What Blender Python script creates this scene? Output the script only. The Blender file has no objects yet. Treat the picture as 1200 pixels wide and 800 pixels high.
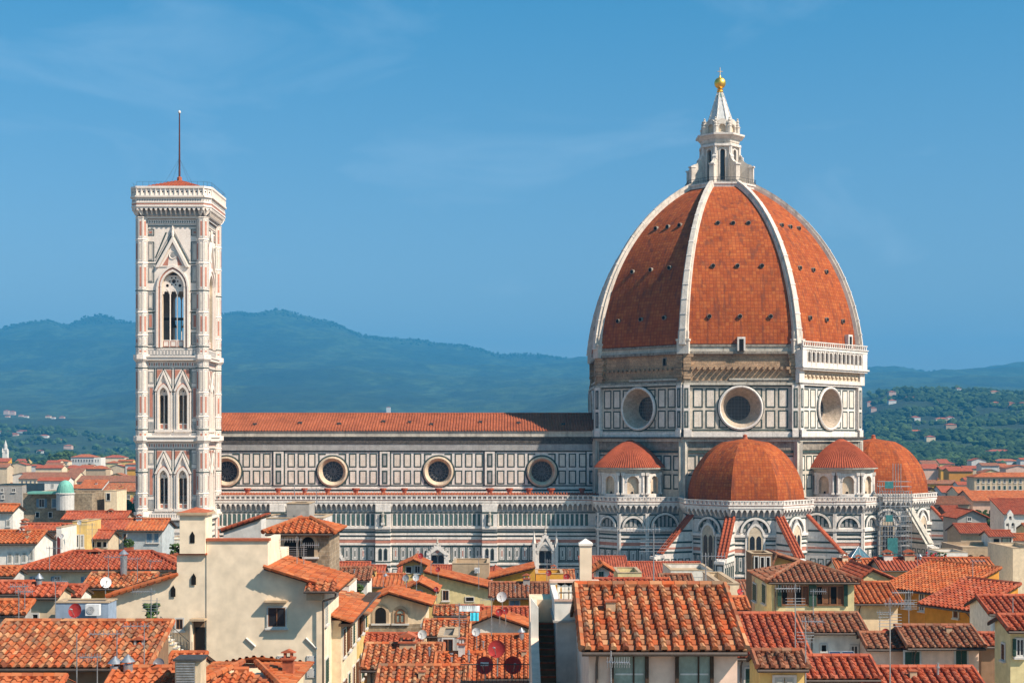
import bpy, math, random
from mathutils import Vector, Matrix
random.seed(7)
SC = bpy.context.scene
COL = SC.collection
R = math.radians
F_PX, HZ, EYE = 1650.0, 512.0, 36.0          # focal length and horizon row in photo pixels, eye height in metres
# ------------------------------------------------------------------ camera
cam_d = bpy.data.cameras.new('camera'); cam = bpy.data.objects.new('camera', cam_d); COL.objects.link(cam)
cam.location = (0, 0, EYE); cam.rotation_euler = (R(90), 0, 0)
cam_d.sensor_width = 36; cam_d.lens = 36*F_PX/1200; cam_d.shift_y = (HZ-400)/1200
cam_d.clip_start = 1; cam_d.clip_end = 60000
SC.camera = cam
# ------------------------------------------------------------------ light
SUN_AZ, SUN_EL = 61.0, 44.0                   # degrees to the right of straight behind the camera, and up
sdir = Vector((math.sin(R(SUN_AZ))*math.cos(R(SUN_EL)), -math.cos(R(SUN_AZ))*math.cos(R(SUN_EL)), math.sin(R(SUN_EL))))
sl = bpy.data.lights.new('sun', 'SUN'); sl.energy = 5.0; sl.angle = R(0.5); sl.color = (1.0, .85, .71)
so = bpy.data.objects.new('sun', sl); COL.objects.link(so); so.rotation_euler = (-sdir).to_track_quat('-Z', 'Y').to_euler()
W = bpy.data.worlds.new('World'); SC.world = W; W.use_nodes = True
nt = W.node_tree; nt.nodes.clear()
sky = nt.nodes.new('ShaderNodeTexSky'); sky.sky_type = 'NISHITA'; sky.sun_disc = False
sky.sun_elevation = R(SUN_EL); sky.sun_rotation = R(180-SUN_AZ)
sky.air_density = 1.0; sky.dust_density = 1.2; sky.ozone_density = 3.0; sky.altitude = 0
tint = nt.nodes.new('ShaderNodeMix'); tint.data_type = 'RGBA'; tint.blend_type = 'MULTIPLY'; tint.inputs[0].default_value = 1
nt.links.new(sky.outputs[0], tint.inputs[6])
tc0 = nt.nodes.new('ShaderNodeTexCoord'); sx0 = nt.nodes.new('ShaderNodeSeparateXYZ'); nt.links.new(tc0.outputs['Generated'], sx0.inputs[0])
tr = nt.nodes.new('ShaderNodeValToRGB'); tr.color_ramp.elements[0].position = .02; tr.color_ramp.elements[0].color = (1.0, .84, .79, 1)
tr.color_ramp.elements[1].position = .33; tr.color_ramp.elements[1].color = (.27, .82, .93, 1)
nt.links.new(sx0.outputs[2], tr.inputs[0]); nt.links.new(tr.outputs[0], tint.inputs[7])
tc = nt.nodes.new('ShaderNodeTexCoord'); mp = nt.nodes.new('ShaderNodeMapping')
mp.inputs['Scale'].default_value = (4.0, 4.0, 13.0); mp.inputs['Rotation'].default_value = (0, .25, 0)
no = nt.nodes.new('ShaderNodeTexNoise'); no.inputs['Scale'].default_value = 1.3; no.inputs['Detail'].default_value = 7; no.inputs['Roughness'].default_value = .55
no.inputs['Distortion'].default_value = .6
cr = nt.nodes.new('ShaderNodeValToRGB'); cr.color_ramp.elements[0].position = .55; cr.color_ramp.elements[0].color = (0, 0, 0, 1)
cr.color_ramp.elements[1].position = .85; cr.color_ramp.elements[1].color = (.22, .22, .22, 1)
cm = nt.nodes.new('ShaderNodeMix'); cm.data_type = 'RGBA'; cm.inputs[7].default_value = (6.4, 7.6, 8.4, 1)
bg = nt.nodes.new('ShaderNodeBackground'); bg.inputs['Strength'].default_value = .092
wo = nt.nodes.new('ShaderNodeOutputWorld')
for a, b in ((tc.outputs['Generated'], mp.inputs[0]), (mp.outputs[0], no.inputs[0]), (no.outputs[0], cr.inputs[0]),
             (cr.outputs[0], cm.inputs[0]), (tint.outputs[2], cm.inputs[6]), (cm.outputs[2], bg.inputs[0]), (bg.outputs[0], wo.inputs[0])):
    nt.links.new(a, b)
vs = SC.view_settings; vs.view_transform = 'Standard'; vs.look = 'None'; vs.exposure = 0.75; vs.gamma = 1; vs.use_curve_mapping = False
SC.cycles.max_bounces = 5; SC.cycles.diffuse_bounces = 3; SC.cycles.volume_bounces = 0
# ------------------------------------------------------------------ helpers
def PX(px, py, Y):
    "point at depth Y seen at photo pixel px, py"
    return Vector(((px-600)*Y/F_PX, Y, EYE-(py-HZ)*Y/F_PX))
def XP(px, Y): return (px-600)*Y/F_PX
def ZP(py, Y): return EYE-(py-HZ)*Y/F_PX
MATS = {}
def nodes(name):
    m = bpy.data.materials.new(name); m.use_nodes = True; t = m.node_tree; t.nodes.clear()
    out = t.nodes.new('ShaderNodeOutputMaterial'); b = t.nodes.new('ShaderNodeBsdfPrincipled'); t.links.new(b.outputs[0], out.inputs[0])
    return m, t, b
def N(t, kind, **kw):
    n = t.nodes.new(kind)
    for k, v in kw.items():
        if k.startswith('i_'):
            n.inputs[int(k[2:]) if k[2:].isdigit() else k[2:].replace('_', ' ')].default_value = v
        else: setattr(n, k, v)
    return n
def ramp(t, stops, interp='LINEAR'):
    n = t.nodes.new('ShaderNodeValToRGB'); e = n.color_ramp.elements; n.color_ramp.interpolation = interp
    while len(e) < len(stops): e.new(.5)
    for i, (p, c) in enumerate(stops):
        e[i].position = p; e[i].color = (c if len(c) == 4 else tuple(c)+(1,)) if not isinstance(c, float) else (c, c, c, 1)
    return n
def mix(t, fac, a, b, blend='MIX'):
    n = t.nodes.new('ShaderNodeMix'); n.data_type = 'RGBA'; n.blend_type = blend
    for s, v in ((0, fac), (6, a), (7, b)):
        if hasattr(v, 'is_linked') or hasattr(v, 'links'): t.links.new(v, n.inputs[s])
        elif isinstance(v, (int, float)): n.inputs[s].default_value = v
        else: n.inputs[s].default_value = tuple(v)+(1,) if len(v) == 3 else v
    return n.outputs[2]
def mul(c, k): return tuple(min(1, x*k) for x in c)
def mat(name, col, var=.18, dirt=.35, scale=.5, rough=.85, metal=0, bump=.0, fine=6.0, dirtcol=None, streak=True):
    "plain surface with blotches, vertical weather streaks and fine grain"
    if name in MATS: return MATS[name]
    m, t, b = nodes(name); L = t.links.new
    tc = N(t, 'ShaderNodeTexCoord')
    n1 = N(t, 'ShaderNodeTexNoise', i_Scale=scale, i_Detail=6.0, i_Roughness=.65); L(tc.outputs['Object'], n1.inputs[0])
    mp = N(t, 'ShaderNodeMapping'); mp.inputs['Scale'].default_value = (1.6, 1.6, .16 if streak else 1.6); L(tc.outputs['Object'], mp.inputs[0])
    n2 = N(t, 'ShaderNodeTexNoise', i_Scale=scale*1.6, i_Detail=5.0, i_Roughness=.7); L(mp.outputs[0], n2.inputs[0])
    n3 = N(t, 'ShaderNodeTexNoise', i_Scale=fine, i_Detail=3.0); L(tc.outputs['Object'], n3.inputs[0])
    r1 = ramp(t, [(.3, mul(col, 1-var)), (.7, mul(col, 1+var*.6))]); L(n1.outputs[0], r1.inputs[0])
    r2 = ramp(t, [(.5, 0.0), (.72, 1.0)]); L(n2.outputs[0], r2.inputs[0])
    mm = N(t, 'ShaderNodeMath', operation='MULTIPLY'); L(r2.outputs[0], mm.inputs[0]); mm.inputs[1].default_value = dirt
    c = mix(t, mm.outputs[0], r1.outputs[0], dirtcol or mul(col, .45))
    r3 = ramp(t, [(.3, (.86, .86, .86)), (.7, (1.1, 1.1, 1.1))]); L(n3.outputs[0], r3.inputs[0])
    c = mix(t, 1.0, c, r3.outputs[0], 'MULTIPLY')
    L(c, b.inputs['Base Color']); b.inputs['Roughness'].default_value = rough; b.inputs['Metallic'].default_value = metal
    if not metal and rough > .5: b.inputs['Specular IOR Level'].default_value = .15
    if bump:
        bp = N(t, 'ShaderNodeBump', i_Strength=bump, i_Distance=.1); L(n3.outputs[0], bp.inputs['Height']); L(bp.outputs[0], b.inputs['Normal'])
    MATS[name] = m; return m
def tile_mat(name, cols, lichen=.35, lcol=(.17, .13, .08), grid=.0, gridc=(.12, .04, .02), stain=.3, rows=True, big=.25):
    "clay tiles: uv counts columns and rows; each tile its own shade"
    m, t, b = nodes(name); L = t.links.new
    uv = N(t, 'ShaderNodeUVMap'); fl = N(t, 'ShaderNodeVectorMath', operation='FLOOR'); L(uv.outputs[0], fl.inputs[0])
    wn = N(t, 'ShaderNodeTexWhiteNoise', noise_dimensions='3D'); L(fl.outputs[0], wn.inputs[0])
    r = ramp(t, [(i/(len(cols)-1), c) for i, c in enumerate(cols)]); L(wn.outputs['Value'], r.inputs[0])
    tc = N(t, 'ShaderNodeTexCoord')
    n1 = N(t, 'ShaderNodeTexNoise', i_Scale=big, i_Detail=6.0, i_Roughness=.7); L(tc.outputs['Object'], n1.inputs[0])
    r1 = ramp(t, [(.3, (.72, .70, .70)), (.65, (1.12, 1.1, 1.08))]); L(n1.outputs[0], r1.inputs[0])
    c = mix(t, 1.0, r.outputs[0], r1.outputs[0], 'MULTIPLY')
    n2 = N(t, 'ShaderNodeTexNoise', i_Scale=2.2, i_Detail=7.0, i_Roughness=.75); L(tc.outputs['Object'], n2.inputs[0])
    r2 = ramp(t, [(.52, 0.0), (.70, 1.0)]); L(n2.outputs[0], r2.inputs[0])
    mm = N(t, 'ShaderNodeMath', operation='MULTIPLY'); L(r2.outputs[0], mm.inputs[0]); mm.inputs[1].default_value = lichen
    c = mix(t, mm.outputs[0], c, lcol)
    if stain:
        mp = N(t, 'ShaderNodeMapping'); mp.inputs['Scale'].default_value = (.9, .9, .07); L(tc.outputs['Object'], mp.inputs[0])
        n4 = N(t, 'ShaderNodeTexNoise', i_Scale=1.0, i_Detail=5.0); L(mp.outputs[0], n4.inputs[0])
        r4 = ramp(t, [(.54, 0.0), (.68, 1.0)]); L(n4.outputs[0], r4.inputs[0])
        m4 = N(t, 'ShaderNodeMath', operation='MULTIPLY'); L(r4.outputs[0], m4.inputs[0]); m4.inputs[1].default_value = stain
        c = mix(t, m4.outputs[0], c, (.10, .04, .03))
    if grid:
        fr = N(t, 'ShaderNodeVectorMath', operation='FRACTION'); L(uv.outputs[0], fr.inputs[0])
        sp = N(t, 'ShaderNodeSeparateXYZ'); L(fr.outputs[0], sp.inputs[0])
        lo = N(t, 'ShaderNodeMath', operation='LESS_THAN', i_1=.16); L(sp.outputs[0], lo.inputs[0])
        l2 = N(t, 'ShaderNodeMath', operation='LESS_THAN', i_1=.16); L(sp.outputs[1], l2.inputs[0])
        mx = N(t, 'ShaderNodeMath', operation='MAXIMUM'); L(lo.outputs[0], mx.inputs[0]); L(l2.outputs[0], mx.inputs[1])
        gm = N(t, 'ShaderNodeMath', operation='MULTIPLY', i_1=grid); L(mx.outputs[0], gm.inputs[0])
        c = mix(t, gm.outputs[0], c, gridc)
    L(c, b.inputs['Base Color']); b.inputs['Roughness'].default_value = .9; b.inputs['Specular IOR Level'].default_value = .12
    if not grid:
        sp = N(t, 'ShaderNodeSeparateXYZ'); L(uv.outputs[0], sp.inputs[0])
        fr = N(t, 'ShaderNodeMath', operation='FRACT'); L(sp.outputs[1], fr.inputs[0])
        bp = N(t, 'ShaderNodeBump', i_Strength=.55, i_Distance=.05); L(fr.outputs[0], bp.inputs['Height']); L(bp.outputs[0], b.inputs['Normal'])
    else:
        n5 = N(t, 'ShaderNodeTexNoise', i_Scale=3.0, i_Detail=3.0); L(tc.outputs['Object'], n5.inputs[0])
        bp = N(t, 'ShaderNodeBump', i_Strength=.4, i_Distance=.15); L(n5.outputs[0], bp.inputs['Height']); L(bp.outputs[0], b.inputs['Normal'])
    MATS[name] = m; return m
def brick_mat(name, c1, c2, mortar, bw=.5, bh=.14, rough=.9, big=.3):
    m, t, b = nodes(name); L = t.links.new
    tc = N(t, 'ShaderNodeTexCoord'); sp = N(t, 'ShaderNodeSeparateXYZ'); L(tc.outputs['Object'], sp.inputs[0])
    ad = N(t, 'ShaderNodeMath', operation='ADD'); L(sp.outputs[0], ad.inputs[0]); L(sp.outputs[1], ad.inputs[1])
    cb = N(t, 'ShaderNodeCombineXYZ'); L(ad.outputs[0], cb.inputs[0]); L(sp.outputs[2], cb.inputs[1])
    br = N(t, 'ShaderNodeTexBrick', i_Scale=1.0); L(cb.outputs[0], br.inputs[0])
    br.inputs['Color1'].default_value = c1+(1,); br.inputs['Color2'].default_value = c2+(1,); br.inputs['Mortar'].default_value = mortar+(1,)
    br.inputs['Brick Width'].default_value = bw; br.inputs['Row Height'].default_value = bh; br.inputs['Mortar Size'].default_value = bh*.1
    n1 = N(t, 'ShaderNodeTexNoise', i_Scale=big, i_Detail=8.0, i_Roughness=.7); L(tc.outputs['Object'], n1.inputs[0])
    r1 = ramp(t, [(.3, (.5, .48, .46)), (.7, (1.25, 1.2, 1.15))]); L(n1.outputs[0], r1.inputs[0])
    n2 = N(t, 'ShaderNodeTexNoise', i_Scale=3.0, i_Detail=4.0); L(tc.outputs['Object'], n2.inputs[0])
    r2 = ramp(t, [(.3, (.7, .7, .7)), (.7, (1.2, 1.2, 1.2))]); L(n2.outputs[0], r2.inputs[0])
    c = mix(t, 1.0, mix(t, 1.0, br.outputs[0], r1.outputs[0], 'MULTIPLY'), r2.outputs[0], 'MULTIPLY')
    L(c, b.inputs['Base Color']); b.inputs['Roughness'].default_value = rough
    bp = N(t, 'ShaderNodeBump', i_Strength=.5, i_Distance=.08); L(n2.outputs[0], bp.inputs['Height']); L(bp.outputs[0], b.inputs['Normal'])
    MATS[name] = m; return m
Z = Vector((0, 0, 1))
WORLD = {}
class MB:
    def __init__(s): s.v = []; s.f = []; s.m = []; s.uv = []; s.mats = []; s.smooth = []
    def mi(s, m):
        if m not in s.mats: s.mats.append(m)
        return s.mats.index(m)
    def poly(s, pts, m, uv=None, sm=False):
        i = len(s.v); s.v.extend([tuple(p) for p in pts]); s.f.append(tuple(range(i, i+len(pts)))); s.m.append(s.mi(m)); s.uv.append(uv); s.smooth.append(sm)
    def mesh(s, verts, faces, m, uvs=None, sm=False):
        i = len(s.v); s.v.extend([tuple(p) for p in verts]); k = s.mi(m)
        for j, f in enumerate(faces):
            s.f.append(tuple(a+i for a in f)); s.m.append(k); s.uv.append(uvs[j] if uvs else None); s.smooth.append(sm)
    def prism(s, pts, off, m, caps=True):
        "polygon extruded by vector off"
        n = len(pts); a = [Vector(p) for p in pts]; b = [p+off for p in a]
        fs = [(i, (i+1) % n, n+(i+1) % n, n+i) for i in range(n)]
        if caps: fs += [tuple(range(n))[::-1], tuple(range(n, 2*n))]
        s.mesh(a+b, fs, m)
    def box(s, x0, y0, z0, x1, y1, z1, m, M=None):
        p = [Vector((x, y, z)) for z in (z0, z1) for x, y in ((x0, y0), (x1, y0), (x1, y1), (x0, y1))]
        if M is not None: p = [M @ q for q in p]
        s.mesh(p, [(0, 3, 2, 1), (4, 5, 6, 7), (0, 1, 5, 4), (1, 2, 6, 5), (2, 3, 7, 6), (3, 0, 4, 7)], m)
    def tube(s, p0, p1, r0, r1, m, n=8, caps=True, sm=True):
        p0 = Vector(p0); p1 = Vector(p1); d = (p1-p0).normalized(); a = d.orthogonal().normalized(); b = d.cross(a)
        vs = [p0+(a*math.cos(2*math.pi*i/n)+b*math.sin(2*math.pi*i/n))*r0 for i in range(n)]+[p1+(a*math.cos(2*math.pi*i/n)+b*math.sin(2*math.pi*i/n))*r1 for i in range(n)]
        s.mesh(vs, [(i, (i+1) % n, n+(i+1) % n, n+i) for i in range(n)], m, sm=sm)
        if caps: s.mesh(vs, [tuple(range(n))[::-1], tuple(range(n, 2*n))], m)
    def lathe(s, prof, c, m, n=16, a0=0, a1=360, sm=False, tile=None):
        "profile of (r, z) turned about a vertical axis at c; tile = metres per uv unit"
        c = Vector(c); full = abs(a1-a0) >= 360; L = 0
        for j in range(len(prof)-1):
            (r0, z0), (r1, z1) = prof[j], prof[j+1]; dl = math.hypot(r1-r0, z1-z0)
            for i in range(n):
                t0, t1 = R(a0+(a1-a0)*i/n), R(a0+(a1-a0)*(i+1)/n)
                q = [(r0*math.cos(t0), r0*math.sin(t0), z0), (r0*math.cos(t1), r0*math.sin(t1), z0), (r1*math.cos(t1), r1*math.sin(t1), z1), (r1*math.cos(t0), r1*math.sin(t0), z1)]
                if r0 < 1e-4: q = q[1:]
                elif r1 < 1e-4: q = q[:3]
                uv = None
                if tile:
                    w0 = r0*abs(t1-t0)/tile/2; w1 = r1*abs(t1-t0)/tile/2; b = 50*i+25
                    uv = [(b-w0, L/tile), (b+w0, L/tile), (b+w1, (L+dl)/tile), (b-w1, (L+dl)/tile)]
                    if r0 < 1e-4: uv = uv[1:]
                    elif r1 < 1e-4: uv = uv[:3]
                s.poly([c+Vector(p) for p in q], m, uv, sm)
            L += dl
    def build(s, name, parent=None, W=None, M=None):
        me = bpy.data.meshes.new(name); me.from_pydata(s.v, [], s.f)
        for m in s.mats: me.materials.append(MATS[m] if isinstance(m, str) else m)
        me.polygons.foreach_set('material_index', s.m); me.polygons.foreach_set('use_smooth', s.smooth)
        if any(u is not None for u in s.uv):
            flat = []
            for f, u in zip(s.f, s.uv):
                if u is None: flat.extend([0.0]*(2*len(f)))
                else:
                    for a in u: flat.extend(a)
            ul = me.uv_layers.new(name='UVMap'); ul.data.foreach_set('uv', flat)
        me.update()
        return place(me, name, parent, M)
def place(me, name, parent=None, M=None):
    o = bpy.data.objects.new(name, me); COL.objects.link(o); M = M or Matrix()
    if parent is not None:
        o.parent = parent; o.matrix_parent_inverse = WORLD[parent].inverted()
    o.matrix_basis = M; WORLD[o] = M.copy(); return o
def thing(name, label, cat, loc=(0, 0, 0), rz=0, group=None):
    o = bpy.data.objects.new(name, None); COL.objects.link(o); o.empty_display_size = .5
    M = Matrix.Translation(loc) @ Matrix.Rotation(rz, 4, 'Z'); o.matrix_basis = M; WORLD[o] = M
    tag(o, label, cat, group); return o
def tag(o, label=None, cat=None, group=None, kind=None):
    if label: o['label'] = label
    if cat: o['category'] = cat
    if group: o['group'] = group
    if kind: o['kind'] = kind
    return o
class FC:
    "a facade: u to the right seen from outside, z up, d outwards"
    def __init__(s, mb, O, ang):
        s.mb = mb; s.O = Vector((O[0], O[1], 0)); s.N = Vector((math.cos(R(ang)), math.sin(R(ang)), 0)); s.U = Vector((-s.N.y, s.N.x, 0))
    def p(s, u, z, d=0): return s.O+s.U*u+Z*z+s.N*d
    def ray(s, px, py):
        "u, z where the sight line through a photo pixel meets the facade"
        D = Vector(((px-600)/F_PX, 1, -(py-HZ)/F_PX)); C = Vector((0, 0, EYE)); t = (s.O-C).dot(s.N)/D.dot(s.N); q = C+D*t-s.O
        return q.dot(s.U), q.z
    def rect(s, u0, z0, u1, z1, d, m, d0=0.0):
        a = [s.p(u0, z0, d), s.p(u1, z0, d), s.p(u1, z1, d), s.p(u0, z1, d)]
        if d-d0 < .02: s.mb.poly(a, m); return
        b = [s.p(u0, z0, d0), s.p(u1, z0, d0), s.p(u1, z1, d0), s.p(u0, z1, d0)]
        s.mb.mesh(a+b, [(0, 1, 2, 3), (1, 0, 4, 5), (2, 1, 5, 6), (3, 2, 6, 7), (0, 3, 7, 4)], m)
    def frame(s, u0, z0, u1, z1, w, d, m, d0=0.0):
        s.rect(u0, z0, u0+w, z1, d, m, d0); s.rect(u1-w, z0, u1, z1, d, m, d0)
        s.rect(u0+w, z0, u1-w, z0+w, d, m, d0); s.rect(u0+w, z1-w, u1-w, z1, d, m, d0)
    def poly(s, pts, d, m, d0=0.0):
        if d-d0 < .02: s.mb.poly([s.p(u, z, d) for u, z in pts], m); return
        s.mb.prism([s.p(u, z, d0) for u, z in pts], s.N*(d-d0), m)
    def hole(s, rect, poly, d, m, depth=0, mj=None):
        "rectangular wall with a convex hole and the hole's reveal"
        u0, z0, u1, z1 = rect; cu = sum(p[0] for p in poly)/len(poly); cz = sum(p[1] for p in poly)/len(poly)
        corners = [(u0, z0), (u1, z0), (u1, z1), (u0, z1)]
        def hit(pl, a):
            dx, dz = math.cos(a), math.sin(a); best = None
            for i in range(len(pl)):
                (x0, y0), (x1, y1) = pl[i], pl[(i+1) % len(pl)]; ex, ey = x1-x0, y1-y0; det = dx*(-ey)+dz*ex
                if abs(det) < 1e-12: continue
                rx, ry = x0-cu, y0-cz; t = (rx*(-ey)+ry*ex)/det; q = (dx*ry-dz*rx)/det
                if t > 0 and -1e-6 <= q <= 1+1e-6: best = t if best is None else max(best, t)
            return (cu+dx*best, cz+dz*best)
        an = sorted(set(round(math.atan2(p[1]-cz, p[0]-cu), 6) for p in list(poly)+corners)); n = len(an)
        I = [hit(poly, a) for a in an]; O = [hit(corners, a) for a in an]
        for i in range(n):
            j = (i+1) % n
            s.mb.poly([s.p(*I[i], d), s.p(*O[i], d), s.p(*O[j], d), s.p(*I[j], d)], m)
            if depth: s.mb.poly([s.p(*I[i], d), s.p(*I[j], d), s.p(*I[j], d-depth), s.p(*I[i], d-depth)], mj or m)
    def ring(s, uc, zc, prof, m, n=32):
        "moulding turned about the facade normal: prof = (r, d) pairs"
        for (r0, d0), (r1, d1) in zip(prof, prof[1:]):
            for i in range(n):
                a, b = 2*math.pi*i/n, 2*math.pi*(i+1)/n
                s.mb.poly([s.p(uc+r0*math.cos(a), zc+r0*math.sin(a), d0), s.p(uc+r0*math.cos(b), zc+r0*math.sin(b), d0), s.p(uc+r1*math.cos(b), zc+r1*math.sin(b), d1), s.p(uc+r1*math.cos(a), zc+r1*math.sin(a), d1)], m, sm=False)
    def disc(s, uc, zc, r, d, m, n=32): s.mb.poly([s.p(uc+r*math.cos(2*math.pi*i/n), zc+r*math.sin(2*math.pi*i/n), d) for i in range(n)], m)
    def arch_ring(s, uc, zs, r0, r1, d, m, d0=0.0, pointed=0.0, n=12):
        A = arch_pts(uc, zs, r0, pointed, n); B = arch_pts(uc, zs, r1, pointed, n)
        for i in range(len(A)-1):
            s.poly([A[i], B[i], B[i+1], A[i+1]], d, m, d0)
def arch_pts(uc, zs, r, pointed=0.0, n=12):
    "top of an arch from right springing to left springing; pointed 0 = round"
    if pointed <= 0: return [(uc+r*math.cos(math.pi*i/n), zs+r*math.sin(math.pi*i/n)) for i in range(n+1)]
    c = r*pointed; rr = r+c; a1 = math.acos(c/rr); h = n//2
    right = [(uc-c+rr*math.cos(a1*i/h), zs+rr*math.sin(a1*i/h)) for i in range(h+1)]
    left = [(2*uc-x, z) for x, z in right[::-1][1:]]
    return right+left
def arch_poly(uc, z0, zs, r, pointed=0.0, n=12): return [(uc-r, z0), (uc+r, z0)]+arch_pts(uc, zs, r, pointed, n)
# ------------------------------------------------------------------ materials
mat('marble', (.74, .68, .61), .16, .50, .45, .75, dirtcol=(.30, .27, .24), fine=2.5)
mat('marble_aged', (.52, .48, .40), .3, .7, .5, .85, dirtcol=(.16, .14, .12), bump=.3)
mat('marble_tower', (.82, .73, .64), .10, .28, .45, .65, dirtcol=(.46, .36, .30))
mat('marble_green', (.052, .078, .070), .3, .35, .8, .6, dirtcol=(.12, .13, .12))
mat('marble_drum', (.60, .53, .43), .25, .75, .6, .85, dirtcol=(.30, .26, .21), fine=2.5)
mat('marble_teal', (.085, .15, .135), .35, .3, .8, .6, dirtcol=(.16, .18, .17))
mat('marble_pink', (.52, .22, .15), .25, .3, .8, .7, dirtcol=(.30, .16, .13))
mat('marble_grey', (.36, .35, .33), .25, .5, .8, .8, dirtcol=(.15, .16, .16))
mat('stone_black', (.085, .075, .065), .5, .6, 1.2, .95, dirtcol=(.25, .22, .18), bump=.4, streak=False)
mat('lead', (.16, .16, .16), .3, .4, .6, .6)
mat('glass_dark', (.018, .022, .028), .3, .2, 1, .25)
mat('void', (.012, .011, .010), .2, 0, 1, .9)
mat('gold', (.95, .58, .10), .05, .1, 1, .42, 1.0, dirtcol=(.6, .35, .08))
mat('iron', (.06, .06, .06), .2, .2, 2, .6)
brick_mat('rough_brick', (.50, .33, .20), (.36, .24, .145), (.34, .27, .18), .9, .32)
tile_mat('dome_tile', [(.31, .068, .019), (.355, .083, .022), (.38, .094, .026), (.42, .120, .033)], lichen=.45, lcol=(.19, .07, .035), grid=.6, gridc=(.17, .040, .018), stain=.6)
tile_mat('nave_tile', [(.27, .078, .036), (.34, .098, .044), (.39, .125, .06)], lichen=.35, lcol=(.18, .09, .05), stain=.15)
mat('marble_panel', (.72, .64, .54), .22, .5, .5, .7, dirtcol=(.34, .27, .20))
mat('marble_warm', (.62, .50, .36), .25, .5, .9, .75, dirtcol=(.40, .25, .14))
mat('terracotta', (.42, .12, .06), .25, .4, 1.5, .85)
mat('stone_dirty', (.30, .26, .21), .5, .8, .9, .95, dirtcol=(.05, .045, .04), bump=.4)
mat('marble_splay', (.52, .42, .32), .35, .6, 1.4, .85, dirtcol=(.22, .17, .13), streak=False, bump=.3)
mat('marble_rib', (.68, .61, .52), .25, .75, .5, .8, dirtcol=(.28, .24, .20), bump=.2)
mat('marble_spire', (.58, .58, .56), .2, .6, 1.2, .7, dirtcol=(.28, .30, .30)); mat('copper_pale', (.22, .36, .30), .3, .4, 1, .7)
tile_mat('chapel_tile', [(.26, .06, .03), (.34, .08, .038), (.40, .11, .05)], lichen=.3, lcol=(.20, .08, .05), stain=.1)
mat('mast_red', (.10, .035, .03), .3, .2, 1, .6)
# ================================================================== CATHEDRAL
CX, CY, RO = 46.1, 312.0, 30.2
cath = thing('cathedral', 'white, green and pink marble cathedral with long nave and huge orange tiled octagonal dome', 'cathedral', (CX, CY, 0))
YA, YN = 292.0, 302.0
MA, MN = YA/F_PX, YN/F_PX
def za(py): return ZP(py, YA)
def zn(py): return ZP(py, YN)
XW = -78.0
# ---- clerestory wall of the nave
mb = MB(); f = FC(mb, (0, YN), -90)
xe = XP(700, YN); ocs = [265.0, 389.6, 513.6, 635.0]; ox = [XP(p, YN) for p in ocs]
edges = [XW]+[(ox[i]+ox[i+1])/2 for i in range(3)]+[xe]
zo = zn(552.4)
for i, x in enumerate(ox):
    f.hole((edges[i], 18, edges[i+1], zn(505)), [(x+2.95*math.cos(2*math.pi*k/40), zo+2.95*math.sin(2*math.pi*k/40)) for k in range(40)], 0, 'marble')
f.rect(XW, zn(527.5), xe, zn(520), .35, 'marble_grey')
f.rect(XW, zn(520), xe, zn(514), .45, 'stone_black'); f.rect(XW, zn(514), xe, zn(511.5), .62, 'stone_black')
f.rect(XW, zn(511.5), xe, zn(506.5), .8, 'marble_aged'); f.rect(XW, zn(506.5), xe, zn(505), .95, 'marble_aged')
f.rect(XW, zn(529.3), xe, zn(527.8), .09, 'marble_green')
for a, b, m, d in ((569.5, 568, 'marble_green', .05), (573, 571, 'marble', .25), (575, 573, 'marble_green', .06), (578, 576, 'marble', .4), (580, 578, 'stone_black', .1)):
    f.rect(XW, zn(a), xe, zn(b), d, m)
def npanel(x0, x1, za_, zb_, inner=None):
    f.frame(x0, za_, x1, zb_, .25, .05, 'marble_green')
    f.rect(x0+.25, za_+.25, x1-.25, zb_-.25, .028, inner or 'marble_panel')
for i in range(4):
    cols = [-52.6, -40.6, -28.6, -16.6, 7.4, 19.4, 31.4, 43.4] if i else [7.4, 19.4, 31.4, 43.4]
    for c in cols:
        x0 = ox[i]+c*MN; x1 = x0+8.8*MN
        for t_, b_ in ((531, 547.3), (550.8, 567)):
            if abs(c+4.4) < 13 and False: continue
            if min(abs(x0-ox[i]), abs(x1-ox[i])) < 1.6:   # beside the round window: only the part outside the ring
                far = x0 if x0 < ox[i] else x1-.3
                f.rect(far, zn(b_), far+.3, zn(t_), .05, 'marble_green')
                ze = zn(t_) if t_ < 540 else zn(b_)+.3
                lo = min(x0, x1); f.rect(lo, ze-.3, lo+1.4 if False else lo+8.8*MN, ze, .052, 'marble_green')
            else: npanel(x0, x1, zn(b_), zn(t_))
    x = ox[i]
    f.ring(x, zo, [(3.25, 0), (3.25, .35), (2.9, .5), (2.7, .3), (2.35, -.5), (2.2, -1.1)], 'marble_warm')
    f.ring(x, zo, [(3.6, .03), (3.6, .08), (3.25, .08)], 'marble_green')
for xp in (326.6, 451, 574, 693.5):           # flat pilasters between the bays
    x = XP(xp, YN); f.rect(x-1.05, zn(568), x+1.05, zn(529), .3, 'marble')
    for s in (-1, 1): f.rect(x+s*1.25-.13, zn(568), x+s*1.25+.13, zn(529), .1, 'marble_green')
    for t_, b_ in ((531, 547.3), (550.8, 567)):
        f.rect(x-.6, zn(b_), x+.6, zn(t_), .33, 'marble_green', .3); 
        f.rect(x-.28, zn(b_)+.4, x+.28, zn(t_)-.4, .36, 'marble_grey', .33)
nave = mb.build('nave_wall', cath)
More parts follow.
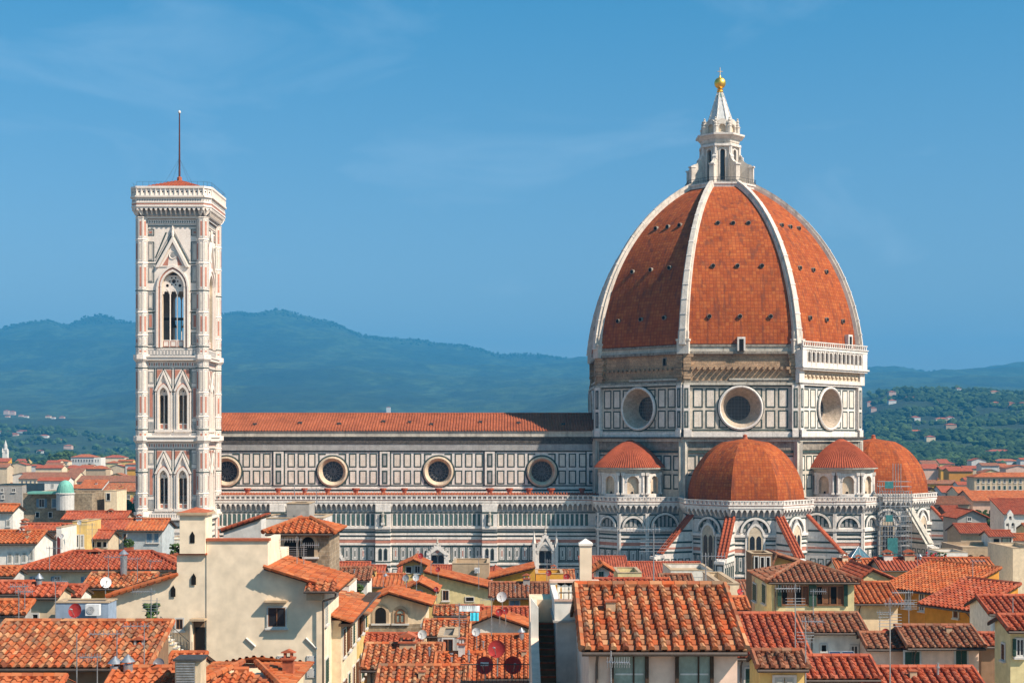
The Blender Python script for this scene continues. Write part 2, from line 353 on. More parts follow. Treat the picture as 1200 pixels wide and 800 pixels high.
for i, x in enumerate(ox):
    m2 = MB(); g = FC(m2, (0, YN), -90); g.disc(x, zo, 2.25, -1.05, 'glass_dark')
    for k in range(8):
        a = math.pi*k/8+.1; c, s_ = math.cos(a), math.sin(a)
        g.poly([(x-2.2*c-.06*s_, zo-2.2*s_+.06*c), (x-2.2*c+.06*s_, zo-2.2*s_-.06*c), (x+2.2*c+.06*s_, zo+2.2*s_-.06*c), (x+2.2*c-.06*s_, zo+2.2*s_+.06*c)], -1.0, 'lead', -1.04)
    for r in (.7, 1.5): g.ring(x, zo, [(r+.06, -.99), (r-.06, -.99)], 'lead')
    m2.build('round_window', nave)
# ---- nave roof: tiled slope with raised tile columns
def slope_cols(mb, x0, x1, y0, z0, y1, z1, pitch, m, r=.13, seed=0):
    "corrugated tile slope running up from (y0, z0) to (y1, z1)"
    L = math.hypot(y1-y0, z1-z0); n = int((x1-x0)/pitch)
    mb.poly([(x0, y0, z0), (x1, y0, z0), (x1, y1, z1), (x0, y1, z1)], m, [(0, 0), (n, 0), (n, L/.45), (0, L/.45)])
    nv = Vector((0, -(z1-z0), (y1-y0))).normalized()
    for i in range(n):
        x = x0+(i+.5)*pitch; vs = []
        for (y, z) in ((y0, z0), (y1, z1)):
            for dx, h in ((-r, 0), (-r*.5, r), (r*.5, r), (r, 0)): vs.append(Vector((x+dx, y, z))+nv*h)
        u = 1000+i+.5; mb.mesh(vs, [(0, 4, 5, 1), (1, 5, 6, 2), (2, 6, 7, 3)], m, [[(u, 0), (u, L/.45), (u, L/.45), (u, 0)]]*3)
mb = MB(); zr = ZP(484.5, CY); ze = zn(505)+.02
slope_cols(mb, XW, xe+3, YN-1.1, ze, CY, zr, .62, 'nave_tile', .17)
mb.poly([(XW, CY, zr), (xe+3, CY, zr), (xe+3, CY+11, ze), (XW, CY+11, ze)], 'nave_tile', [(0, 0), (150, 0), (150, 24), (0, 24)])
for i in range(190):
    x = XW+i*.55
    if x < xe+2: mb.tube((x, CY, zr+.02), (x+.6, CY, zr+.05), .2, .2, 'nave_tile', 6)
for xp in (352, 398, 449, 506, 563, 608, 660, 480, 300):
    x = XP(xp, 306); y = 306+random.uniform(-1.5, 1.5); z = ze+(zr-ze)*(y-YN+1.1)/(CY-YN+1.1)
    mb.box(x-.4, y-.4, z, x+.4, y+.5, z+.45, 'iron')
mb.build('nave_roof', cath)
mb = MB(); mb.box(XW, YN+.3, 0, XW+.5, CY+10, zr-.8, 'marble'); mb.box(XW, CY+9.6, 0, xe, CY+10, zn(505)-.1, 'marble'); mb.box(XW, CY+10, 0, xe, CY+20, 24, 'marble'); mb.build('far_nave_walls', cath)
# ---- aisle wall
XE = XP(712, YA)
mb = MB(); f = FC(mb, (0, YA), -90)
f.rect(XW, 0, XE, za(580), 0, 'marble')
def bands(f, u0, u1, e=0.0, kY=MA, skip=False):
    "horizontal coloured courses below the gallery"
    zz = lambda py: EYE-(py-HZ)*MA
    for a, b, m, d in ((601, 599, 'marble_green', .05), (619, 616.2, 'marble', .45), (621, 619.2, 'marble_grey', .12), (624, 622, 'marble_green', .06), (626.5, 625, 'marble', .22), (628.5, 627, 'marble_green', .06),
                       (631.5, 630, 'marble', .14), (635.5, 632, 'marble_pink', .05), (638.3, 636.6, 'marble', .2), (640, 638.4, 'marble_green', .07), (658.5, 657, 'marble_green', .05), (661.5, 659.5, 'marble', .2), (664, 662.5, 'marble_green', .06), (684, 681.5, 'marble', .3), (687, 685, 'marble_green', .06)):
        f.rect(u0, zz(a), u1, zz(b), d+e, m)
def greens(f, u0, u1, e=0.0, z0=17.7, z1=20.1, pitch=1.0):
    n = max(1, round((u1-u0)/pitch)); p = (u1-u0)/n
    for i in range(n):
        a = u0+p*i+p*.2; f.rect(a, z0, a+p*.6, z1, e+.04, 'marble_green'); f.rect(a+p*.12, z0+.15, a+p*.48, z1-.15, e+.06, 'marble_teal')
        f.rect(a-p*.22, z0-.1, a-p*.02, z1+.05, e+.14, 'marble')
def lowers(f, u0, u1, e=0.0, rows=((10.4, 13.4), (6.0, 8.8)), pitch=1.6):
    n = max(1, round((u1-u0)/pitch)); p = (u1-u0)/n
    for z0, z1 in rows:
        for i in range(n):
            a = u0+p*i
            f.frame(a+.06, z0, a+p-.06, z1, .19, e+.05, 'marble_green'); f.frame(a+.45, z0+.4, a+p-.45, z1-.4, .1, e+.035, 'marble_grey')
            if p > 1.2: f.rect(a+p/2-.1, z0+.9, a+p/2+.1, z1-.9, e+.04, 'marble_green' if i % 3 else 'marble_pink')
bx = [XP(p, YA) for p in (326, 449.5, 574, 700)]; bw = 1.55; cur = XW
bands(f, XW, XE)
for b in bx:
    if b-bw > cur:
        greens(f, cur+.2, b-bw-.2); lowers(f, cur+.2, b-bw-.2)
    cur = b+bw
aisle = mb.build('aisle_wall', cath)
for b in bx[:3]:
    mb = MB(); f = FC(mb, (b, YA), -90)
    f.rect(-bw, 0, bw, za(590), 1.3, 'marble'); bands(f, -bw-.02, bw+.02, 1.3); greens(f, -.9, .9, 1.3, pitch=.9)
    for u in (-.55, .55):
        f.poly(arch_poly(u, 10.6, 12.6, .36, .6), 1.36, 'marble_green', 1.3); f.poly(arch_poly(u, 10.8, 12.5, .2, .6), 1.38, 'glass_dark', 1.34)
        f.poly(arch_poly(u, 6.4, 8.0, .36, .6), 1.36, 'marble_green', 1.3)
    mb.build('aisle_buttress', cath)
    if b == bx[0]: continue
    mb = MB(); c = Vector((b, YA-1.75, 19.9))     # statue on the buttress
    mb.lathe([(0, -1.5), (.3, -1.5), (.34, -.9), (.22, -.3), (.32, .1), (.3, .4), (.12, .5), (.16, .65), (.12, .85), (0, .9)], c, 'marble_aged', 8, sm=True); mb.box(b-.35, YA-2.1, 17.9, b+.35, YA-1.35, 18.4, 'marble')
    mb.build('buttress_statue', cath)
# ---- aisle roof behind the gallery
mb = MB(); mb.poly([(XW, YA-.4, za(581)), (XE, YA-.4, za(581)), (XE, YN, zn(577)), (XW, YN, zn(577))], 'nave_tile', [(0, 0), (160, 0), (160, 24), (0, 24)])
for i in range(160): mb.tube((XW+.6*i, YA-.1, za(579.5)), (XW+.6*i, YA+2.5, za(579.5)+.3), .16, .16, 'nave_tile', 6)
mb.build('aisle_roof', cath)
for xp in (290, 326, 357, 384, 417, 449, 474, 514, 574, 597, 620, 646, 682):
    x = XP(xp, 298); z = ZP(577.5, 298); k = random.uniform(.85, 1.1); mb = MB()
    mb.lathe([(0, -1.2), (.4*k, -1.2), (.42*k, 0), (.62*k, .7), (.80*k, .75), (.80*k, 1.05), (.55*k, 1.05), (.5*k, .6), (0, .55)], (x, 298, z), 'terracotta', 10); mb.build('roof_urn', cath)
# ---- corbelled gallery along a path
def gallery(name, path, ztop=24.0, proj=.95, pitch=1.04, parent=cath, closed=False):
    mb = MB(); pts = [Vector((p[0], p[1], 0)) for p in path]; n = len(pts)
    segs = [(pts[i], pts[i+1]) for i in range(n-1)]
    for a, b in segs:
        d = (b-a); L = d.length; ang = math.degrees(math.atan2(d.y, d.x))-90
        f = FC(mb, (a+b)/2, ang); h = L/2; k = max(1, round(L/pitch)); p = L/k; e = proj*.42
        f.rect(-h, ztop-3.35, h, ztop-1.45, .02, 'marble_grey'); f.rect(-h, ztop-3.5, h, ztop-3.2, .12, 'marble_grey')
        f.rect(-h-e, ztop-1.5, h+e, ztop-1.1, proj, 'marble'); f.rect(-h-e, ztop-1.05, h+e, ztop-.93, proj+.04, 'marble_pink')
        f.rect(-h-e, ztop-.18, h+e, ztop, proj+.12, 'marble', proj-.25); f.rect(-h-e, ztop-.93, h+e, ztop-.78, proj+.1, 'marble', proj-.2)
        for i in range(k+1):
            u = -h+p*i
            mb.prism([f.p(u-.14, ztop-3.2, 0), f.p(u-.14, ztop-2.5, proj*.6), f.p(u-.14, ztop-1.5, proj*.92), f.p(u-.14, ztop-1.5, 0)], f.U*.28, 'marble')
            f.rect(u-.2, ztop-.8, u+.2, ztop-.15, proj+.05, 'marble', proj-.15)
            if i < k:
                q = u+p/2
                A = arch_pts(q, ztop-2.25, p/2-.16, .5, 6)
                for s_ in (-1, 1):
                    pts2 = [x for x in A if (x[0]-q)*s_ >= -1e-6]
                    pts2.sort(key=lambda t: t[1]); ed = q+s_*(p/2)
                    f.poly([(ed, ztop-2.25)]+pts2+[(q, ztop-1.5), (ed, ztop-1.5)], proj*.9, 'marble', proj*.8)
                f.rect(q-.1, ztop-.8, q+.1, ztop-.15, proj-.02, 'marble_grey', proj-.1)
        # walkway floor and back
        f.rect(-h-e, ztop-1.2, h+e, ztop-1.1, proj-.1, 'marble_grey')
    return mb.build(name, parent)
gallery('gallery', [(XW, YA), (XE-1.0, YA)])
# ---- portals on the south side
def portal(xp, w, ytop, yspring, name, pin):
    Yp = YA-1.4; x = XP(xp, Yp); mb = MB(); f = FC(mb, (x, YA), -90); q = lambda py: ZP(py, Yp); h = w/2
    f.rect(-h, 0, -h*.62, q(yspring-4), 1.4, 'marble'); f.rect(h*.62, 0, h, q(yspring-4), 1.4, 'marble')
    f.hole((-h*.7, 0, h*.7, q(yspring-8)), arch_poly(0, .01, q(yspring), h*.6, .5), 1.35, 'marble', 1.2, 'marble_grey')
    f.rect(-h*.6, 0, h*.6, q(yspring)+h, .06, 'marble_grey')
    for u in (-.27, .27): f.poly(arch_poly(u*h*1.1, 1, q(yspring+2), h*.24, .8), .12, 'glass_dark', .06)
    f.arch_ring(0, q(yspring), h*.6, h*.78, 1.5, 'marble', 1.3, .5); f.arch_ring(0, q(yspring), h*.55, h*.6, 1.3, 'marble_green', 1.0, .5)
    g0 = q(yspring-3); g1 = q(ytop)
    f.poly([(-h, g0), (-h*.7, g0), (0, g1-1.0), (h*.7, g0), (h, g0), (0, g1)], 1.6, 'marble', 1.2)
    f.poly([(-h*.72, g0), (h*.72, g0), (0, g1-1.0)], 1.3, 'marble_grey', 1.1); f.disc(0, g0+(g1-g0)*.33, h*.16, 1.34, 'marble_pink', 12)
    for k in range(6):
        t = (k+.5)/6
        for s_ in (-1, 1): f.rect(s_*h*(1-t)-.12, g0+(g1-g0)*t, s_*h*(1-t)+.12, g0+(g1-g0)*t+.35, 1.55, 'marble', 1.35)
    mb.lathe([(.3, 0), (.14, .3), (.26, .6), (.14, .9), (.2, 1.1), (0, 1.7)], f.p(0, g1-.2, 1.4), 'marble_aged', 8)
    if pin:
        for s_ in (-1, 1):
            f.rect(s_*h*1.05-.3, 0, s_*h*1.05+.3, q(ytop+12), 1.7, 'marble'); mb.lathe([(.42, 0), (.0, 2.6)], f.p(s_*h*1.05, q(ytop+12), 1.4), 'marble', 4)
    mb.build(name, cath)
portal(512.5, 4.6, 637.5, 653, 'portal', False); portal(639, 4.4, 624, 648, 'portal', True); portal(397.5, 3.0, 646, 664, 'portal', False)
# ---- octagonal body and drum
def octc(k, r=RO, c=(CX, CY)): a = R(22.5+45*k); return Vector((c[0]+r*math.cos(a), c[1]+r*math.sin(a), 0))
AP = RO*math.cos(R(22.5)); HS = RO*math.sin(R(22.5))
FACES = [-90, -135, -45, 180, 0, 135, 90, 45]
def ofc(mb, ang, ap=AP, c=(CX, CY)): return FC(mb, (c[0]+ap*math.cos(R(ang)), c[1]+ap*math.sin(R(ang))), ang)
ZD0, ZD1, ZD2 = 36.0, 46.7, 54.8
mb = MB()
for a in FACES:
    f = ofc(mb, a); h = HS
    f.rect(-h, 0, h, ZD0, 0, 'marble_drum')
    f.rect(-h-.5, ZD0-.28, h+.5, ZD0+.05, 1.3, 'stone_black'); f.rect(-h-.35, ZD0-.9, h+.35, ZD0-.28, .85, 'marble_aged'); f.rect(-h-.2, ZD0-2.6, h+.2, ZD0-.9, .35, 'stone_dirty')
    f.rect(-h, ZD0-3.2, h, ZD0-2.75, .3, 'marble_green')
    n = 9; p = 2*(h-.3)/n
    for i in range(n):
        for z0, z1 in ((29.2, 32.3), (25.4, 28.5)):
            x0 = -h+.3+i*p+.25; f.frame(x0, z0, x0+p-.5, z1, .3, .05, 'marble_green'); f.rect(x0+.3, z0+.3, x0+p-.8, z1-.3, .03, 'marble_panel')
    for s_ in (-1, 1):
        f.rect(s_*h-.9, 0, s_*h+.9, ZD0-.9, .5, 'marble_aged')
body = mb.build('crossing_wall', cath)
mb = MB(); OZ = 41.9
for a in FACES:
    f = ofc(mb, a); h = HS
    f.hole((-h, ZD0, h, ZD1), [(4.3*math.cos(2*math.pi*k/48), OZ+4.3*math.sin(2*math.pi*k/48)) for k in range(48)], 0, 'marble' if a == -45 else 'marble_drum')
    f.rect(-h, ZD0+.05, h, ZD0+1.05, .5, 'marble'); f.rect(-h, ZD0+1.3, h, ZD0+1.6, .1, 'marble_green')
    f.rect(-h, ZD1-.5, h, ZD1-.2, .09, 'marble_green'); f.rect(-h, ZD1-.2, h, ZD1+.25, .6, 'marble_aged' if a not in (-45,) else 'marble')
    for s_ in (-1, 1):
        for x0, x1 in ((7.6, 9.6), (5.05, 7.05)):
            for z0, z1 in ((41.95, 45.85), (37.8, 41.45)):
                a0, a1 = sorted((s_*x0, s_*x1)); f.frame(a0, z0, a1, z1, .27, .05, 'marble_green'); f.rect(a0+.27, z0+.27, a1-.27, z1-.27, .03, 'marble_panel')
        e0, e1 = sorted((s_*4.4, s_*4.13)); f.rect(e0, 37.8, e1, 41.45 if False else 39.6, .05, 'marble_green'); f.rect(e0, 44.1, e1, 45.85, .05, 'marble_green')
        e0, e1 = sorted((s_*4.4, s_*2.6)); f.rect(e0, 37.8, e1, 38.07, .052, 'marble_green'); f.rect(e0, 45.58, e1, 45.85, .052, 'marble_green')
        # corner pilasters
        f.rect(min(s_*h, s_*(h-1.25)), ZD0+.05, max(s_*h, s_*(h-1.25)), ZD1-.2, .7, 'marble')
        f.rect(min(s_*h, s_*(h-1.25)), ZD0, max(s_*h, s_*(h-1.6)), ZD0+1.5, 1.0, 'marble')
        for z0, z1 in ((41.9, 45.9), (37.9, 41.3)):
            c = s_*(h-.55); f.rect(c-.42, z0, c+.42, z1, .74, 'marble_green', .7); f.rect(c-.14, z0+.35, c+.14, z1-.35, .77, 'marble_grey', .73)
    f.ring(0, OZ, [(4.75, 0), (4.75, .1), (4.5, .1)], 'marble_green', 48)
    f.ring(0, OZ, [(4.55, 0), (4.55, .45), (4.25, .6), (4.05, .45)], 'marble', 48)
    f.ring(0, OZ, [(4.05, .45), (3.9, .1), (3.3, -1.3), (2.75, -2.6), (2.45, -3.0)], 'marble_splay', 48)
drum = mb.build('drum_wall', cath)
for a in FACES[:5]:
    m2 = MB(); f = ofc(m2, a); f.disc(0, OZ, 2.6, -2.95, 'glass_dark', 32)
    for i in range(-3, 4):
        w = math.sqrt(max(.1, 2.5**2-(i*.7)**2)); f.rect(i*.7-.04, OZ-w, i*.7+.04, OZ+w, -2.9, 'lead', -2.94); f.rect(-w, OZ+i*.7-.04, w, OZ+i*.7+.04, -2.88, 'lead', -2.94)
    m2.build('round_window', drum)
# brick zone
mb = MB()
for a in FACES:
    f = ofc(mb, a, AP-.5); h = HS-.2
    f.rect(-h, ZD1, h, ZD2-1.9, 0, 'rough_brick')
    f.rect(-h, ZD2-2.0, h, ZD2-1.5, .75, 'stone_dirty'); f.rect(-h, ZD2-1.5, h, ZD2-.1, .35, 'marble_aged'); f.rect(-h, ZD2-.55, h, ZD2-.1, .55, 'stone_dirty')
    if a != -45:
        for i in range(17):
            u = -h+1.6+i*1.2
            if a == -90: f.rect(u-.25, ZD1+2.9, u+.25, ZD1+3.5, 1.1, 'rough_brick')
            else: f.rect(u-.25, ZD1+2.9, u+.25, ZD1+3.3, .5, 'rough_brick')
        f.rect(-h, ZD1+.1, h, ZD1+.7, .85, 'stone_dirty'); f.rect(-h+9, ZD1+.8, h-1, ZD1+1.15, 1.0, 'marble_aged')
    for s_ in (-1, 1):
        z = ZD1+.2
        while z < ZD2-2.2:
            hh = random.uniform(.5, .9); w = random.uniform(1.2, 1.9); a0, a1 = sorted((s_*(h+.2), s_*(h-w))); f.rect(a0, z, a1, min(z+hh-.06, ZD2-2), random.uniform(.7, 1.0), 'rough_brick'); z += hh
mb.build('brick_drum', cath)
m2 = MB(); f = ofc(m2, -135, AP-.5); u, z = f.ray(779, 424); f.rect(u-.35, z-.7, u+.35, z+.7, .06, 'void'); f.frame(u-.5, z-.85, u+.5, z+.85, .12, .15, 'stone_dirty'); m2.build('drum_opening', cath)
# loggia on the right-hand face
mb = MB(); f = ofc(mb, -45, AP); h = HS+.7; zb = ZP(431, 288)
f.rect(-h, ZD1+.25, h, ZD1+1.0, .9, 'marble'); f.rect(-h+1.6, ZD1+1.0, h-1.6, zb-.6, .5, 'marble_warm'); f.rect(-h, zb-.6, h, zb, 1.7, 'marble'); f.rect(-h-.3, zb-.2, h+.3, zb+.1, 2.0, 'marble')
for s_ in (-1, 1): f.rect(s_*(h-.8)-.9, ZD1+.25, s_*(h-.8)+.9, zb-.6, .95, 'marble')
for i in range(14):
    u = -h+2.4+i*1.48; mb.tube(f.p(u-.6, ZD1+2.2, .5), f.p(u, ZD1+1.5, .75), .2, .25, 'marble_warm', 5); mb.tube(f.p(u, ZD1+1.5, .75), f.p(u+.6, ZD1+2.2, .5), .25, .2, 'marble_warm', 5)
zt = ZP(406.5, 288)
f.rect(-h, zb+.1, h, zb+.9, 1.6, 'marble', 1.35); f.rect(-h, zt-.8, h, zt-.2, 1.7, 'marble', 1.3); f.rect(-h-.1, zt-.2, h+.1, zt, 1.9, 'marble', 1.2); f.rect(-h, zb, h, zb+.1, 1.7, 'marble')
n = 15; p = 2*(h-.2)/n
f.rect(-h, zb+.1, h, zt-.3, -.3, 'rough_brick')
for i in range(n):
    u0 = -h+.2+i*p; f.hole((u0, zb+.9, u0+p, zt-.8), arch_poly(u0+p/2, zb+1.0, zt-1.6, p*.32), 1.5, 'marble', .35, 'marble')
    f.rect(u0-.12, zb+.1, u0+.12, zt-.8, 1.66, 'marble', 1.4)
for s_ in (-1, 1): f.rect(min(s_*h, s_*(h-1.6)), zb+.1, max(s_*h, s_*(h-1.6)), zt-.8, 1.62, 'marble', -.3)
for i in range(30): u = -h+.3+i*(2*h-.6)/29; f.rect(u-.1, zt, u+.1, zt+.75, 1.6, 'marble', 1.4)
f.rect(-h, zt+.75, h, zt+.95, 1.7, 'marble', 1.3)
mb.build('loggia', cath)
# ---- great dome
CC, RR = 11.03, 40.13
def prof(t):
    z = t*35.7; return math.sqrt(RR*RR-z*z)-CC+1.1*(1-t)**3, ZD2+z
def octseg(mb, c, rings, m, tile, n=8, rot=22.5, only=None):
    c = Vector((c[0], c[1], 0))
    for k in range(n):
        if only and k not in only: continue
        a0, a1 = R(rot+360/n*k), R(rot+360/n*(k+1)); L = 0
        for (r0, z0), (r1, z1) in zip(rings, rings[1:]):
            dl = math.hypot(r1-r0, z1-z0); w0 = r0*math.sin(math.pi/n)/tile; w1 = r1*math.sin(math.pi/n)/tile; b = 100*k+50
            q = [c+Vector((r0*math.cos(a0), r0*math.sin(a0), z0)), c+Vector((r0*math.cos(a1), r0*math.sin(a1), z0)), c+Vector((r1*math.cos(a1), r1*math.sin(a1), z1)), c+Vector((r1*math.cos(a0), r1*math.sin(a0), z1))]
            uv = [(b-w0, L/tile), (b+w0, L/tile), (b+w1, (L+dl)/tile), (b-w1, (L+dl)/tile)]
            if r1 < .01: q = q[:3]; uv = uv[:3]
            mb.poly(q, m, uv); L += dl
mb = MB(); RG = [prof(i/40) for i in range(41)]; octseg(mb, (CX, CY), RG, 'dome_tile', .74)
dome = mb.build('dome_shell', cath)
for k in range(8):
    mb = MB(); a = R(22.5+45*k); rd = Vector((math.cos(a), math.sin(a), 0)); td = Vector((-rd.y, rd.x, 0)); C0 = Vector((CX, CY, 0))
    pr = [prof(i/24) for i in range(25)]
    for i in range(24):
        (r0, z0), (r1, z1) = pr[i], pr[i+1]
        for W0, H0, e in ((1.0, .35, 0), (.62, .90, .0)):
            w0 = W0*(1-.42*i/24); w1 = W0*(1-.42*(i+1)/24)
            n0 = (rd*(r0+CC)+Z*(z0-ZD2)).normalized(); n1 = (rd*(r1+CC)+Z*(z1-ZD2)).normalized()
            b0 = C0+rd*(r0-.4)+Z*z0; b1 = C0+rd*(r1-.4)+Z*z1
            v = [b0-td*w0, b0+td*w0, b0+td*w0+n0*(H0+.4), b0-td*w0+n0*(H0+.4), b1-td*w1, b1+td*w1, b1+td*w1+n1*(H0+.4), b1-td*w1+n1*(H0+.4)]
            mb.mesh(v, [(3, 2, 6, 7), (1, 5, 6, 2), (0, 3, 7, 4)]+([(0, 1, 2, 3)] if i == 0 else []), 'marble_rib')
        if i % 2 == 0:
            q = C0+rd*(r0-.2)+Z*z0; n0 = (rd*(r0+CC)+Z*(z0-ZD2)).normalized(); M = Matrix((td, n0, td.cross(n0))).transposed().to_4x4(); M.translation = q
            mb.box(-.68*(1-.4*i/24), 0, -.12, .68*(1-.4*i/24), 1.2, .12, 'marble', M)
    M = Matrix((td, rd, Z)).transposed().to_4x4(); M.translation = C0+rd*RO
    mb.box(-1.25, -1.5, ZD2-2, 1.25, .45, ZD2+.9, 'marble_rib', M); mb.box(-1.05, -1.5, ZD2+.9, 1.05, .2, ZD2+2.6, 'marble_rib', M); mb.box(-1.4, -1.5, ZD2+.6, 1.4, .6, ZD2+1.0, 'marble_rib', M)
    mb.build('rib', dome)
# round dormer holes
for a in FACES[:5]:
    for pyy, offs in ((253, (-3.2, 0, 3.2)), (311, (-5.0, 0, 5.0)), (371, (-6.2, 0, 6.2))):
        zt_ = {253: 80.6, 311: 71.0, 371: 60.4}[pyy]; t = (zt_-ZD2)/35.7; r, z = prof(t); f = ofc(None, a, r*math.cos(R(22.5)))
        for u in offs:
            m2 = MB(); f.mb = m2; sl_ = (zt_-ZD2)/(r+CC)   # outward slope
            n0 = (f.N*(r+CC)+Z*(z-ZD2)).normalized(); c = f.p(u, z, 0)
            m2.tube(c-f.N*.6, c+f.N*.45, .48, .48, 'stone_dirty', 10); m2.tube(c+f.N*.3, c+f.N*.50, .38, .38, 'void', 10)
            m2.build('dome_porthole', dome)
for a, zz_ in ((-90, ZD2+.2), (-45, ZD2+1.6)):
    m2 = MB(); f = ofc(m2, a, AP-.3); u, z = f.ray(868, 402) if a == -90 else f.ray(992, 399)
    f.rect(u-.8, z-1.6, u+.8, z+1.2, 1.0, 'marble', -2); f.rect(u-.45, z-1.6, u+.45, z+.8, 1.03, 'void', .9); m2.build('dome_dormer', dome)
# ---- lantern
lan = MB(); LC = Vector((CX, CY, 0)); zl = lambda py: ZP(py, 308); rl = lambda p: p*308/F_PX
def oc8(mb, r0, z0, r1, z1, m, cap=True, rot=22.5):
    vs = [LC+Vector((r*math.cos(R(rot+45*k)), r*math.sin(R(rot+45*k)), z)) for r, z in ((r0, z0), (r1, z1)) for k in range(8)]
    mb.mesh(vs, [(i, (i+1) % 8, 8+(i+1) % 8, 8+i) for i in range(8)]+([tuple(range(8))[::-1], tuple(range(8, 16))] if cap else []), m)
zt0 = ZD2+35.7
oc8(lan, 7.9, zt0-.6, 8.0, zt0+.3, 'marble'); oc8(lan, 8.2, zt0+.3, 8.2, zt0+.65, 'marble'); oc8(lan, 4.6, zt0+.65, 4.6, zt0+1.6, 'marble_rib')
for k in range(8):
    f = FC(lan, (CX+3.9*math.cos(R(45*k)), CY+3.9*math.sin(R(45*k))), 45*k); hs = 3.9*math.tan(R(22.5))
    f.hole((-hs, zt0+.65, hs, zl(166)), arch_poly(0, zt0+1.5, zl(177), .55), 0, 'marble_rib', .8, 'marble_rib')
    f.arch_ring(0, zl(177), .55, .75, .12, 'marble', 0); 
    for s_ in (-1, 1): f.rect(s_*hs-.28, zt0+.65, s_*hs+.28, zl(168), .35, 'marble'); f.rect(s_*.66-.1, zt0+1.5, s_*.66+.1, zl(177), .12, 'marble')
    f.rect(-hs-.2, zl(171), hs+.2, zl(168.5), .5, 'marble')
oc8(lan, 3.3, zt0+.7, 3.3, zl(166), 'glass_dark', False)
oc8(lan, 4.35, zl(166), 4.5, zl(162), 'marble_rib'); oc8(lan, 4.6, zl(162), 5.2, zl(158.5), 'marble'); oc8(lan, 5.55, zl(158.5), 5.6, zl(156.5), 'marble'); oc8(lan, 4.2, zl(156.5), 3.9, zl(154.5), 'marble_rib')
oc8(lan, 3.1, zl(155), 3.0, zl(139), 'marble_rib')
lantern = lan.build('lantern', cath)
for k in range(8):
    m2 = MB(); a = R(22.5+45*k); rd = Vector((math.cos(a), math.sin(a), 0)); td = Vector((-rd.y, rd.x, 0))
    pts = [(3.9, zt0+.65), (7.3, zt0+.65), (7.3, zl(194)), (6.9, zl(192)), (6.2, zl(191)), (5.4, zl(187.5)), (4.9, zl(183)), (4.3, zl(181)), (3.9, zl(181))]
    m2.prism([LC+rd*r+Z*z-td*.3 for r, z in pts], td*.6, 'marble_rib')
    M = Matrix((td, rd, Z)).transposed().to_4x4(); M.translation = LC
    m2.box(-.5, 6.6, zt0+.65, .5, 7.5, zl(195), 'marble_rib', M); m2.box(-.6, 6.4, zl(195.5), .6, 7.7, zl(194), 'marble', M)
    m2.box(-.4, 4.0, zl(186), .4, 4.8, zl(180), 'marble', M); m2.tube(LC+rd*4.75+Z*(zl(184))-td*.4, LC+rd*4.75+Z*zl(184)+td*.4, .5, .5, 'marble', 8)
    m2.build('lantern_buttress', lantern)
    m2 = MB(); c = LC+rd*3.95+Z*zl(156)
    m2.lathe([(.5, 0), (.5, 1.5), (.62, 1.6), (.62, 1.8), (.3, 1.95), (.42, 2.3), (.2, 2.6), (.38, 2.95), (.15, 3.3), (.25, 3.5), (0, 3.75)], c, 'marble_rib', 8); m2.build('pinnacle', lantern)
    m2 = MB(); f = FC(m2, (CX+3.2*math.cos(R(45*k)), CY+3.2*math.sin(R(45*k))), 45*k)
    f.hole((-1.1, zl(155), 1.1, zl(141)), arch_poly(0, zl(154), zl(148), .7), .35, 'marble_rib', .5); f.rect(-.7, zl(154), .7, zl(144), -.1, 'marble_warm'); f.arch_ring(0, zl(144.5), .01, 1.15, .4, 'marble_rib', -.2); m2.build('niche', lantern)
m2 = MB(); pr = [(3.0, zl(141)), (2.7, zl(138)), (1.7, zl(122)), (1.0, zl(110)), (.5, zl(103))]
for (r0, z0), (r1, z1) in zip(pr, pr[1:]):
    oc8(m2, r0, z0, r1, z1, 'marble_spire' if z1 < zl(106) else 'copper_pale', False)
for k in range(8):
    a = R(22.5+45*k); p = [LC+Vector((r*math.cos(a), r*math.sin(a), z)) for r, z in pr]
    for i in range(4): m2.tube(p[i], p[i+1], .2-.03*i, .17-.03*i, 'marble', 6)
    for i in range(9):
        t = i/9; j = min(3, int(t*4)); q = p[j].lerp(p[j+1], t*4-j); m2.box(q.x-.15, q.y-.15, q.z-.15, q.x+.15, q.y+.15, q.z+.2, 'marble')
m2.build('spire', lantern)
m2 = MB(); zb_ = zl(92.3)
m2.lathe([(.5, zl(104)), (.75, zl(102.5)), (.55, zl(101)), (.7, zl(100)), (.35, zl(99))]+[(1.27*math.sin(R(t)), zb_-1.27*math.cos(R(t))) for t in range(20, 181, 10)], LC, 'gold', 24, sm=True); m2.build('golden_ball', lantern)
m2 = MB(); m2.tube(LC+Z*(zb_+1.2), LC+Z*zl(73.6), .12, .09, 'marble_warm', 6); m2.tube(LC+Vector((-.55, 0, zl(78.5))), LC+Vector((.55, 0, zl(78.5))), .09, .09, 'marble_warm', 6); m2.tube(LC+Z*(zb_+1.2), LC+Z*(zb_+1.7), .3, .1, 'gold', 8); m2.build('cross', lantern)
m2 = MB()
for k in range(8):
    a, b = [LC+Vector((8.0*math.cos(R(22.5+45*q)), 8.0*math.sin(R(22.5+45*q)), zt0+.65)) for q in (k, k+1)]
    for h_ in (.5, 1.1): m2.tube(a+Z*h_, b+Z*h_, .04, .04, 'iron', 4)
    for i in range(9): q = a.lerp(b, i/9); m2.tube(q, q+Z*1.1, .035, .035, 'iron', 4)
m2.build('railing', lantern)
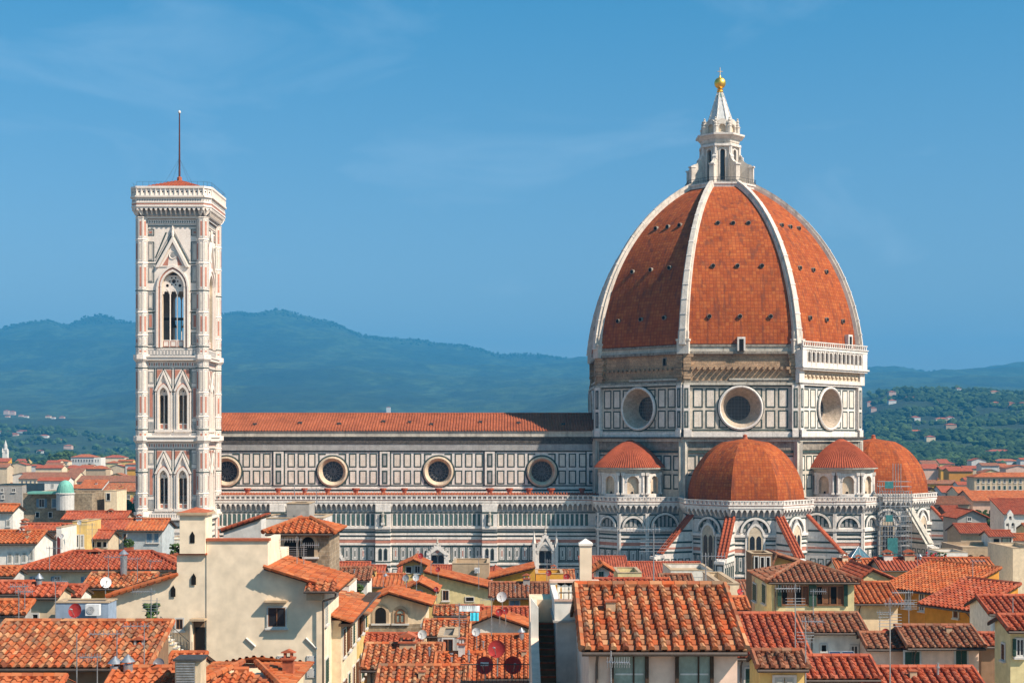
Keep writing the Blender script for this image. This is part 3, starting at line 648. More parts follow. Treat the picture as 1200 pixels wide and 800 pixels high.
# ---- exedrae (small round chapels on the diagonals)
def chapel_face(f, h, arch=True, win=False, pair=False):
    "one wall of a chapel: courses, big blind arch, lower panels"
    f.rect(-h, 0, h, 23.9, 0, 'marble'); bands(f, -h, h)
    if arch:
        r = min(h*.80, 2.9); zs = 17.9
        f.arch_ring(0, zs, r-.42, r, .5, 'marble', 0, n=16); f.arch_ring(0, zs, r, r+.14, .3, 'marble_green', 0, n=16)
        f.poly([(u, z) for u, z in [(-r+.42, zs), (r-.42, zs)]+arch_pts(0, zs, r-.44)[1:-1]], .06, 'marble_green', 0)
        k = max(3, int(2*(r-.5)/.75)); p = 2*(r-.5)/k
        for i in range(k):
            u = -r+.5+p*(i+.5); t = math.sqrt(max(.05, (r-.55)**2-(abs(u)+p*.3)**2)) if abs(u)+p*.3 < r-.55 else .1
            f.rect(u-p*.32, zs+.1, u+p*.32, zs+t, .12, 'marble_grey', .06)
        for s_ in (-1, 1):
            if h-r > .35: f.poly([(s_*h*.985, 20.9), (s_*(r*.98), 20.9), (s_*h*.985, 19.2)], .07, 'marble_green', 0)
    else: greens(f, -h+.2, h-.2)
    if win:
        w = 1.35; z0, zs = 6.5, 17.6
        f.rect(-w-.55, 5.5, w+.55, zs+.2, .35, 'marble'); f.rect(-w-.1, 5.9, w+.1, zs, .42, 'marble_green', .35)
        f.poly(arch_poly(0, z0, zs-.3, w, .5), .50, 'marble_warm', .42)
        for s_ in (-1, 1): f.poly(arch_poly(s_*.62, z0+.3, zs-1.0, .46, .7), .54, 'glass_dark', .48)
        f.poly([(-w-.7, zs), (w+.7, zs), (0, zs+3.0)], .48, 'marble_grey', .3); f.arch_ring(0, zs-.3, w, w+.35, .62, 'marble', .3, .5)
        lo = [(-h+.2, -w-.8), (w+.8, h-.2)]
    else: lo = [(-h+.2, h-.2)]
    for a, b in lo:
        if b-a > .9: lowers(f, a, b, pitch=1.5)
    for s_ in (-1, 1): f.rect(min(s_*h, s_*(h-.35)), 0, max(s_*h, s_*(h-.35)), 20.6, .25, 'marble')
def poly_walls(mb, pts, wins=(), skip=()):
    for i in range(len(pts)-1):
        a, b = Vector((*pts[i], 0)), Vector((*pts[i+1], 0)); d = b-a
        if i in skip: continue
        f = FC(mb, (a+b)/2, math.degrees(math.atan2(d.y, d.x))-90); chapel_face(f, d.length/2, win=i in wins)
for sx, ang in ((-1, -135), (1, -45)):
    ex, ey = CX+sx*21.7, CY-21.7; ap = 6.8; rr = ap/math.cos(R(22.5))
    c8 = [(ex+rr*math.cos(R(22.5+45*k)), ey+rr*math.sin(R(22.5+45*k))) for k in range(8)]
    order = [3, 4, 5, 6, 7] if sx < 0 else [4, 5, 6, 7, 0]   # counter-clockwise corners facing out
    P = [c8[k] for k in order]
    if sx < 0: P = [(P[0][0], YA)]+P[1:]; P[-1] = (CX-11.7, 284.4)
    else: P[0] = (CX+11.7, 284.4)
    base = MB(); poly_walls(base, P); base.poly([(*p, 23.2) for p in P], 'lead')
    exo = base.build('exedra', cath); gallery('gallery', P, parent=exo)
    m2 = MB(); r = 6.5; c = Vector((ex, ey, 0)); zb_, ze_ = 24.0, ZP(547, 286); d0 = ang-112.5
    m2.lathe([(r-.7, 23), (r-.7, ze_)], c, 'marble_aged', 40, ang-115, ang+115); m2.lathe([(r, zb_-.5), (r, zb_+.5), (r-.7, zb_+.5)], c, 'marble', 40, ang-115, ang+115)
    m2.lathe([(r, ze_-1.2), (r+.1, ze_-1.1), (r+.25, ze_-.5), (r+.9, ze_-.35), (r+.9, ze_-.1), (r, ze_)], c, 'marble_aged', 40, ang-115, ang+115)
    for k in range(5):
        a = ang-90+45*k; f = FC(m2, (ex+(r-.15)*math.cos(R(a)), ey+(r-.15)*math.sin(R(a))), a); hw = 1.75
        f.hole((-hw, zb_+.5, hw, ze_-1.1), arch_poly(0, zb_+.55, zb_+3.0, 1.15), 0, 'marble', .5, 'marble_warm'); f.arch_ring(0, zb_+3.0, 1.15, 1.4, .12, 'marble', 0)
        f.rect(-1.15, zb_+.5, 1.15, ze_-1.1, -.52, 'marble_warm')
        f.rect(-.3, zb_+.5, .1, zb_+1.0, -.4, 'void', -.5)
    for k in range(6):
        a = ang-112.5+45*k
        for e in (-4.5, 4.5):
            q = c+Vector((math.cos(R(a+e)), math.sin(R(a+e)), 0))*(r+.05); m2.tube(q+Z*(zb_+.5), q+Z*(ze_-1.6), .3, .27, 'marble', 8); m2.box(q.x-.36, q.y-.36, ze_-1.7, q.x+.36, q.y+.36, ze_-1.1, 'marble'); m2.box(q.x-.36, q.y-.36, zb_+.4, q.x+.36, q.y+.36, zb_+.75, 'marble')
    m2.build('niche_wall', exo)
    m2 = MB(); zt_ = 35.4 if sx < 0 else 35.6; hh = zt_-ze_; pr = [(7.45, ze_-.1), (6.4, ze_+hh*.20), (5.0, ze_+hh*.45), (3.4, ze_+hh*.70), (1.7, ze_+hh*.90), (.5, zt_), (.0, zt_+.05)]
    m2.lathe(pr, c, 'chapel_tile', 48, ang-120, ang+120, tile=.5)
    for k in range(61):
        a = R(ang-120+4*k)
        for (r0, z0), (r1, z1) in zip(pr[:5], pr[1:5]):
            m2.tube(c+Vector((r0*math.cos(a), r0*math.sin(a), z0)), c+Vector((r1*math.cos(a), r1*math.sin(a), z1)), .11*r0/7+.02, .11*r1/7+.02, 'chapel_tile', 4, caps=False)
    m2.build('exedra_roof', exo)
# ---- tribunes (big apses)
def tribune(cx, cy, ang, buttr, winf, name='tribune'):
    rr = 12.5; c8 = lambda k, r=rr: (cx+r*math.cos(R(ang-22.5+45*k)), cy+r*math.sin(R(ang-22.5+45*k)))
    P = [c8(k) for k in (-2, -1, 0, 1, 2, 3)]
    if True:
        b = MB(); poly_walls(b, P, winf); b.poly([(*p, 23.2) for p in P], 'lead'); tr = b.build(name, cath)
    gallery('gallery', P, parent=tr)
    m2 = MB(); octseg(m2, (cx, cy), [(11.7*math.sqrt(1-(t/12.6)**2.0) if t < 12.3 else 0, 23.6+t*.985) for t in [12.3*i/16 for i in range(17)]], 'dome_tile', .60, rot=ang-22.5)
    dm = m2.build('tribune_dome', tr)
    m2 = MB(); m2.lathe([(0, 35.2), (.6, 35.5), (.45, 35.9), (.4, 36.1), (.45, 36.4), (.0, 36.6)], (cx, cy, 0), 'terracotta', 10); m2.build('finial', dm)
    for k in buttr:
        m2 = MB(); a = ang-22.5+45*k; f = Vector((math.cos(R(a)), math.sin(R(a)), 0)); td = Vector((-f.y, f.x, 0)); c = Vector((cx, cy, 0)); L = 6.3
        zt_, zb_ = 20.9, 14.0
        sec = [(rr-1, 0), (rr+L+1.6, 0), (rr+L+1.6, zb_-1.0), (rr+L, zb_-.4), (rr, zt_-.5), (rr-1, zt_-.5)]
        m2.prism([c+f*r+Z*z-td*.85 for r, z in sec], td*1.7, 'marble')
        for s_ in (-1, 1):
            g = FC(m2, c+f*rr+td*s_*.85, a+90*s_); U = 1 if (g.U.dot(f) > 0) else -1
            bands_ = [(626.5, 625), (631.5, 630), (638.3, 636.6)]
            for zz_, m_ in ((18.2, 'marble_green'), (16.9, 'marble'), (16.0, 'marble_green'), (14.9, 'marble_pink'), (14.1, 'marble_green')):
                ue = min(L*.98, L*(zt_-zz_)/(zt_-zb_))
                if ue > .4: a0, a1 = sorted((0, U*ue)); g.rect(a0, zz_-.45, a1, zz_-.1, .06, m_)
            for i in range(5):
                u = U*(1.0+i*1.5); g.frame(u-.55, 7.5, u+.55, 12.6, .18, .05, 'marble_green'); g.rect(u-.15, 8.3, u+.15, 11.8, .05, 'marble_green')
        g = FC(m2, c+f*(rr+L+1.6), a); g.frame(-.7, 6, .7, 12.4, .2, .05, 'marble_green'); g.rect(-1.0, zb_-1.4, 1.0, zb_-.9, .4, 'marble')
        bo = m2.build('buttress', tr)
        m2 = MB(); n0 = (f*(zt_-zb_)+Z*L).normalized(); A = c+f*(rr-.2)+Z*(zt_+.1); B = c+f*(rr+L+.3)+Z*(zb_-.3); n = 13
        white = cx > CX+10 and k == -1
        m2.prism([A-td*1.05, A+td*1.05, B+td*1.05, B-td*1.05], n0*-.25, 'chapel_tile' if not white else 'marble_aged')
        if not white:
            for i in range(n):
                for w in (-.72, 0, .72):
                    p0 = A.lerp(B, i/n)+n0*.0+td*w; p1 = A.lerp(B, (i+1.1)/n)+n0*.05+td*w; m2.tube(p0, p1, .2, .24, 'chapel_tile', 6)
        else: m2.prism([A-td*.4+n0*.3, A+td*.4+n0*.3, B+td*.4+n0*.3, B-td*.4+n0*.3], n0*-.3, 'marble_aged')
        m2.box(B.x-.9, B.y-.9, B.z-.9, B.x+.9, B.y+.9, B.z-.35, 'marble')
        m2.build('buttress_coping', bo)
    return tr
tribune(CX, 278.5, -90, (-1, 0, 1, 2), (0, 1, 2, 3, 4))
tribune(CX+34, CY, 0, (-1, 0, 1), (0, 1, 2, 3), 'tribune')
tribune(CX, CY+34, 90, (0, 1), ())
# ================================================================== BELL TOWER
YT = 280.0; TX = XP(203, YT)-.3; TW = 6.15; TCY = YT+TW+.4; KT = YT/F_PX
tower = thing('bell_tower', 'tall square bell tower of white and pink marble with arched openings and a mast', 'bell tower', (TX, TCY, 0))
zt = lambda py: ZP(py, YT)
ut = lambda px: (px-203)*KT
def window_hole(f, px0, px1, y0, ysp, strip, mj='marble_tower', pointed=.9, depth=1.0):
    pass
LV = [(606, 800), (517, 606), (422, 517), (255, 422)]
root_parts = MB()
def slab(z0, z1, e, m):
    h = TW+e; root_parts.box(TX-h, TCY-h, z0, TX+h, TCY+h, z1, m)
mb = MB()
M_ = 'marble_tower'
def panelP(f, x0, y0, x1, y1, w=.16, m='marble_green', inner=None, d=.05):
    f.frame(ut(x0), zt(y1), ut(x1), zt(y0), w, d, m)
    if inner: f.rect(ut(x0)+w*2, zt(y1)+w*2, ut(x1)-w*2, zt(y0)-w*2, d-.015, inner)
for ang in (-90, 0, 90, 180):
    f = FC(mb, (TX+TW*math.cos(R(ang)), TCY+TW*math.sin(R(ang))), ang); H = TW
    # tier 1 (bottom): striped
    f.rect(-H, 0, H, zt(606), 0, M_)
    for i in range(16): f.rect(-H, zt(612+i*7), H, zt(609.5+i*7), .05, 'marble_green' if i % 2 else 'marble_grey')
    f.rect(-H, zt(608), H, zt(601), .35, M_)
    for i in range(19): f.rect(ut(176+i*2.9), zt(606.5), ut(177.6+i*2.9), zt(602.5), .38, 'marble_grey', .35)
    # tiers 2, 3: two double windows each
    for yb, yt, g, s0, o0, o1, bl in ((601, 517, 531, 559, 551, 590, 596), (510, 422, 434, 462, 456, 496, 503)):
        for cx_ in (193, 215.5):
            e0, e1 = (170, 204.25) if cx_ < 200 else (204.25, 236)
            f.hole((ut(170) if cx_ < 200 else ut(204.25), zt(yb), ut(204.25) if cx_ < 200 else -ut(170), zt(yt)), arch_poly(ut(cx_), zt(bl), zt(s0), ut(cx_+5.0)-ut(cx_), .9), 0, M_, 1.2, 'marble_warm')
            f.arch_ring(ut(cx_), zt(s0), .85, 1.25, .35, M_, 0, .9); f.arch_ring(ut(cx_), zt(s0), 1.25, 1.38, .2, 'marble_pink', 0, .9)
            for s_ in (-1, 1): f.rect(ut(cx_)+s_*1.08-.17, zt(bl), ut(cx_)+s_*1.08+.17, zt(s0), .35, M_)
            # two lights: centre column, tracery head, pierced parapet
            c = ut(cx_); mb.tube(f.p(c, zt(o1), -.5), f.p(c, zt(s0-1), -.5), .12, .12, M_, 8)
            f.hole((c-.86, zt(s0+1), c+.86, zt(s0-9)), [(c+.2*math.cos(k*math.pi/4), zt(s0-4)+.2*math.sin(k*math.pi/4)) for k in range(8)], -.4, M_, .3)
            for s_ in (-1, 1): f.arch_ring(c+s_*.43, zt(s0+2.5), .32, .45, -.35, M_, -.6, .9)
            f.rect(c-.86, zt(bl), c+.86, zt(o1), -.3, M_, -.5)
            for q in (-.43, .43): f.rect(c+q-.25, zt(bl-1.2), c+q+.25, zt(o1+1.2), -.28, 'marble_pink', -.3)
            # gable
            a, b, t = c-1.75, c+1.75, zt(g)
            f.poly([(a, zt(s0-4)), (a+.42, zt(s0-4)), (c, t-.75), (b-.42, zt(s0-4)), (b, zt(s0-4)), (c, t)], .4, M_, 0)
            f.poly([(a-.22, zt(s0-3)), (a, zt(s0-3)), (c, t+.02), (b, zt(s0-3)), (b+.22, zt(s0-3)), (c, t+.42)], .09, 'marble_green', 0)
            f.disc(c, zt(s0-10), .26, .1, 'marble_pink', 10)
            f.rect(a, zt(bl+3), b, zt(bl), .35, M_); f.rect(a+.1, zt(s0-3), a+.35, zt(bl+1), .2, M_); f.rect(b-.35, zt(s0-3), b-.1, zt(bl+1), .2, M_)
        for x0, x1 in ((173.5, 183.0), (224.5, 234)):
            panelP(f, x0, yt+9, x1, yb-3.5, .18); 
            for a_, b_, m_ in ((yt+13, yt+27, 'marble_panel'), (yt+31, yb-20, 'marble_pink'), (yb-16, yb-6, 'marble_grey')):
                panelP(f, x0+1.6, a_, x1-1.6, b_, .13, 'marble_grey', m_, .07)
        for x0, x1 in ((184, 203.2), (205.2, 224)):
            f.rect(ut(x0), zt(yb-3.5), ut(x0)+.13, zt(yt+9), .05, 'marble_green'); f.rect(ut(x1)-.13, zt(yb-3.5), ut(x1), zt(yt+9), .05, 'marble_green'); f.rect(ut(x0), zt(yt+10), ut(x1), zt(yt+9), .052, 'marble_green')
            for s_, xa in ((1, x0+1), (-1, x1-1)):
                xa_ = ut(xa); f.poly([(xa_, zt(yt+11)), (xa_+s_*1.15, zt(yt+11)), (xa_, zt(yt+22))], .045, 'marble_pink', 0)
        # string courses
        f.rect(-H, zt(yt+8), H, zt(yt+1.5), .12, M_)
        for i in range(22): f.rect(ut(173+i*2.8), zt(yt+6.5), ut(174.5+i*2.8), zt(yt+3), .14, 'marble_pink' if i % 2 else 'marble_grey', .12)
    # tier 4: one tall three-light window
    c = ut(204); r4 = ut(217)-c
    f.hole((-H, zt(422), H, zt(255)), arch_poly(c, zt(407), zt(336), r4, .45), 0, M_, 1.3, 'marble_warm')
    f.arch_ring(c, zt(336), r4, r4+.35, .35, M_, 0, .45); f.arch_ring(c, zt(336), r4+.35, r4+.62, .25, 'marble_pink', 0, .45); f.arch_ring(c, zt(336), r4+.62, r4+.95, .5, M_, 0, .45)
    for s_ in (-1, 1):
        f.rect(c+s_*(r4+.15)-.18, zt(407), c+s_*(r4+.15)+.18, zt(336), .3, M_); f.rect(c+s_*(r4+.5)-.14, zt(407), c+s_*(r4+.5)+.14, zt(336), .2, 'marble_pink'); f.rect(c+s_*(r4+.85)-.18, zt(407), c+s_*(r4+.85)+.18, zt(336), .5, M_)
    for q in (-.72, .72): mb.tube(f.p(c+q, zt(398), -.6), f.p(c+q, zt(343), -.6), .13, .13, M_, 8)
    for q in (-1.44, 0, 1.44): f.arch_ring(c+q, zt(344), .52, .75, -.5, M_, -.8, .9)
    f.hole((c-r4, zt(341), c+r4, zt(322)), [(c+.42*math.cos(k*math.pi/6), zt(329)+.42*math.sin(k*math.pi/6)) for k in range(12)], -.55, M_, .3)
    for q in (-1.25, 1.25): f.disc(c+q, zt(334), .3, -.53, 'void', 10)
    for k in range(6): a = k*math.pi/3; f.disc(c+.78*math.cos(a), zt(329)+.78*math.sin(a), .16, -.53, 'void', 8)
    f.rect(c-r4, zt(407), c+r4, zt(398), -.3, M_, -.6)
    for k in range(3): f.frame(c-r4+.15+k*1.45, zt(406), c-r4+1.35+k*1.45, zt(399), .15, -.28, 'marble_pink', -.3)
    # gable over it
    t = zt(277); a, b = ut(184), ut(223); zb_ = zt(313)
    f.poly([(a, zb_), (a+.6, zb_), (c, t-1.1), (b-.6, zb_), (b, zb_), (c, t)], .55, M_, 0)
    f.poly([(a+.75, zb_+.1), (b-.75, zb_+.1), (c, t-1.5)], .15, M_, 0); f.poly([(a+1.3, zb_+.35), (c-1.0, zb_+.35), (c-.75, t-3.6)], .17, 'marble_pink', .1); f.poly([(b-1.3, zb_+.35), (c+1.0, zb_+.35), (c+.75, t-3.6)], .17, 'marble_pink', .1); f.disc(c, zt(299), .8, .2, M_, 16); f.disc(c, zt(299), .5, .23, 'marble_grey', 16); f.ring(c, zt(299), [(.8, .2), (.72, .3), (.62, .2)], M_, 16)
    for o_, m_ in ((.5, 'marble_green'), (1.1, 'marble_grey'), (1.6, 'marble_green')):
        f.poly([(a-.2, zb_+o_*1.2), (a+.05, zb_+o_*1.2), (c, t+o_*1.2), (b-.05, zb_+o_*1.2), (b+.2, zb_+o_*1.2), (c, t+o_*1.2+.35)] if t+o_*1.2+.35 < zt(266) else [(a-.2, zb_+o_*1.2), (a+.05, zb_+o_*1.2), (c-1.2, zt(272)), (c-1.5, zt(272))], .06, m_, 0)
    mb.lathe([(.25, 0), (.3, .8), (.18, 1.4), (.22, 1.8), (0, 2.3)], f.p(c, t-.1, .35), M_, 8)
    for x0, x1 in ((173, 182), (225, 234)):
        for y0, y1, m_ in ((268, 276, 'marble_pink'), (283, 306, 'marble_panel'), (311, 331, 'marble_panel'), (343, 363, 'marble_panel'), (366, 386, 'marble_pink'), (389, 404, 'marble_grey')):
            panelP(f, x0, y0, x1, y1, .16, 'marble_green', None, .05); panelP(f, x0+1.8, y0+1.8, x1-1.8, y1-1.8, .1, 'marble_grey', m_, .07)
    f.rect(-H, zt(262), H, zt(257), .15, M_)
    for i in range(24): f.poly([(ut(171+i*2.75), zt(261.5)), (ut(172.4+i*2.75), zt(259.7)), (ut(171+i*2.75), zt(258))], .17, 'marble_green', .15)
    for y in (264.5, 308.5, 340.5, 365, 406.5, 420): f.rect(-H, zt(y+.7), H if y in (264.5, 406.5, 420) else ut(183), zt(y-.3), .10, 'marble_green'); 
    for y in (308.5, 340.5, 365): f.rect(ut(224), zt(y+.7), H, zt(y-.3), .10, 'marble_green')
    f.rect(-H, zt(417), H, zt(408.5), .2, M_)
    for i in range(16): f.frame(ut(173+i*3.9), zt(416), ut(176.3+i*3.9), zt(409.5), .12, .23, 'marble_grey', .2)
shaft = mb.build('tower_wall', tower)
# projecting string courses and cornice
for rows in (((517, 510, .9), (512.5, 511, 1.1)), ((422, 417, .9), (418.6, 417, 1.1)), ((609, 606.5, .8),)):
    root_parts = MB()
    for y0, y1, e in rows: slab(zt(y0), zt(y1), e, M_)
    root_parts.build('string_course', tower)
# dark inside floors
for z in (zt(607), zt(513.5), zt(419.5), zt(256)): mb = MB(); mb.box(TX-TW+1.3, TCY-TW+1.3, z-.4, TX+TW-1.3, TCY+TW-1.3, z, 'stone_dirty'); mb.build('inner_floor', tower)
mb = MB(); mb.box(TX-5.2, TCY-.2, zt(372), TX+5.2, TCY+.2, zt(369), 'iron'); mb.build('bell_beam', tower)
for q in (-1.3, 1.3): mb = MB(); mb.lathe([(0, 0), (.35, -.1), (.5, -.9), (.95, -1.5), (0, -1.45)], (TX+q, TCY, zt(372)), 'iron', 14); mb.build('bell', tower)
# corner buttresses, octagonal, with pink panels
cuts = [255, 281, 308.5, 340.5, 366, 393, 406, 417, 422, 431, 460, 488, 503, 517, 526, 553, 578, 596, 606, 640, 680, 720]
for sx in (-1, 1):
    for sy in (-1, 1):
        mb = MB(); bxx, byy = TX+sx*(TW-.12), TCY+sy*(TW-.12); ap = 1.15; rr = ap/math.cos(R(22.5))
        mb.lathe([(rr, 0), (rr, zt(255))], (bxx, byy, 0), M_, 8, 22.5, 382.5)
        for i in range(len(cuts)-1):
            y0, y1 = cuts[i], cuts[i+1]
            mb.lathe([(rr, zt(y0)-.12), (rr+.12, zt(y0)-.06), (rr+.12, zt(y0)+.06), (rr, zt(y0)+.12)], (bxx, byy, 0), 'marble_green' if i % 3 == 0 and i else M_, 8, 22.5, 382.5)
            if y1-y0 < 8: continue
            for k in range(8):
                a = 45*k; f = FC(mb, (bxx+ap*math.cos(R(a)), byy+ap*math.sin(R(a))), a); w = ap*.4142
                f.frame(-w+.12, zt(y1)+.35, w-.12, zt(y0)-.35, .08, .04, 'marble_grey'); f.rect(-w+.30, zt(y1)+.75, w-.30, zt(y0)-.75, .035, 'marble_pink' if (i+k//2) % 2 else 'marble_panel')
        for y, e in ((517, .3), (422, .3), (606, .25)): mb.lathe([(rr, zt(y)-.4), (rr+e*1.6, zt(y)+.2), (rr+e*1.6, zt(y)+1.1), (rr, zt(y)+1.1)], (bxx, byy, 0), M_, 8, 22.5, 382.5)
        mb.build('corner_buttress', tower)
# crowning gallery
CZ = zt(219)
Hc = TW+1.75; cn = 1.6
def ringpath(h, c): return [(TX-h+c, TCY-h), (TX+h-c, TCY-h), (TX+h, TCY-h+c), (TX+h, TCY+h-c), (TX+h-c, TCY+h), (TX-h+c, TCY+h), (TX-h, TCY+h-c), (TX-h, TCY-h+c), (TX-h+c, TCY-h)]
mb = MB(); pb = ringpath(TW+.55, 1.0); pt_ = ringpath(Hc, 1.3)
for i in range(8):
    for (pa, pc, zA, zB, m_) in ((pb, pb, zt(256), zt(253), M_), (ringpath(TW+.9, 1.0), ringpath(TW+.9, 1.0), zt(253), zt(243), 'marble_grey'), (pt_, pt_, zt(243), zt(220), M_)):
        mb.poly([(*pa[i], zA), (*pa[i+1], zA), (*pc[i+1], zB), (*pc[i], zB)], m_)
    a, b = Vector((*pt_[i], 0)), Vector((*pt_[i+1], 0)); d = b-a; L = d.length; f = FC(mb, (a+b)/2, math.degrees(math.atan2(d.y, d.x))-90); h = L/2
    n = max(2, round(L/.95)); p = L/n
    for k in range(n+1):
        u = -h+k*p; mb.prism([f.p(u-.14, zt(253.5), -1.1), f.p(u-.14, zt(250), -.5), f.p(u-.14, zt(243), 0), f.p(u-.14, zt(243), -1.1)], f.U*.28, M_)
        if k < n:
            q = u+p/2; A = arch_pts(q, zt(247.5), p/2-.15, .6, 6)
            for s_ in (-1, 1):
                p2 = sorted([x for x in A if (x[0]-q)*s_ >= -1e-6], key=lambda t: t[1]); ed = q+s_*p/2
                f.poly([(ed, zt(247.5))]+p2+[(q, zt(243)), (ed, zt(243))], 0, M_, -.15)
    f.rect(-h, zt(243.5), h, zt(242), .15, M_); f.rect(-h, zt(240.8), h, zt(239.6), .05, 'marble_pink'); f.rect(-h, zt(239), h, zt(237.8), .12, M_)
    for k in range(int(L/.5)): f.poly([(-h+k*.5+.1, zt(237.4)), (-h+k*.5+.3, zt(235.8)), (-h+k*.5+.1, zt(234.2)), (-h+k*.5-.05, zt(235.8))], .03, 'marble_grey')
    f.rect(-h, zt(232.5), h, zt(230.5), .35, M_); f.rect(-h, zt(222), h, zt(219.5), .25, M_, -.3)
    for k in range(max(1, int(L/.9))+1):
        u = -h+k*L/max(1, int(L/.9)); f.rect(u-.08, zt(230.5), u+.08, zt(222), .18, M_)
        if k < int(L/.9): f.disc(u+.45, zt(226), .16, .03, 'void', 8)
mb.poly([(*p, zt(232)) for p in pt_[:8]], 'marble_grey'); mb.poly([(*p, zt(243)) for p in pt_[:8]][::-1], 'marble_grey')
for i in range(8):
    a, b = pt_[i], pt_[i+1]; c2 = lambda q: (TX+(q[0]-TX)*.955, TCY+(q[1]-TCY)*.955); mb.poly([(*c2(b), zt(232)), (*c2(a), zt(232)), (*c2(a), zt(219.5)), (*c2(b), zt(219.5))], M_)
mb.build('crowning_gallery', tower)
mb = MB(); z0, z1 = zt(219)+.35, zt(206)+.3
for i in range(4):
    q = [Vector((TX+5.4*a, TCY+5.4*b, z0)) for a, b in ((-1, -1), (1, -1), (1, 1), (-1, 1))]; A, B = q[i], q[(i+1) % 4]; T = Vector((TX, TCY, z1))
    mb.poly([A, B, T], 'chapel_tile', [(i*50, 0), (i*50+22, 0), (i*50+11, 13)])
    for k in range(1, 18):
        m0 = A.lerp(B, k/18); t = 1-abs(k/9-1); m1 = m0+((T-(A+B)/2))*t; mb.tube(m0+Z*.03, m1+Z*.03, .12, .12, 'chapel_tile', 4)
mb.box(TX-5.3, TCY-5.3, zt(232), TX+5.3, TCY+5.3, z0, M_)
mb.build('tower_roof', tower)
mb = MB(); mb.lathe([(.9, zt(209)), (.9, zt(206)), (.5, zt(205)), (.5, zt(201)), (.2, zt(200))], (TX, TCY, 0), 'terracotta', 8)
mb.tube((TX, TCY, zt(203)), (TX, TCY, zt(124)), .22, .12, 'mast_red', 8); mb.lathe([(0, 0), (.25, .1), (.3, .35), (.15, .6), (0, .7)], (TX, TCY, zt(124.5)), 'marble', 8)
for a in range(4): mb.tube((TX+4*math.cos(a*1.57+.8), TCY+4*math.sin(a*1.57+.8), zt(215)), (TX, TCY, zt(178)), .02, .02, 'iron', 3)
mb.build('mast', tower)
m2 = MB()
for i in range(7):
    for a_, b_ in ((pt_[i], pt_[i+1]),):
        A, B = Vector((*a_, zt(219.5))), Vector((*b_, zt(219.5))); n = max(2, int((B-A).length/1.2))
        for k in range(n): q = A.lerp(B, k/n); m2.tube(q, q+Z*.9, .025, .025, 'iron', 3)
        m2.tube(A+Z*.9, B+Z*.9, .025, .025, 'iron', 3)
m2.build('railing', tower)
# ================================================================== TERRAIN, WOODS, HAZE
def lerp_tab(tab, x):
    if x <= tab[0][0]: return tab[0][1]
    for (a, b), (c, d) in zip(tab, tab[1:]):
        if x <= c: return b+(d-b)*(x-a)/(c-a)
    return tab[-1][1]
SKY_L = [(-400, 430), (-100, 405), (0, 394), (30, 386), (55, 380), (78, 384), (100, 373), (122, 368), (150, 373), (200, 372), (262, 369), (300, 369), (325, 365), (345, 369), (390, 377), (425, 390), (470, 398), (540, 405), (590, 418), (640, 415), (690, 418), (800, 424), (900, 432), (1020, 434), (1060, 430), (1100, 437), (1140, 437), (1165, 429), (1210, 427), (1500, 415), (1800, 430)]
# rows: depth -> photo row of the ground surface, as seen over px
ROWS = [
 (1250, [(-400, 559.5), (1800, 559.5)]),
 (1500, [(-400, 551.5), (1000, 551.5), (1040, 549), (1200, 546), (1800, 543)]),
 (1800, [(-400, 545), (960, 545), (1040, 530), (1120, 532), (1200, 524), (1800, 520)]),
 (2300, [(-400, 537), (100, 537), (250, 535), (900, 535), (1030, 500), (1110, 498), (1200, 492), (1800, 488)]),
 (2800, [(-400, 522), (0, 520), (80, 524), (160, 530), (300, 528), (690, 520), (900, 520), (1020, 474), (1060, 466), (1110, 467), (1160, 466), (1200, 470), (1800, 468)]),
 (3100, [(-400, 512), (0, 508), (80, 510), (160, 524), (300, 522), (560, 505), (690, 495), (900, 500), (1020, 464), (1060, 458), (1110, 460), (1160, 462), (1200, 463), (1800, 463)]),
 (3600, [(-400, 498), (0, 494), (80, 498), (160, 508), (300, 500), (560, 492), (640, 484), (690, 476), (900, 480), (1020, 474), (1200, 476), (1800, 474)]),
 (4400, [(-400, 484), (0, 486), (80, 490), (160, 486), (260, 478), (400, 478), (560, 482), (640, 474), (690, 462), (900, 466), (1020, 468), (1200, 468), (1800, 468)]),
 (5400, [(-400, 470), (0, 462), (80, 468), (160, 454), (260, 450), (400, 452), (520, 462), (600, 458), (690, 452), (900, 456), (1020, 456), (1200, 456), (1800, 456)]),
 (6600, [(-400, 448), (0, 436), (80, 440), (160, 424), (260, 424), (400, 428), (480, 440), (600, 440), (690, 440), (900, 444), (1020, 446), (1200, 442), (1800, 440)]),
 (7800, [(-400, 440), (0, 404), (60, 402), (160, 402), (260, 396), (330, 392), (400, 404), (470, 418), (600, 430), (690, 428), (900, 440), (1020, 440), (1200, 436), (1800, 430)]),
 (9000, None)]
from mathutils import noise as NZ
def ground_z(px, Y):
    tab = [(y, EYE-((lerp_tab(t, px) if t else lerp_tab(SKY_L, px))-HZ)*y/F_PX) for y, t in ROWS]
    if Y <= tab[0][0]: return 0
    if Y >= 9000: z = tab[-1][1]*(1-(Y-9000)/5000)
    else:
        for i in range(len(tab)-1):
            if Y <= tab[i+1][0]:
                t = (Y-tab[i][0])/(tab[i+1][0]-tab[i][0]); t2 = t*t*(3-2*t)*.5+t*.5; z = tab[i][1]+(tab[i+1][1]-tab[i][1])*t2; break
    X = (px-600)*Y/F_PX; k = min(1, max(0, (Y-1500)/1800))
    n = NZ.fractal(Vector((X/900, Y/700, 3.1)), 1.0, 2.1, 6)*.5+NZ.fractal(Vector((X/160, Y/120, 7.7)), .8, 2.1, 4)*.12
    return max(0, z+k*n*Y*.012)
m, t, b = nodes('hill_cover'); L = t.links.new
tc = N(t, 'ShaderNodeTexCoord')
mpn = N(t, 'ShaderNodeMapping'); mpn.inputs['Scale'].default_value = (1, .30, 2.5); L(tc.outputs['Object'], mpn.inputs[0])
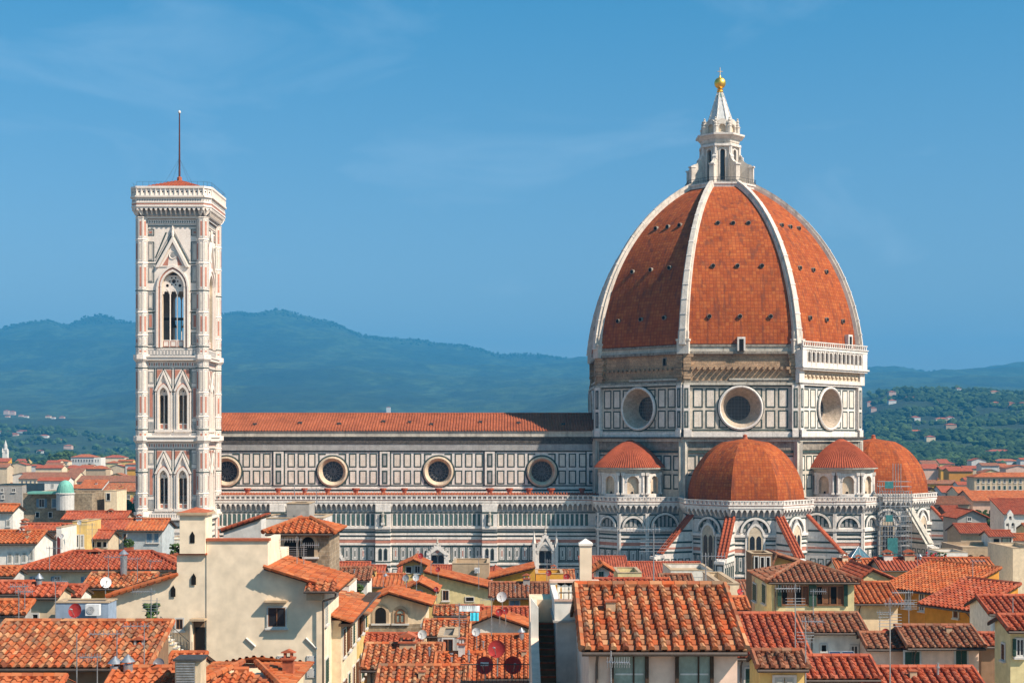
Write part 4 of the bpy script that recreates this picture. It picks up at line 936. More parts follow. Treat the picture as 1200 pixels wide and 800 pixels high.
n1 = N(t, 'ShaderNodeTexNoise', i_Scale=.0028, i_Detail=10.0, i_Roughness=.68); L(mpn.outputs[0], n1.inputs[0])
r1 = ramp(t, [(.38, (.010, .026, .010)), (.50, (.020, .042, .014)), (.57, (.045, .080, .028)), (.62, (.024, .050, .018)), (.72, (.085, .115, .045))]); L(n1.outputs[0], r1.inputs[0])
n2 = N(t, 'ShaderNodeTexNoise', i_Scale=.02, i_Detail=6.0, i_Roughness=.7); L(mpn.outputs[0], n2.inputs[0])
r2 = ramp(t, [(.35, (.45, .5, .45)), (.65, (1.5, 1.45, 1.35))]); L(n2.outputs[0], r2.inputs[0])
c = mix(t, 1.0, r1.outputs[0], r2.outputs[0], 'MULTIPLY'); L(c, b.inputs['Base Color']); b.inputs['Roughness'].default_value = 1
n3 = N(t, 'ShaderNodeTexNoise', i_Scale=.012, i_Detail=8.0, i_Roughness=.75); L(tc.outputs['Object'], n3.inputs[0])
bp = N(t, 'ShaderNodeBump', i_Strength=1.0, i_Distance=22.0); L(n3.outputs[0], bp.inputs['Height']); L(bp.outputs[0], b.inputs['Normal']); MATS['hill_cover'] = m
mb = MB(); pxs = [-400+7*i for i in range(315)]; ys = []
y = 1250
while y < 13500: ys.append(y); y *= 1.012
vs = []
for y in ys:
    for p in pxs: vs.append(((p-600)*y/F_PX, y, ground_z(p, y)))
n = len(pxs); fs = [(i*n+j, i*n+j+1, (i+1)*n+j+1, (i+1)*n+j) for i in range(len(ys)-1) for j in range(n-1)]
mb.mesh(vs, fs, 'hill_cover', sm=True); tag(mb.build('hills'), kind='structure')
mat('paving', (.24, .21, .175), .3, .3, .2, .9)
mb = MB(); mb.poly([(-9000, -300, -.05), (9000, -300, -.05), (9000, 14000, -.05), (-9000, 14000, -.05)], 'ground_far' if 'ground_far' in MATS else 'paving'); tag(mb.build('ground'), kind='structure')
mat('leaf_dark', (.028, .055, .020), .5, .3, .12, 1, dirtcol=(.06, .09, .03), streak=False); mat('leaf_mid', (.055, .095, .030), .4, .3, .15, 1, dirtcol=(.10, .13, .05), streak=False); mat('bark', (.10, .07, .045), .3, .3, 2, .95)
ICO = None
def blob(mb, c, r, m, rnd, sq=.8):
    "rough clump of foliage: jittered low icosphere"
    global ICO
    if ICO is None:
        import bmesh
        bm = bmesh.new(); bmesh.ops.create_icosphere(bm, subdivisions=1, radius=1); ICO = ([v.co.copy() for v in bm.verts], [tuple(v.index for v in f.verts) for f in bm.faces]); bm.free()
    mb.mesh([Vector((c[0]+v.x*r*rnd.uniform(.7, 1.25), c[1]+v.y*r*rnd.uniform(.7, 1.25), c[2]+v.z*r*sq*rnd.uniform(.7, 1.25))) for v in ICO[0]], ICO[1], m)
rw = random.Random(3); mbs = MB()
for (p0, p1, y0, y1, n, rm) in ((1015, 1330, 1560, 3150, 6500, 1.0), (-120, 700, 2000, 3300, 4200, 1.0), (-150, 170, 1300, 1900, 260, .8), (1040, 1300, 1420, 1600, 260, .8)):
    k = 0
    while k < n:
        p = rw.uniform(p0, p1); Y = y0*(y1/y0)**rw.random(); X = (p-600)*Y/F_PX; g = NZ.fractal(Vector((X/140, Y/110, 1.5)), 1, 2, 4)
        k += 1
        if g < -.06+(rw.random()-.5)*.1: continue
        r = rw.uniform(3.5, 7.5)*rm*(Y/2200)**.5; z = ground_z(p, Y)
        blob(mbs, (X, Y, z+r*.6), r, 'leaf_dark' if g+rw.uniform(-.25, .25) > .12 else 'leaf_mid', rw)
tag(mbs.build('woods'), 'dense green woodland covering the hillsides behind the city', 'woods', kind='stuff')
# skyline trees
mbs = MB()
for i in range(3200):
    p = rw.uniform(-50, 1300); Y = 9000*rw.uniform(.97, 1.01); r = rw.uniform(4, 8.5); blob(mbs, ((p-600)*Y/F_PX, Y, ground_z(p, Y)+r*.3), r, 'leaf_dark', rw, 1.0)
tag(mbs.build('ridge_woods'), 'far line of trees along the crest of the mountains', 'woods', kind='stuff')
# haze
m = bpy.data.materials.new('haze_air'); m.use_nodes = True; t = m.node_tree; t.nodes.clear(); o_ = t.nodes.new('ShaderNodeOutputMaterial'); pv = t.nodes.new('ShaderNodeVolumePrincipled'); t.links.new(pv.outputs[0], o_.inputs['Volume'])
pv.inputs['Color'].default_value = (.08, .47, .90, 1); pv.inputs['Density'].default_value = 1.25e-4; pv.inputs['Anisotropy'].default_value = 0.0; MATS['haze_air'] = m
mb = MB(); mb.box(-9500, -320, -1.2, 9500, 14200, 1000, 'haze_air'); hz = mb.build('haze'); tag(hz, 'thin blue haze in the air', 'haze', kind='stuff')
# ================================================================== TOWN: builders
TW_ = [('tile_old', [(.20, .065, .035), (.34, .10, .04), (.42, .16, .07), (.46, .095, .03), (.22, .14, .09), (.38, .085, .03), (.52, .28, .14), (.30, .12, .06)], .60),
       ('tile_red', [(.29, .06, .032), (.38, .085, .04), (.42, .125, .07), (.26, .065, .04), (.44, .10, .04)], .50),
       ('tile_orange', [(.38, .092, .034), (.45, .115, .036), (.42, .15, .065), (.29, .075, .034), (.50, .17, .07), (.40, .085, .03)], .42),
       ('tile_brown', [(.18, .075, .045), (.27, .10, .055), (.33, .14, .08), (.24, .14, .09), (.31, .085, .04)], .60)]
for n_, c_, l_ in TW_: tile_mat(n_, c_, lichen=l_, lcol=(.24, .17, .10), stain=.0, big=.6)
PL = {'cream': (.76, .60, .40), 'white': (.74, .70, .62), 'beige': (.58, .46, .31), 'yellow': (.66, .46, .17), 'ochre': (.62, .33, .055), 'orange': (.55, .25, .045), 'paleyellow': (.66, .56, .30), 'pink': (.62, .42, .32),
      'grey': (.36, .34, .31), 'palegrey': (.56, .54, .50), 'blue': (.26, .33, .42), 'brown': (.24, .15, .09), 'tan': (.46, .34, .22), 'palepink': (.80, .58, .45), 'bluegrey': (.46, .50, .50)}
for k_, c_ in PL.items(): mat('wall_'+k_, c_, .10, .5, .45, .92, dirtcol=mul(c_, .62), fine=2.5)
mat('wall_creamlight', (.80, .66, .48), .03, .14, .25, .9, dirtcol=(.60, .49, .34), fine=1.5)
brick_mat('wall_stone', (.34, .27, .18), (.26, .20, .13), (.36, .30, .22), .55, .28, big=.8)
mat('shutter_green', (.035, .075, .055), .2, .2, 2, .6); mat('shutter_brown', (.14, .06, .03), .2, .2, 2, .6); mat('shutter_blue', (.16, .25, .33), .2, .2, 2, .6); mat('shutter_red', (.22, .035, .03), .2, .2, 2, .6); mat('shutter_grey', (.38, .38, .34), .2, .2, 2, .6)
mat('frame_white', (.62, .60, .55), .1, .2, 2, .5); mat('frame_brown', (.22, .09, .035), .2, .2, 2, .5); mat('wood_dark', (.07, .045, .03), .3, .2, 2, .8); mat('metal_grey', (.42, .43, .44), .15, .3, 3, .4, .7); mat('gutter', (.10, .075, .06), .2, .3, 2, .5, .3)
mat('dish_white', (.70, .69, .66), .05, .3, 2, .5); mat('dish_red', (.42, .045, .04), .1, .3, 2, .55); mat('dish_grey', (.30, .30, .31), .1, .3, 2, .5); mat('plastic_white', (.72, .72, .70), .05, .2, 2, .5); mat('net_teal', (.06, .22, .22), .3, .3, 1.5, .8)
mat('cloth_cyan', (.05, .42, .52), .1, .1, 2, .8); mat('cloth_red', (.45, .03, .03), .1, .1, 2, .8)
mat('solar', (.03, .05, .09), .1, .1, 2, .15); mat('glass_pale', (.26, .33, .28), .4, .2, .8, .15, streak=False); mat('copper_green', (.17, .42, .34), .25, .4, .5, .7, dirtcol=(.10, .25, .20)); mat('glass_blue', (.10, .20, .24), .2, .2, 1, .15)
rt = random.Random(11)
def tile_field(mb, O, U, S, poly, m, lod, pitch=.38, row=.40):
    "clay tile slope: O origin at the eave, U along the eave, S up the slope, poly convex in (u, s)"
    O = Vector(O); U = Vector(U).normalized(); S = Vector(S).normalized(); Nn = U.cross(S).normalized()
    if Nn.z < 0: Nn = -Nn
    P = lambda u, s, h=0: O+U*u+S*s+Nn*h
    pts = [P(u, s) for u, s in poly]; uv = [(u/pitch, s/row) for u, s in poly]
    mb.poly(pts, m, uv)
    if lod >= 2: return
    us = [p[0] for p in poly]; u0, u1 = min(us), max(us); n = max(1, int((u1-u0)/pitch)); pt = (u1-u0)/n; rad = pitch*.27
    for i in range(n):
        u = u0+(i+.5)*pt; ss = []
        for (a, b), (c, d) in zip(poly, poly[1:]+poly[:1]):
            if (a <= u < c) or (c <= u < a): ss.append(b+(d-b)*(u-a)/(c-a))
        if len(ss) < 2: continue
        s0, s1 = min(ss), max(ss)
        if s1-s0 < .15: continue
        if lod == 1:
            vs = []
            for s, q in ((s0-.05, 1), (s1, 1)):
                for k in range(4): a = math.pi*k/3; vs.append(P(u+rad*math.cos(a), s, rad*math.sin(a)*1.0))
            b = 500+i; w = [(b+.5, s0/row), (b+.5, s1/row)]
            mb.mesh(vs, [(0, 1, 5, 4), (1, 2, 6, 5), (2, 3, 7, 6)], m, [[w[0], w[0], w[1], w[1]]]*3); mb.poly([vs[0], vs[1], vs[2], vs[3]], m, [w[0]]*4)
        else:
            k = max(1, round((s1-s0)/row)); r_ = (s1-s0)/k
            drift = 0; pu0, pu1 = u-pt*.5, u+pt*.5
            for j in range(k):
                pa, pb = s0+j*r_-.02, s0+(j+1)*r_+.01; hh = .045+rt.uniform(-.008, .012); uA = u+rad*.7; uB = min(u1, u+pt-rad*.7); w = (3000+i+.5, j+.5+rt.randint(0, 3)*100)
                if uB > uA: mb.mesh([P(uA, pa, hh), P(uB, pa, hh+rt.uniform(-.01, .01)), P(uB, pb, .012), P(uA, pb, .012), P(uA, pa, 0), P(uB, pa, 0)], [(0, 1, 2, 3), (4, 5, 1, 0)], m, [[w]*4]*2)
                drift = drift*.6+rt.uniform(-.022, .022); uu = u+drift; a0 = s0+j*r_-.05; a1 = s0+(j+1)*r_+.02; lift = rt.uniform(.0, .02); vs = []
                for s, rr, h in ((a0, rad*1.12, .055+lift), (a1, rad*.88, .012)):
                    for q in range(5): a = math.pi*q/4; vs.append(P(uu+rr*math.cos(a), s, rr*1.2*math.sin(a)+h))
                w = (1000+i+.5, j+.5+rt.randint(0, 3)*100)
                mb.mesh(vs, [(0, 1, 6, 5), (1, 2, 7, 6), (2, 3, 8, 7), (3, 4, 9, 8), (0, 1, 2, 3, 4)], m, [[w]*4]*4+[[w]*5])
def ridge_tiles(mb, A, B, m, r=.15, step=.42):
    A = Vector(A); B = Vector(B); L = (B-A).length; n = max(1, int(L/step)); d = (B-A)/n
    for i in range(n):
        p = A+d*i; i0 = len(mb.f); mb.tube(p+Z*.03, p+d*1.08+Z*.05, r*1.12, r*.9, m, 6, caps=True, sm=False)
        for q in range(i0, len(mb.f)): mb.uv[q] = [(2000+i+.5, .5+rt.randint(0, 50))]*len(mb.f[q])
WCACHE = {}
def window_mesh(w, h, style):
    key = (round(w, 1), round(h, 1), style)
    if key in WCACHE: return WCACHE[key]
    w, h = max(.3, key[0]), max(.4, key[1]); mb = MB(); f = FC(mb, (0, 0), -90); a = w/2
    st = style.split('-'); kind = st[0]; colr = st[1] if len(st) > 1 else 'green'; sh = 'shutter_'+colr; surround = 'wall_palegrey'
    if kind in ('plain', 'shut', 'half'):
        f.frame(-a-.07, -.06, a+.07, h+.07, .08, .07, surround); f.rect(-a, .02, a, h-.02, .025, 'glass_dark')
        f.frame(-a, 0, a, h, .05, .06, 'frame_white' if colr != 'brown' else 'frame_brown', .02); f.rect(-.025, 0, .025, h, .065, 'frame_white' if colr != 'brown' else 'frame_brown', .02)
        f.rect(-a-.15, -.16, a+.15, -.06, .2, surround)
        if kind != 'plain':
            for s_ in (-1, 1):
                if kind == 'half' and s_ == 1: continue
                x0, x1 = sorted((s_*(a+.02), s_*(a+w*.48))); f.rect(x0, 0, x1, h, .10, sh, .03)
                for k in range(int(h/.16)): f.rect(x0+.06, .06+k*.16, x1-.06, .12+k*.16, .125, sh, .09)
    elif kind == 'closed':
        f.frame(-a-.1, -.08, a+.1, h+.1, .1, .06, surround); f.rect(-a, 0, -.02, h, .07, sh, 0); f.rect(.02, 0, a, h, .07, sh, 0)
        for k in range(int(h/.16)): f.rect(-a+.08, .06+k*.16, -.1, .13+k*.16, .095, sh, .06); f.rect(.1, .06+k*.16, a-.08, .13+k*.16, .095, sh, .06)
        f.rect(-a-.12, -.16, a+.12, -.06, .16, surround)
    elif kind == 'open':
        f.rect(-a, 0, a, h, .02, 'void'); f.frame(-a-.07, -.07, a+.07, h+.07, .09, .07, surround)
    elif kind == 'arch':
        f.poly([(-a-.22, 0)]+[(a+.22, 0)]+arch_pts(0, h-a, a+.22), .08, 'wall_tan', 0); f.poly(arch_poly(0, .02, h-a, a), .10, 'void' if colr == 'dark' else 'glass_pale', .07)
        if colr != 'dark': f.frame(-a, .02, a, h-a, .09, .15, 'frame_brown', .1); f.rect(-.05, 0, .05, h-a, .15, 'frame_brown', .1); f.arch_ring(0, h-a, a-.1, a, .15, 'frame_brown', .1)
        f.rect(-a-.3, -.12, a+.3, 0, .2, surround)
    elif kind == 'big':
        f.rect(-a, 0, a, h, .015, 'glass_pale'); f.frame(-a-.06, -.1, a+.06, h+.1, .11, .12, 'wood_dark', 0); f.rect(a*.2, 0, a*.2+.05, h, .05, 'wood_dark'); f.rect(-a+.1, h*.52, a-.1, h*.56, .03, 'frame_white')
    elif kind == 'wide':
        f.rect(-a, 0, a, h, .015, 'void'); f.frame(-a, 0, a, h, .1, .08, 'frame_brown', 0)
        for q in (-.5, 0, .5): f.rect(q*a-.05, 0, q*a+.05, h, .07, 'frame_brown', .01)
        f.rect(-a*.45, h*.1, -a*.1, h*.95, .03, 'frame_brown'); f.rect(a*.55, h*.1, a*.9, h*.9, .03, 'shutter_brown')
        for s_ in (-1, 1): x0, x1 = sorted((s_*(a-.05), s_*(a+.22))); f.rect(x0, -.05, x1, h+.05, .14, sh, .05)
    WCACHE[key] = [mb, None]; return WCACHE[key]
def add_window(parent, f, u0, z0, u1, z1, style='plain', name=None):
    w, h = u1-u0, z1-z0; c = window_mesh(w, h, style); nm = name or ('shutter' if style.startswith('closed') else 'opening' if style.startswith('open') else 'window')
    O = f.p((u0+u1)/2, z0, .005); M = Matrix((f.U, -f.N, Z)).transposed().to_4x4(); M.translation = O
    if c[1] is None: o = c[0].build(nm, parent, M=M); c[1] = o.data; return o
    return place(c[1], nm, parent, M)
def pixwin(parent, f, spec):
    for s in spec:
        x0, y0, x1, y1 = s[:4]; st = s[4] if len(s) > 4 else 'plain'
        ym = (y0+y1)/2; ua, _ = f.ray(x0, ym); ub, _ = f.ray(x1, ym); _, za_ = f.ray((x0+x1)/2, y1); _, zb_ = f.ray((x0+x1)/2, y0)
        if ub < ua: ua, ub = ub, ua
        add_window(parent, f, ua, za_, ub, zb_, st)
def chimney(parent, p, w=.6, h=1.4, m='wall_beige', kind='box'):
    mb = MB(); x, y, z = p
    if kind == 'box':
        mb.box(x-w/2, y-w*.4, z-1.2, x+w/2, y+w*.4, z+h, m); mb.box(x-w/2-.08, y-w*.4-.08, z+h, x+w/2+.08, y+w*.4+.08, z+h+.09, 'terracotta')
        mb.box(x-w/2+.05, y-w*.35, z+h+.09, x-w/2+.15, y+w*.35, z+h+.32, m); mb.box(x+w/2-.15, y-w*.35, z+h+.09, x+w/2-.05, y+w*.35, z+h+.32, m)
        mb.prism([Vector((x-w/2-.1, y-w*.45, z+h+.32)), Vector((x+w/2+.1, y-w*.45, z+h+.32)), Vector((x, y-w*.45, z+h+.32+w*.3))], Vector((0, w*.9, 0)), 'terracotta')
    else:
        mb.tube((x, y, z-.8), (x, y, z+h), w*.5, w*.5, 'metal_grey', 10); mb.tube((x, y, z+h+.12), (x, y, z+h+.4), w*.75, .03, 'metal_grey', 10)
        for a in range(3): mb.tube((x+w*.4*math.cos(a*2.1), y+w*.4*math.sin(a*2.1), z+h-.02), (x+w*.4*math.cos(a*2.1), y+w*.4*math.sin(a*2.1), z+h+.15), .02, .02, 'metal_grey', 4)
    return mb.build('chimney', parent)
def core(name, label, O, ang, w, dep, ze, roof, slope=.32, tile='tile_red', wall='cream', zr=None, over=.45, lod=0, cat='house', group='houses of the old town', chim=(), ridge_u=0.0, sidewall=None):
    "house with front wall centre O, facing ang, w wide, dep deep, eaves at ze"
    root = thing(name, label, cat, (O[0], O[1], 0), R(ang+90), group)
    N_ = Vector((math.cos(R(ang)), math.sin(R(ang)), 0)); U = Vector((-N_.y, N_.x, 0)); B = -N_; O3 = Vector((O[0], O[1], 0))
    P = lambda u, d, z: O3+U*u+B*d+Z*z
    h = w/2; wm = 'wall_'+wall; tm = tile; mb = MB(); rb = MB(); ov = over if roof != 'flat' else 0
    def wallbox(z1):
        q = [P(-h, 0, 0), P(h, 0, 0), P(h, dep, 0), P(-h, dep, 0)]; mb.prism(q, Z*z1, wm)
    if roof == 'flat':
        wallbox(ze-.5); t = .25
        for a, b, c, d in ((-h, 0, h, t), (-h, dep-t, h, dep), (-h, t, -h+t, dep-t), (h-t, t, h, dep-t)):
            mb.prism([P(a, b, ze-.5), P(c, b, ze-.5), P(c, d, ze-.5), P(a, d, ze-.5)], Z*.5, wm)
            rb.prism([P(a-.04, b-.04, ze), P(c+.04, b-.04, ze), P(c+.04, d+.04, ze), P(a-.04, d+.04, ze)], Z*.06, tm if tm.startswith('wall') else 'wall_tan')
        rb.mesh([P(-h+t, t, ze-.45), P(h-t, t, ze-.45), P(h-t, dep-t, ze-.45), P(-h+t, dep-t, ze-.45)], [(0, 1, 2, 3)], 'wall_tan')
    else:
        sN = math.hypot(1, slope)
        if roof in ('gx', 'hip'):
            rn = dep/2; zt_ = ze+slope*rn; L = (rn+ov)*sN; S = (B+Z*slope).normalized(); S2 = (-B+Z*slope).normalized()
            wallbox(ze)
            if roof == 'gx':
                for s_ in (-1, 1): mb.prism([P(s_*h, 0, ze), P(s_*h, dep, ze), P(s_*h, rn, zt_)], U*(-s_*.2), wm)
                tile_field(rb, P(-h-ov*.6, -ov, ze-slope*ov+.08), U, S, [(0, 0), (w+ov*1.2, 0), (w+ov*1.2, L), (0, L)], tm, lod)
                tile_field(rb, P(h+ov*.6, dep+ov, ze-slope*ov+.08), -U, S2, [(0, 0), (w+ov*1.2, 0), (w+ov*1.2, L), (0, L)], tm, max(lod, 1))
                e0, e1 = -h-ov*.6, h+ov*.6
                if lod < 2:
                    ridge_tiles(rb, P(e0, rn, zt_+.1), P(e1, rn, zt_+.1), tm)
                    if lod == 0:
                        for e in (e0, e1): ridge_tiles(rb, P(e, -ov, ze-slope*ov+.12), P(e, rn, zt_+.12), tm, .12)
            else:
                hw = h+ov; hd = rn+ov; ins = min(hd, hw-.3); L = hd*sN; e = ze-slope*ov+.08
                tile_field(rb, P(-hw, -ov, e), U, S, [(0, 0), (2*hw, 0), (2*hw-ins, ins*sN), (ins, ins*sN)], tm, lod)
                tile_field(rb, P(hw, dep+ov, e), -U, S2, [(0, 0), (2*hw, 0), (2*hw-ins, ins*sN), (ins, ins*sN)], tm, max(lod, 1))
                for s_ in (-1, 1):
                    Ss = (-U*s_+Z*slope).normalized(); Uu = -B*s_*-1
                    tile_field(rb, P(s_*hw, -ov if s_ > 0 else dep+ov, e), B*s_, Ss, [(0, 0), (2*hd, 0), (hd+.01, ins*sN), (hd-.01, ins*sN)], tm, lod)
                zt_ = e+slope*ins
                if lod < 2:
                    ridge_tiles(rb, P(-hw+ins, -ov+ins, zt_+.06), P(hw-ins, -ov+ins, zt_+.06), tm)
                    for s_ in (-1, 1):
                        ridge_tiles(rb, P(s_*hw, -ov, e+.06), P(s_*(hw-ins), rn, zt_+.08), tm)
            # soffit and gutter
            rb.prism([P(-h-ov*.55, -ov, ze-slope*ov-.07), P(h+ov*.55, -ov, ze-slope*ov-.07), P(h+ov*.55, .1, ze-.05), P(-h-ov*.55, .1, ze-.05)], Z*.06, 'wood_dark')
            rb.tube(P(-h-ov*.6, -ov-.06, ze-slope*ov-.02), P(h+ov*.6, -ov-.06, ze-slope*ov-.02), .075, .075, 'gutter', 6)
            for s_ in (-1, 1):
                e = s_*(h+ov*.58); rb.prism([P(e, -ov, ze-slope*ov-.1), P(e, rn, ze+slope*rn-.1), P(e, dep+ov, ze-slope*ov-.1), P(e, dep+ov, ze-slope*ov+.05), P(e, rn, ze+slope*rn+.05), P(e, -ov, ze-slope*ov+.05)] if roof == 'gx' else [P(e, -ov, ze-slope*ov-.1), P(e, dep+ov, ze-slope*ov-.1), P(e, dep+ov, ze-slope*ov+.02), P(e, -ov, ze-slope*ov+.02)], U*(-s_*.1), 'wood_dark')
        elif roof == 'gy':
            zt_ = zr if zr else ze+slope*h; ur = ridge_u; q = [(-h, 0), (h, 0), (h, ze), (ur, zt_), (-h, ze)]
            mb.prism([P(u, 0, z) for u, z in q], B*dep, wm)
            for s_ in (-1, 1):
                e = s_*h; run = abs(e-ur); sl = (zt_-ze)/run; k = math.hypot(1, sl); L = (run+ov)*k; Ss = (U*(-s_)+Z*sl).normalized()
                if s_ > 0: tile_field(rb, P(e+ov, -ov, ze-sl*ov+.08), B, Ss, [(0, 0), (dep+ov*2, 0), (dep+ov*2, L), (0, L)], tm, lod)
                else: tile_field(rb, P(e-ov, dep+ov, ze-sl*ov+.08), -B, Ss, [(0, 0), (dep+ov*2, 0), (dep+ov*2, L), (0, L)], tm, lod)
                if lod < 2: ridge_tiles(rb, P(e+s_*ov, -ov, ze-sl*ov+.12), P(ur, -ov, zt_+.12), tm, .12)
                rb.prism([P(e+s_*ov, -ov, ze-sl*ov-.08), P(ur, -ov, zt_-.08), P(ur, -ov, zt_+.06), P(e+s_*ov, -ov, ze-sl*ov+.06)], B*(dep+2*ov), 'wood_dark')
            if lod < 2: ridge_tiles(rb, P(ur, -ov, zt_+.1), P(ur, dep+ov, zt_+.1), tm)
        elif roof == 'shed':
            zt_ = ze+slope*dep; L = (dep+ov)*sN; mb.prism([P(-h, 0, 0), P(-h, dep, 0), P(-h, dep, zt_), P(-h, 0, ze)], U*w, wm)
            tile_field(rb, P(-h-ov*.5, -ov, ze-slope*ov+.08), U, (B+Z*slope).normalized(), [(0, 0), (w+ov, 0), (w+ov, L), (0, L)], tm, lod)
            rb.tube(P(-h-ov*.5, -ov-.06, ze-slope*ov-.02), P(h+ov*.5, -ov-.06, ze-slope*ov-.02), .075, .075, 'gutter', 6)
            rb.prism([P(-h-ov*.5, -ov, ze-slope*ov-.07), P(h+ov*.5, -ov, ze-slope*ov-.07), P(h+ov*.5, dep, zt_-.05), P(-h-ov*.5, dep, zt_-.05)], Z*.06, 'wood_dark')
            if lod < 2:
                ridge_tiles(rb, P(-h-ov*.5, dep, zt_+.1), P(h+ov*.5, dep, zt_+.1), tm)
                for e in (-h-ov*.5, h+ov*.5): ridge_tiles(rb, P(e, -ov, ze-slope*ov+.12), P(e, dep, zt_+.12), tm, .12)
        elif roof in ('sr', 'sl'):     # single slope falling to the right / left
            zt_ = zr; lo, hi = (h, -h) if roof == 'sr' else (-h, h); s_ = 1 if roof == 'sr' else -1
            mb.prism([P(-h, 0, 0), P(h, 0, 0)]+([P(h, 0, ze), P(-h, 0, zt_)] if s_ > 0 else [P(h, 0, zt_), P(-h, 0, ze)]), B*dep, wm)
            sl = (zt_-ze)/w; k = math.hypot(1, sl); L = (w+ov)*k; Ss = (U*(-s_)+Z*sl).normalized(); e = s_*h
            if s_ > 0: tile_field(rb, P(e+ov, -ov, ze-sl*ov+.08), B, Ss, [(0, 0), (dep+ov*2, 0), (dep+ov*2, L), (0, L)], tm, lod)
            else: tile_field(rb, P(e-ov, dep+ov, ze-sl*ov+.08), -B, Ss, [(0, 0), (dep+ov*2, 0), (dep+ov*2, L), (0, L)], tm, lod)
            rb.prism([P(e+s_*ov, -ov, ze-sl*ov-.08), P(-e, -ov, zt_-.08), P(-e, -ov, zt_+.06), P(e+s_*ov, -ov, ze-sl*ov+.06)], B*(dep+2*ov), 'wood_dark')
            if lod < 2: ridge_tiles(rb, P(e+s_*ov, -ov, ze-sl*ov+.12), P(-e, -ov, zt_+.12), tm, .12)
    wo_ = mb.build('wall', root); ro = rb.build('roof', root)
    if lod == 0 and roof in ('gx', 'hip', 'shed') and w > 2.5:
        m9 = MB(); e = h-.25 if rt.random() < .5 else -h+.25; z9 = ze-slope*ov-.05
        m9.tube(P(e, -ov-.04, z9), P(e, -.08, z9-.35), .045, .045, 'gutter', 6); m9.tube(P(e, -.08, z9-.35), P(e, -.08, max(0, z9-9)), .045, .045, 'gutter', 6); m9.build('downpipe', root)
    if lod == 0 and roof == 'gx' and dep > 4:
        for q in range(rt.randint(0, 2)):
            s9 = rt.uniform(.2, .8)*dep/2; u9 = rt.uniform(-h*.8, h*.8); m9 = MB(); b9 = P(u9, s9, ze+slope*s9)
            if rt.random() < .5: m9.tube(b9, b9+Z*rt.uniform(.35, .8), .06, .06, 'metal_grey', 8); m9.tube(b9+Z*.5, b9+Z*.56, .10, .10, 'metal_grey', 8)
            else: m9.box(b9.x-.16, b9.y-.16, b9.z-.2, b9.x+.16, b9.y+.16, b9.z+.38, 'wall_tan'); m9.box(b9.x-.2, b9.y-.2, b9.z+.38, b9.x+.2, b9.y+.2, b9.z+.43, 'terracotta')
            m9.build('roof_vent', ro)
    return root, ro, wo_, P
def fr(O, ang): return FC(MB(), O, ang)
PLACED = []
def house(label, Y, x0, x1, ye, yr, roof='gx', tile='tile_red', wall='cream', wins=(), lod=None, dep=None, chims=(), apex=None, name='house', sides=(), over=.45, slope=.32, cat='house', rot=0, group='houses of the old town'):
    "front wall between photo columns x0 and x1 at depth Y, eaves on row ye, ridge on row yr"
    X0, X1 = XP(x0, Y), XP(x1, Y); w = X1-X0; O = ((X0+X1)/2, Y); ze = ZP(ye, Y)
    lod = lod if lod is not None else (0 if Y < 135 else 1 if Y < 330 else 2); zr = None; ru = 0
    if roof in ('gx', 'hip', 'shed'):
        ov = over; Ye = Y-ov; ze = ZP(ye, Ye)+slope*ov
        d = (EYE-(yr-HZ)*Y/F_PX-ze)/(slope+(yr-HZ)/F_PX); d = max(1.2, d); dp = 2*d if roof != 'shed' else d
        if dep and roof == 'shed': dp = dep
    else:
        dp = dep or 9
        if roof == 'flat' and tile.startswith('tile'): tile = 'wall_tan'
        if yr is not None: zr = ZP(yr, Y)
    PLACED.append((x0, x1, Y, ye))
    if apex is not None: ru = XP(apex, Y)-O[0]
    root, ro, wl, P = core(name, label, O, -90, w, dp, ze, roof, slope, tile, wall, zr, over, lod, cat, group, ridge_u=ru)
    pixwin(root, fr(O, -90), wins)
    if sides:
        sx = 1 if (x0+x1)/2 < 600 else -1; f = fr((O[0]+sx*w/2, Y+dp/2), 0 if sx > 0 else 180); pixwin(root, f, sides)
    for c in chims:
        cx_, cy_ = c[0], c[1]; k = c[2] if len(c) > 2 else .6; hh = c[3] if len(c) > 3 else 1.2; kd = c[4] if len(c) > 4 else 'box'; cm = c[5] if len(c) > 5 else 'wall_'+wall
        Yc = Y+dp*.45; chimney(ro, (XP(cx_, Yc), Yc, ZP(cy_, Yc)-hh), k, hh, cm, kd)
    return root
# ================================================================== TOWN: the houses the photo shows
H = house
# ---- bottom left
H('long low building under weathered orange tiles at the bottom left edge of the photo', 62, -25, 172, 784, 731, 'shed', 'tile_old', 'brown', chims=[(164, 757, .55, 1.0, 'box', 'wall_grey')])
H('lowest tiled ridge poking up at the bottom left corner below the big weathered roof', 54, -30, 57, 822, 796, 'gx', 'tile_orange', 'tan')
H('bright orange roof with metal flues just right of the big weathered roof', 55, 128, 196, 820, 786, 'gx', 'tile_orange', 'cream', chims=[(150, 778, .4, 1.1, 'pipe'), (135, 780, .4, .9, 'pipe')])
H('narrow beige building with climbing stems and one tiny dark window', 75, 30, 66, 701, 687, 'gx', 'tile_red', 'beige', [(38.5, 720, 45, 730, 'open')], chims=[(46, 680, .32, 1.2, 'pipe')], over=.25)
H('pale house with tiled roof at left edge, upper one beside the beige building', 82, -14, 28, 697, 686, 'gx', 'tile_red', 'palegrey', over=.3)
H('lean-to roof at left edge directly above the big weathered roof', 71, -14, 27, 722, 709, 'shed', 'tile_orange', 'grey', over=.3)
H('small house with tiled roof and white gable left of the blue wall', 80, 66, 92, 701, 690, 'gx', 'tile_red', 'white', over=.2)
H('blue rendered block with white air conditioner behind the red satellite dish', 73, 65, 127, 706, None, 'flat', wall='blue', dep=1.5)
H('orange walled house with patched tile roof carrying the big white dish', 88, 104, 173, 690, 674, 'gx', 'tile_old', 'orange', chims=[(145, 651, .42, 2.4, 'pipe')])
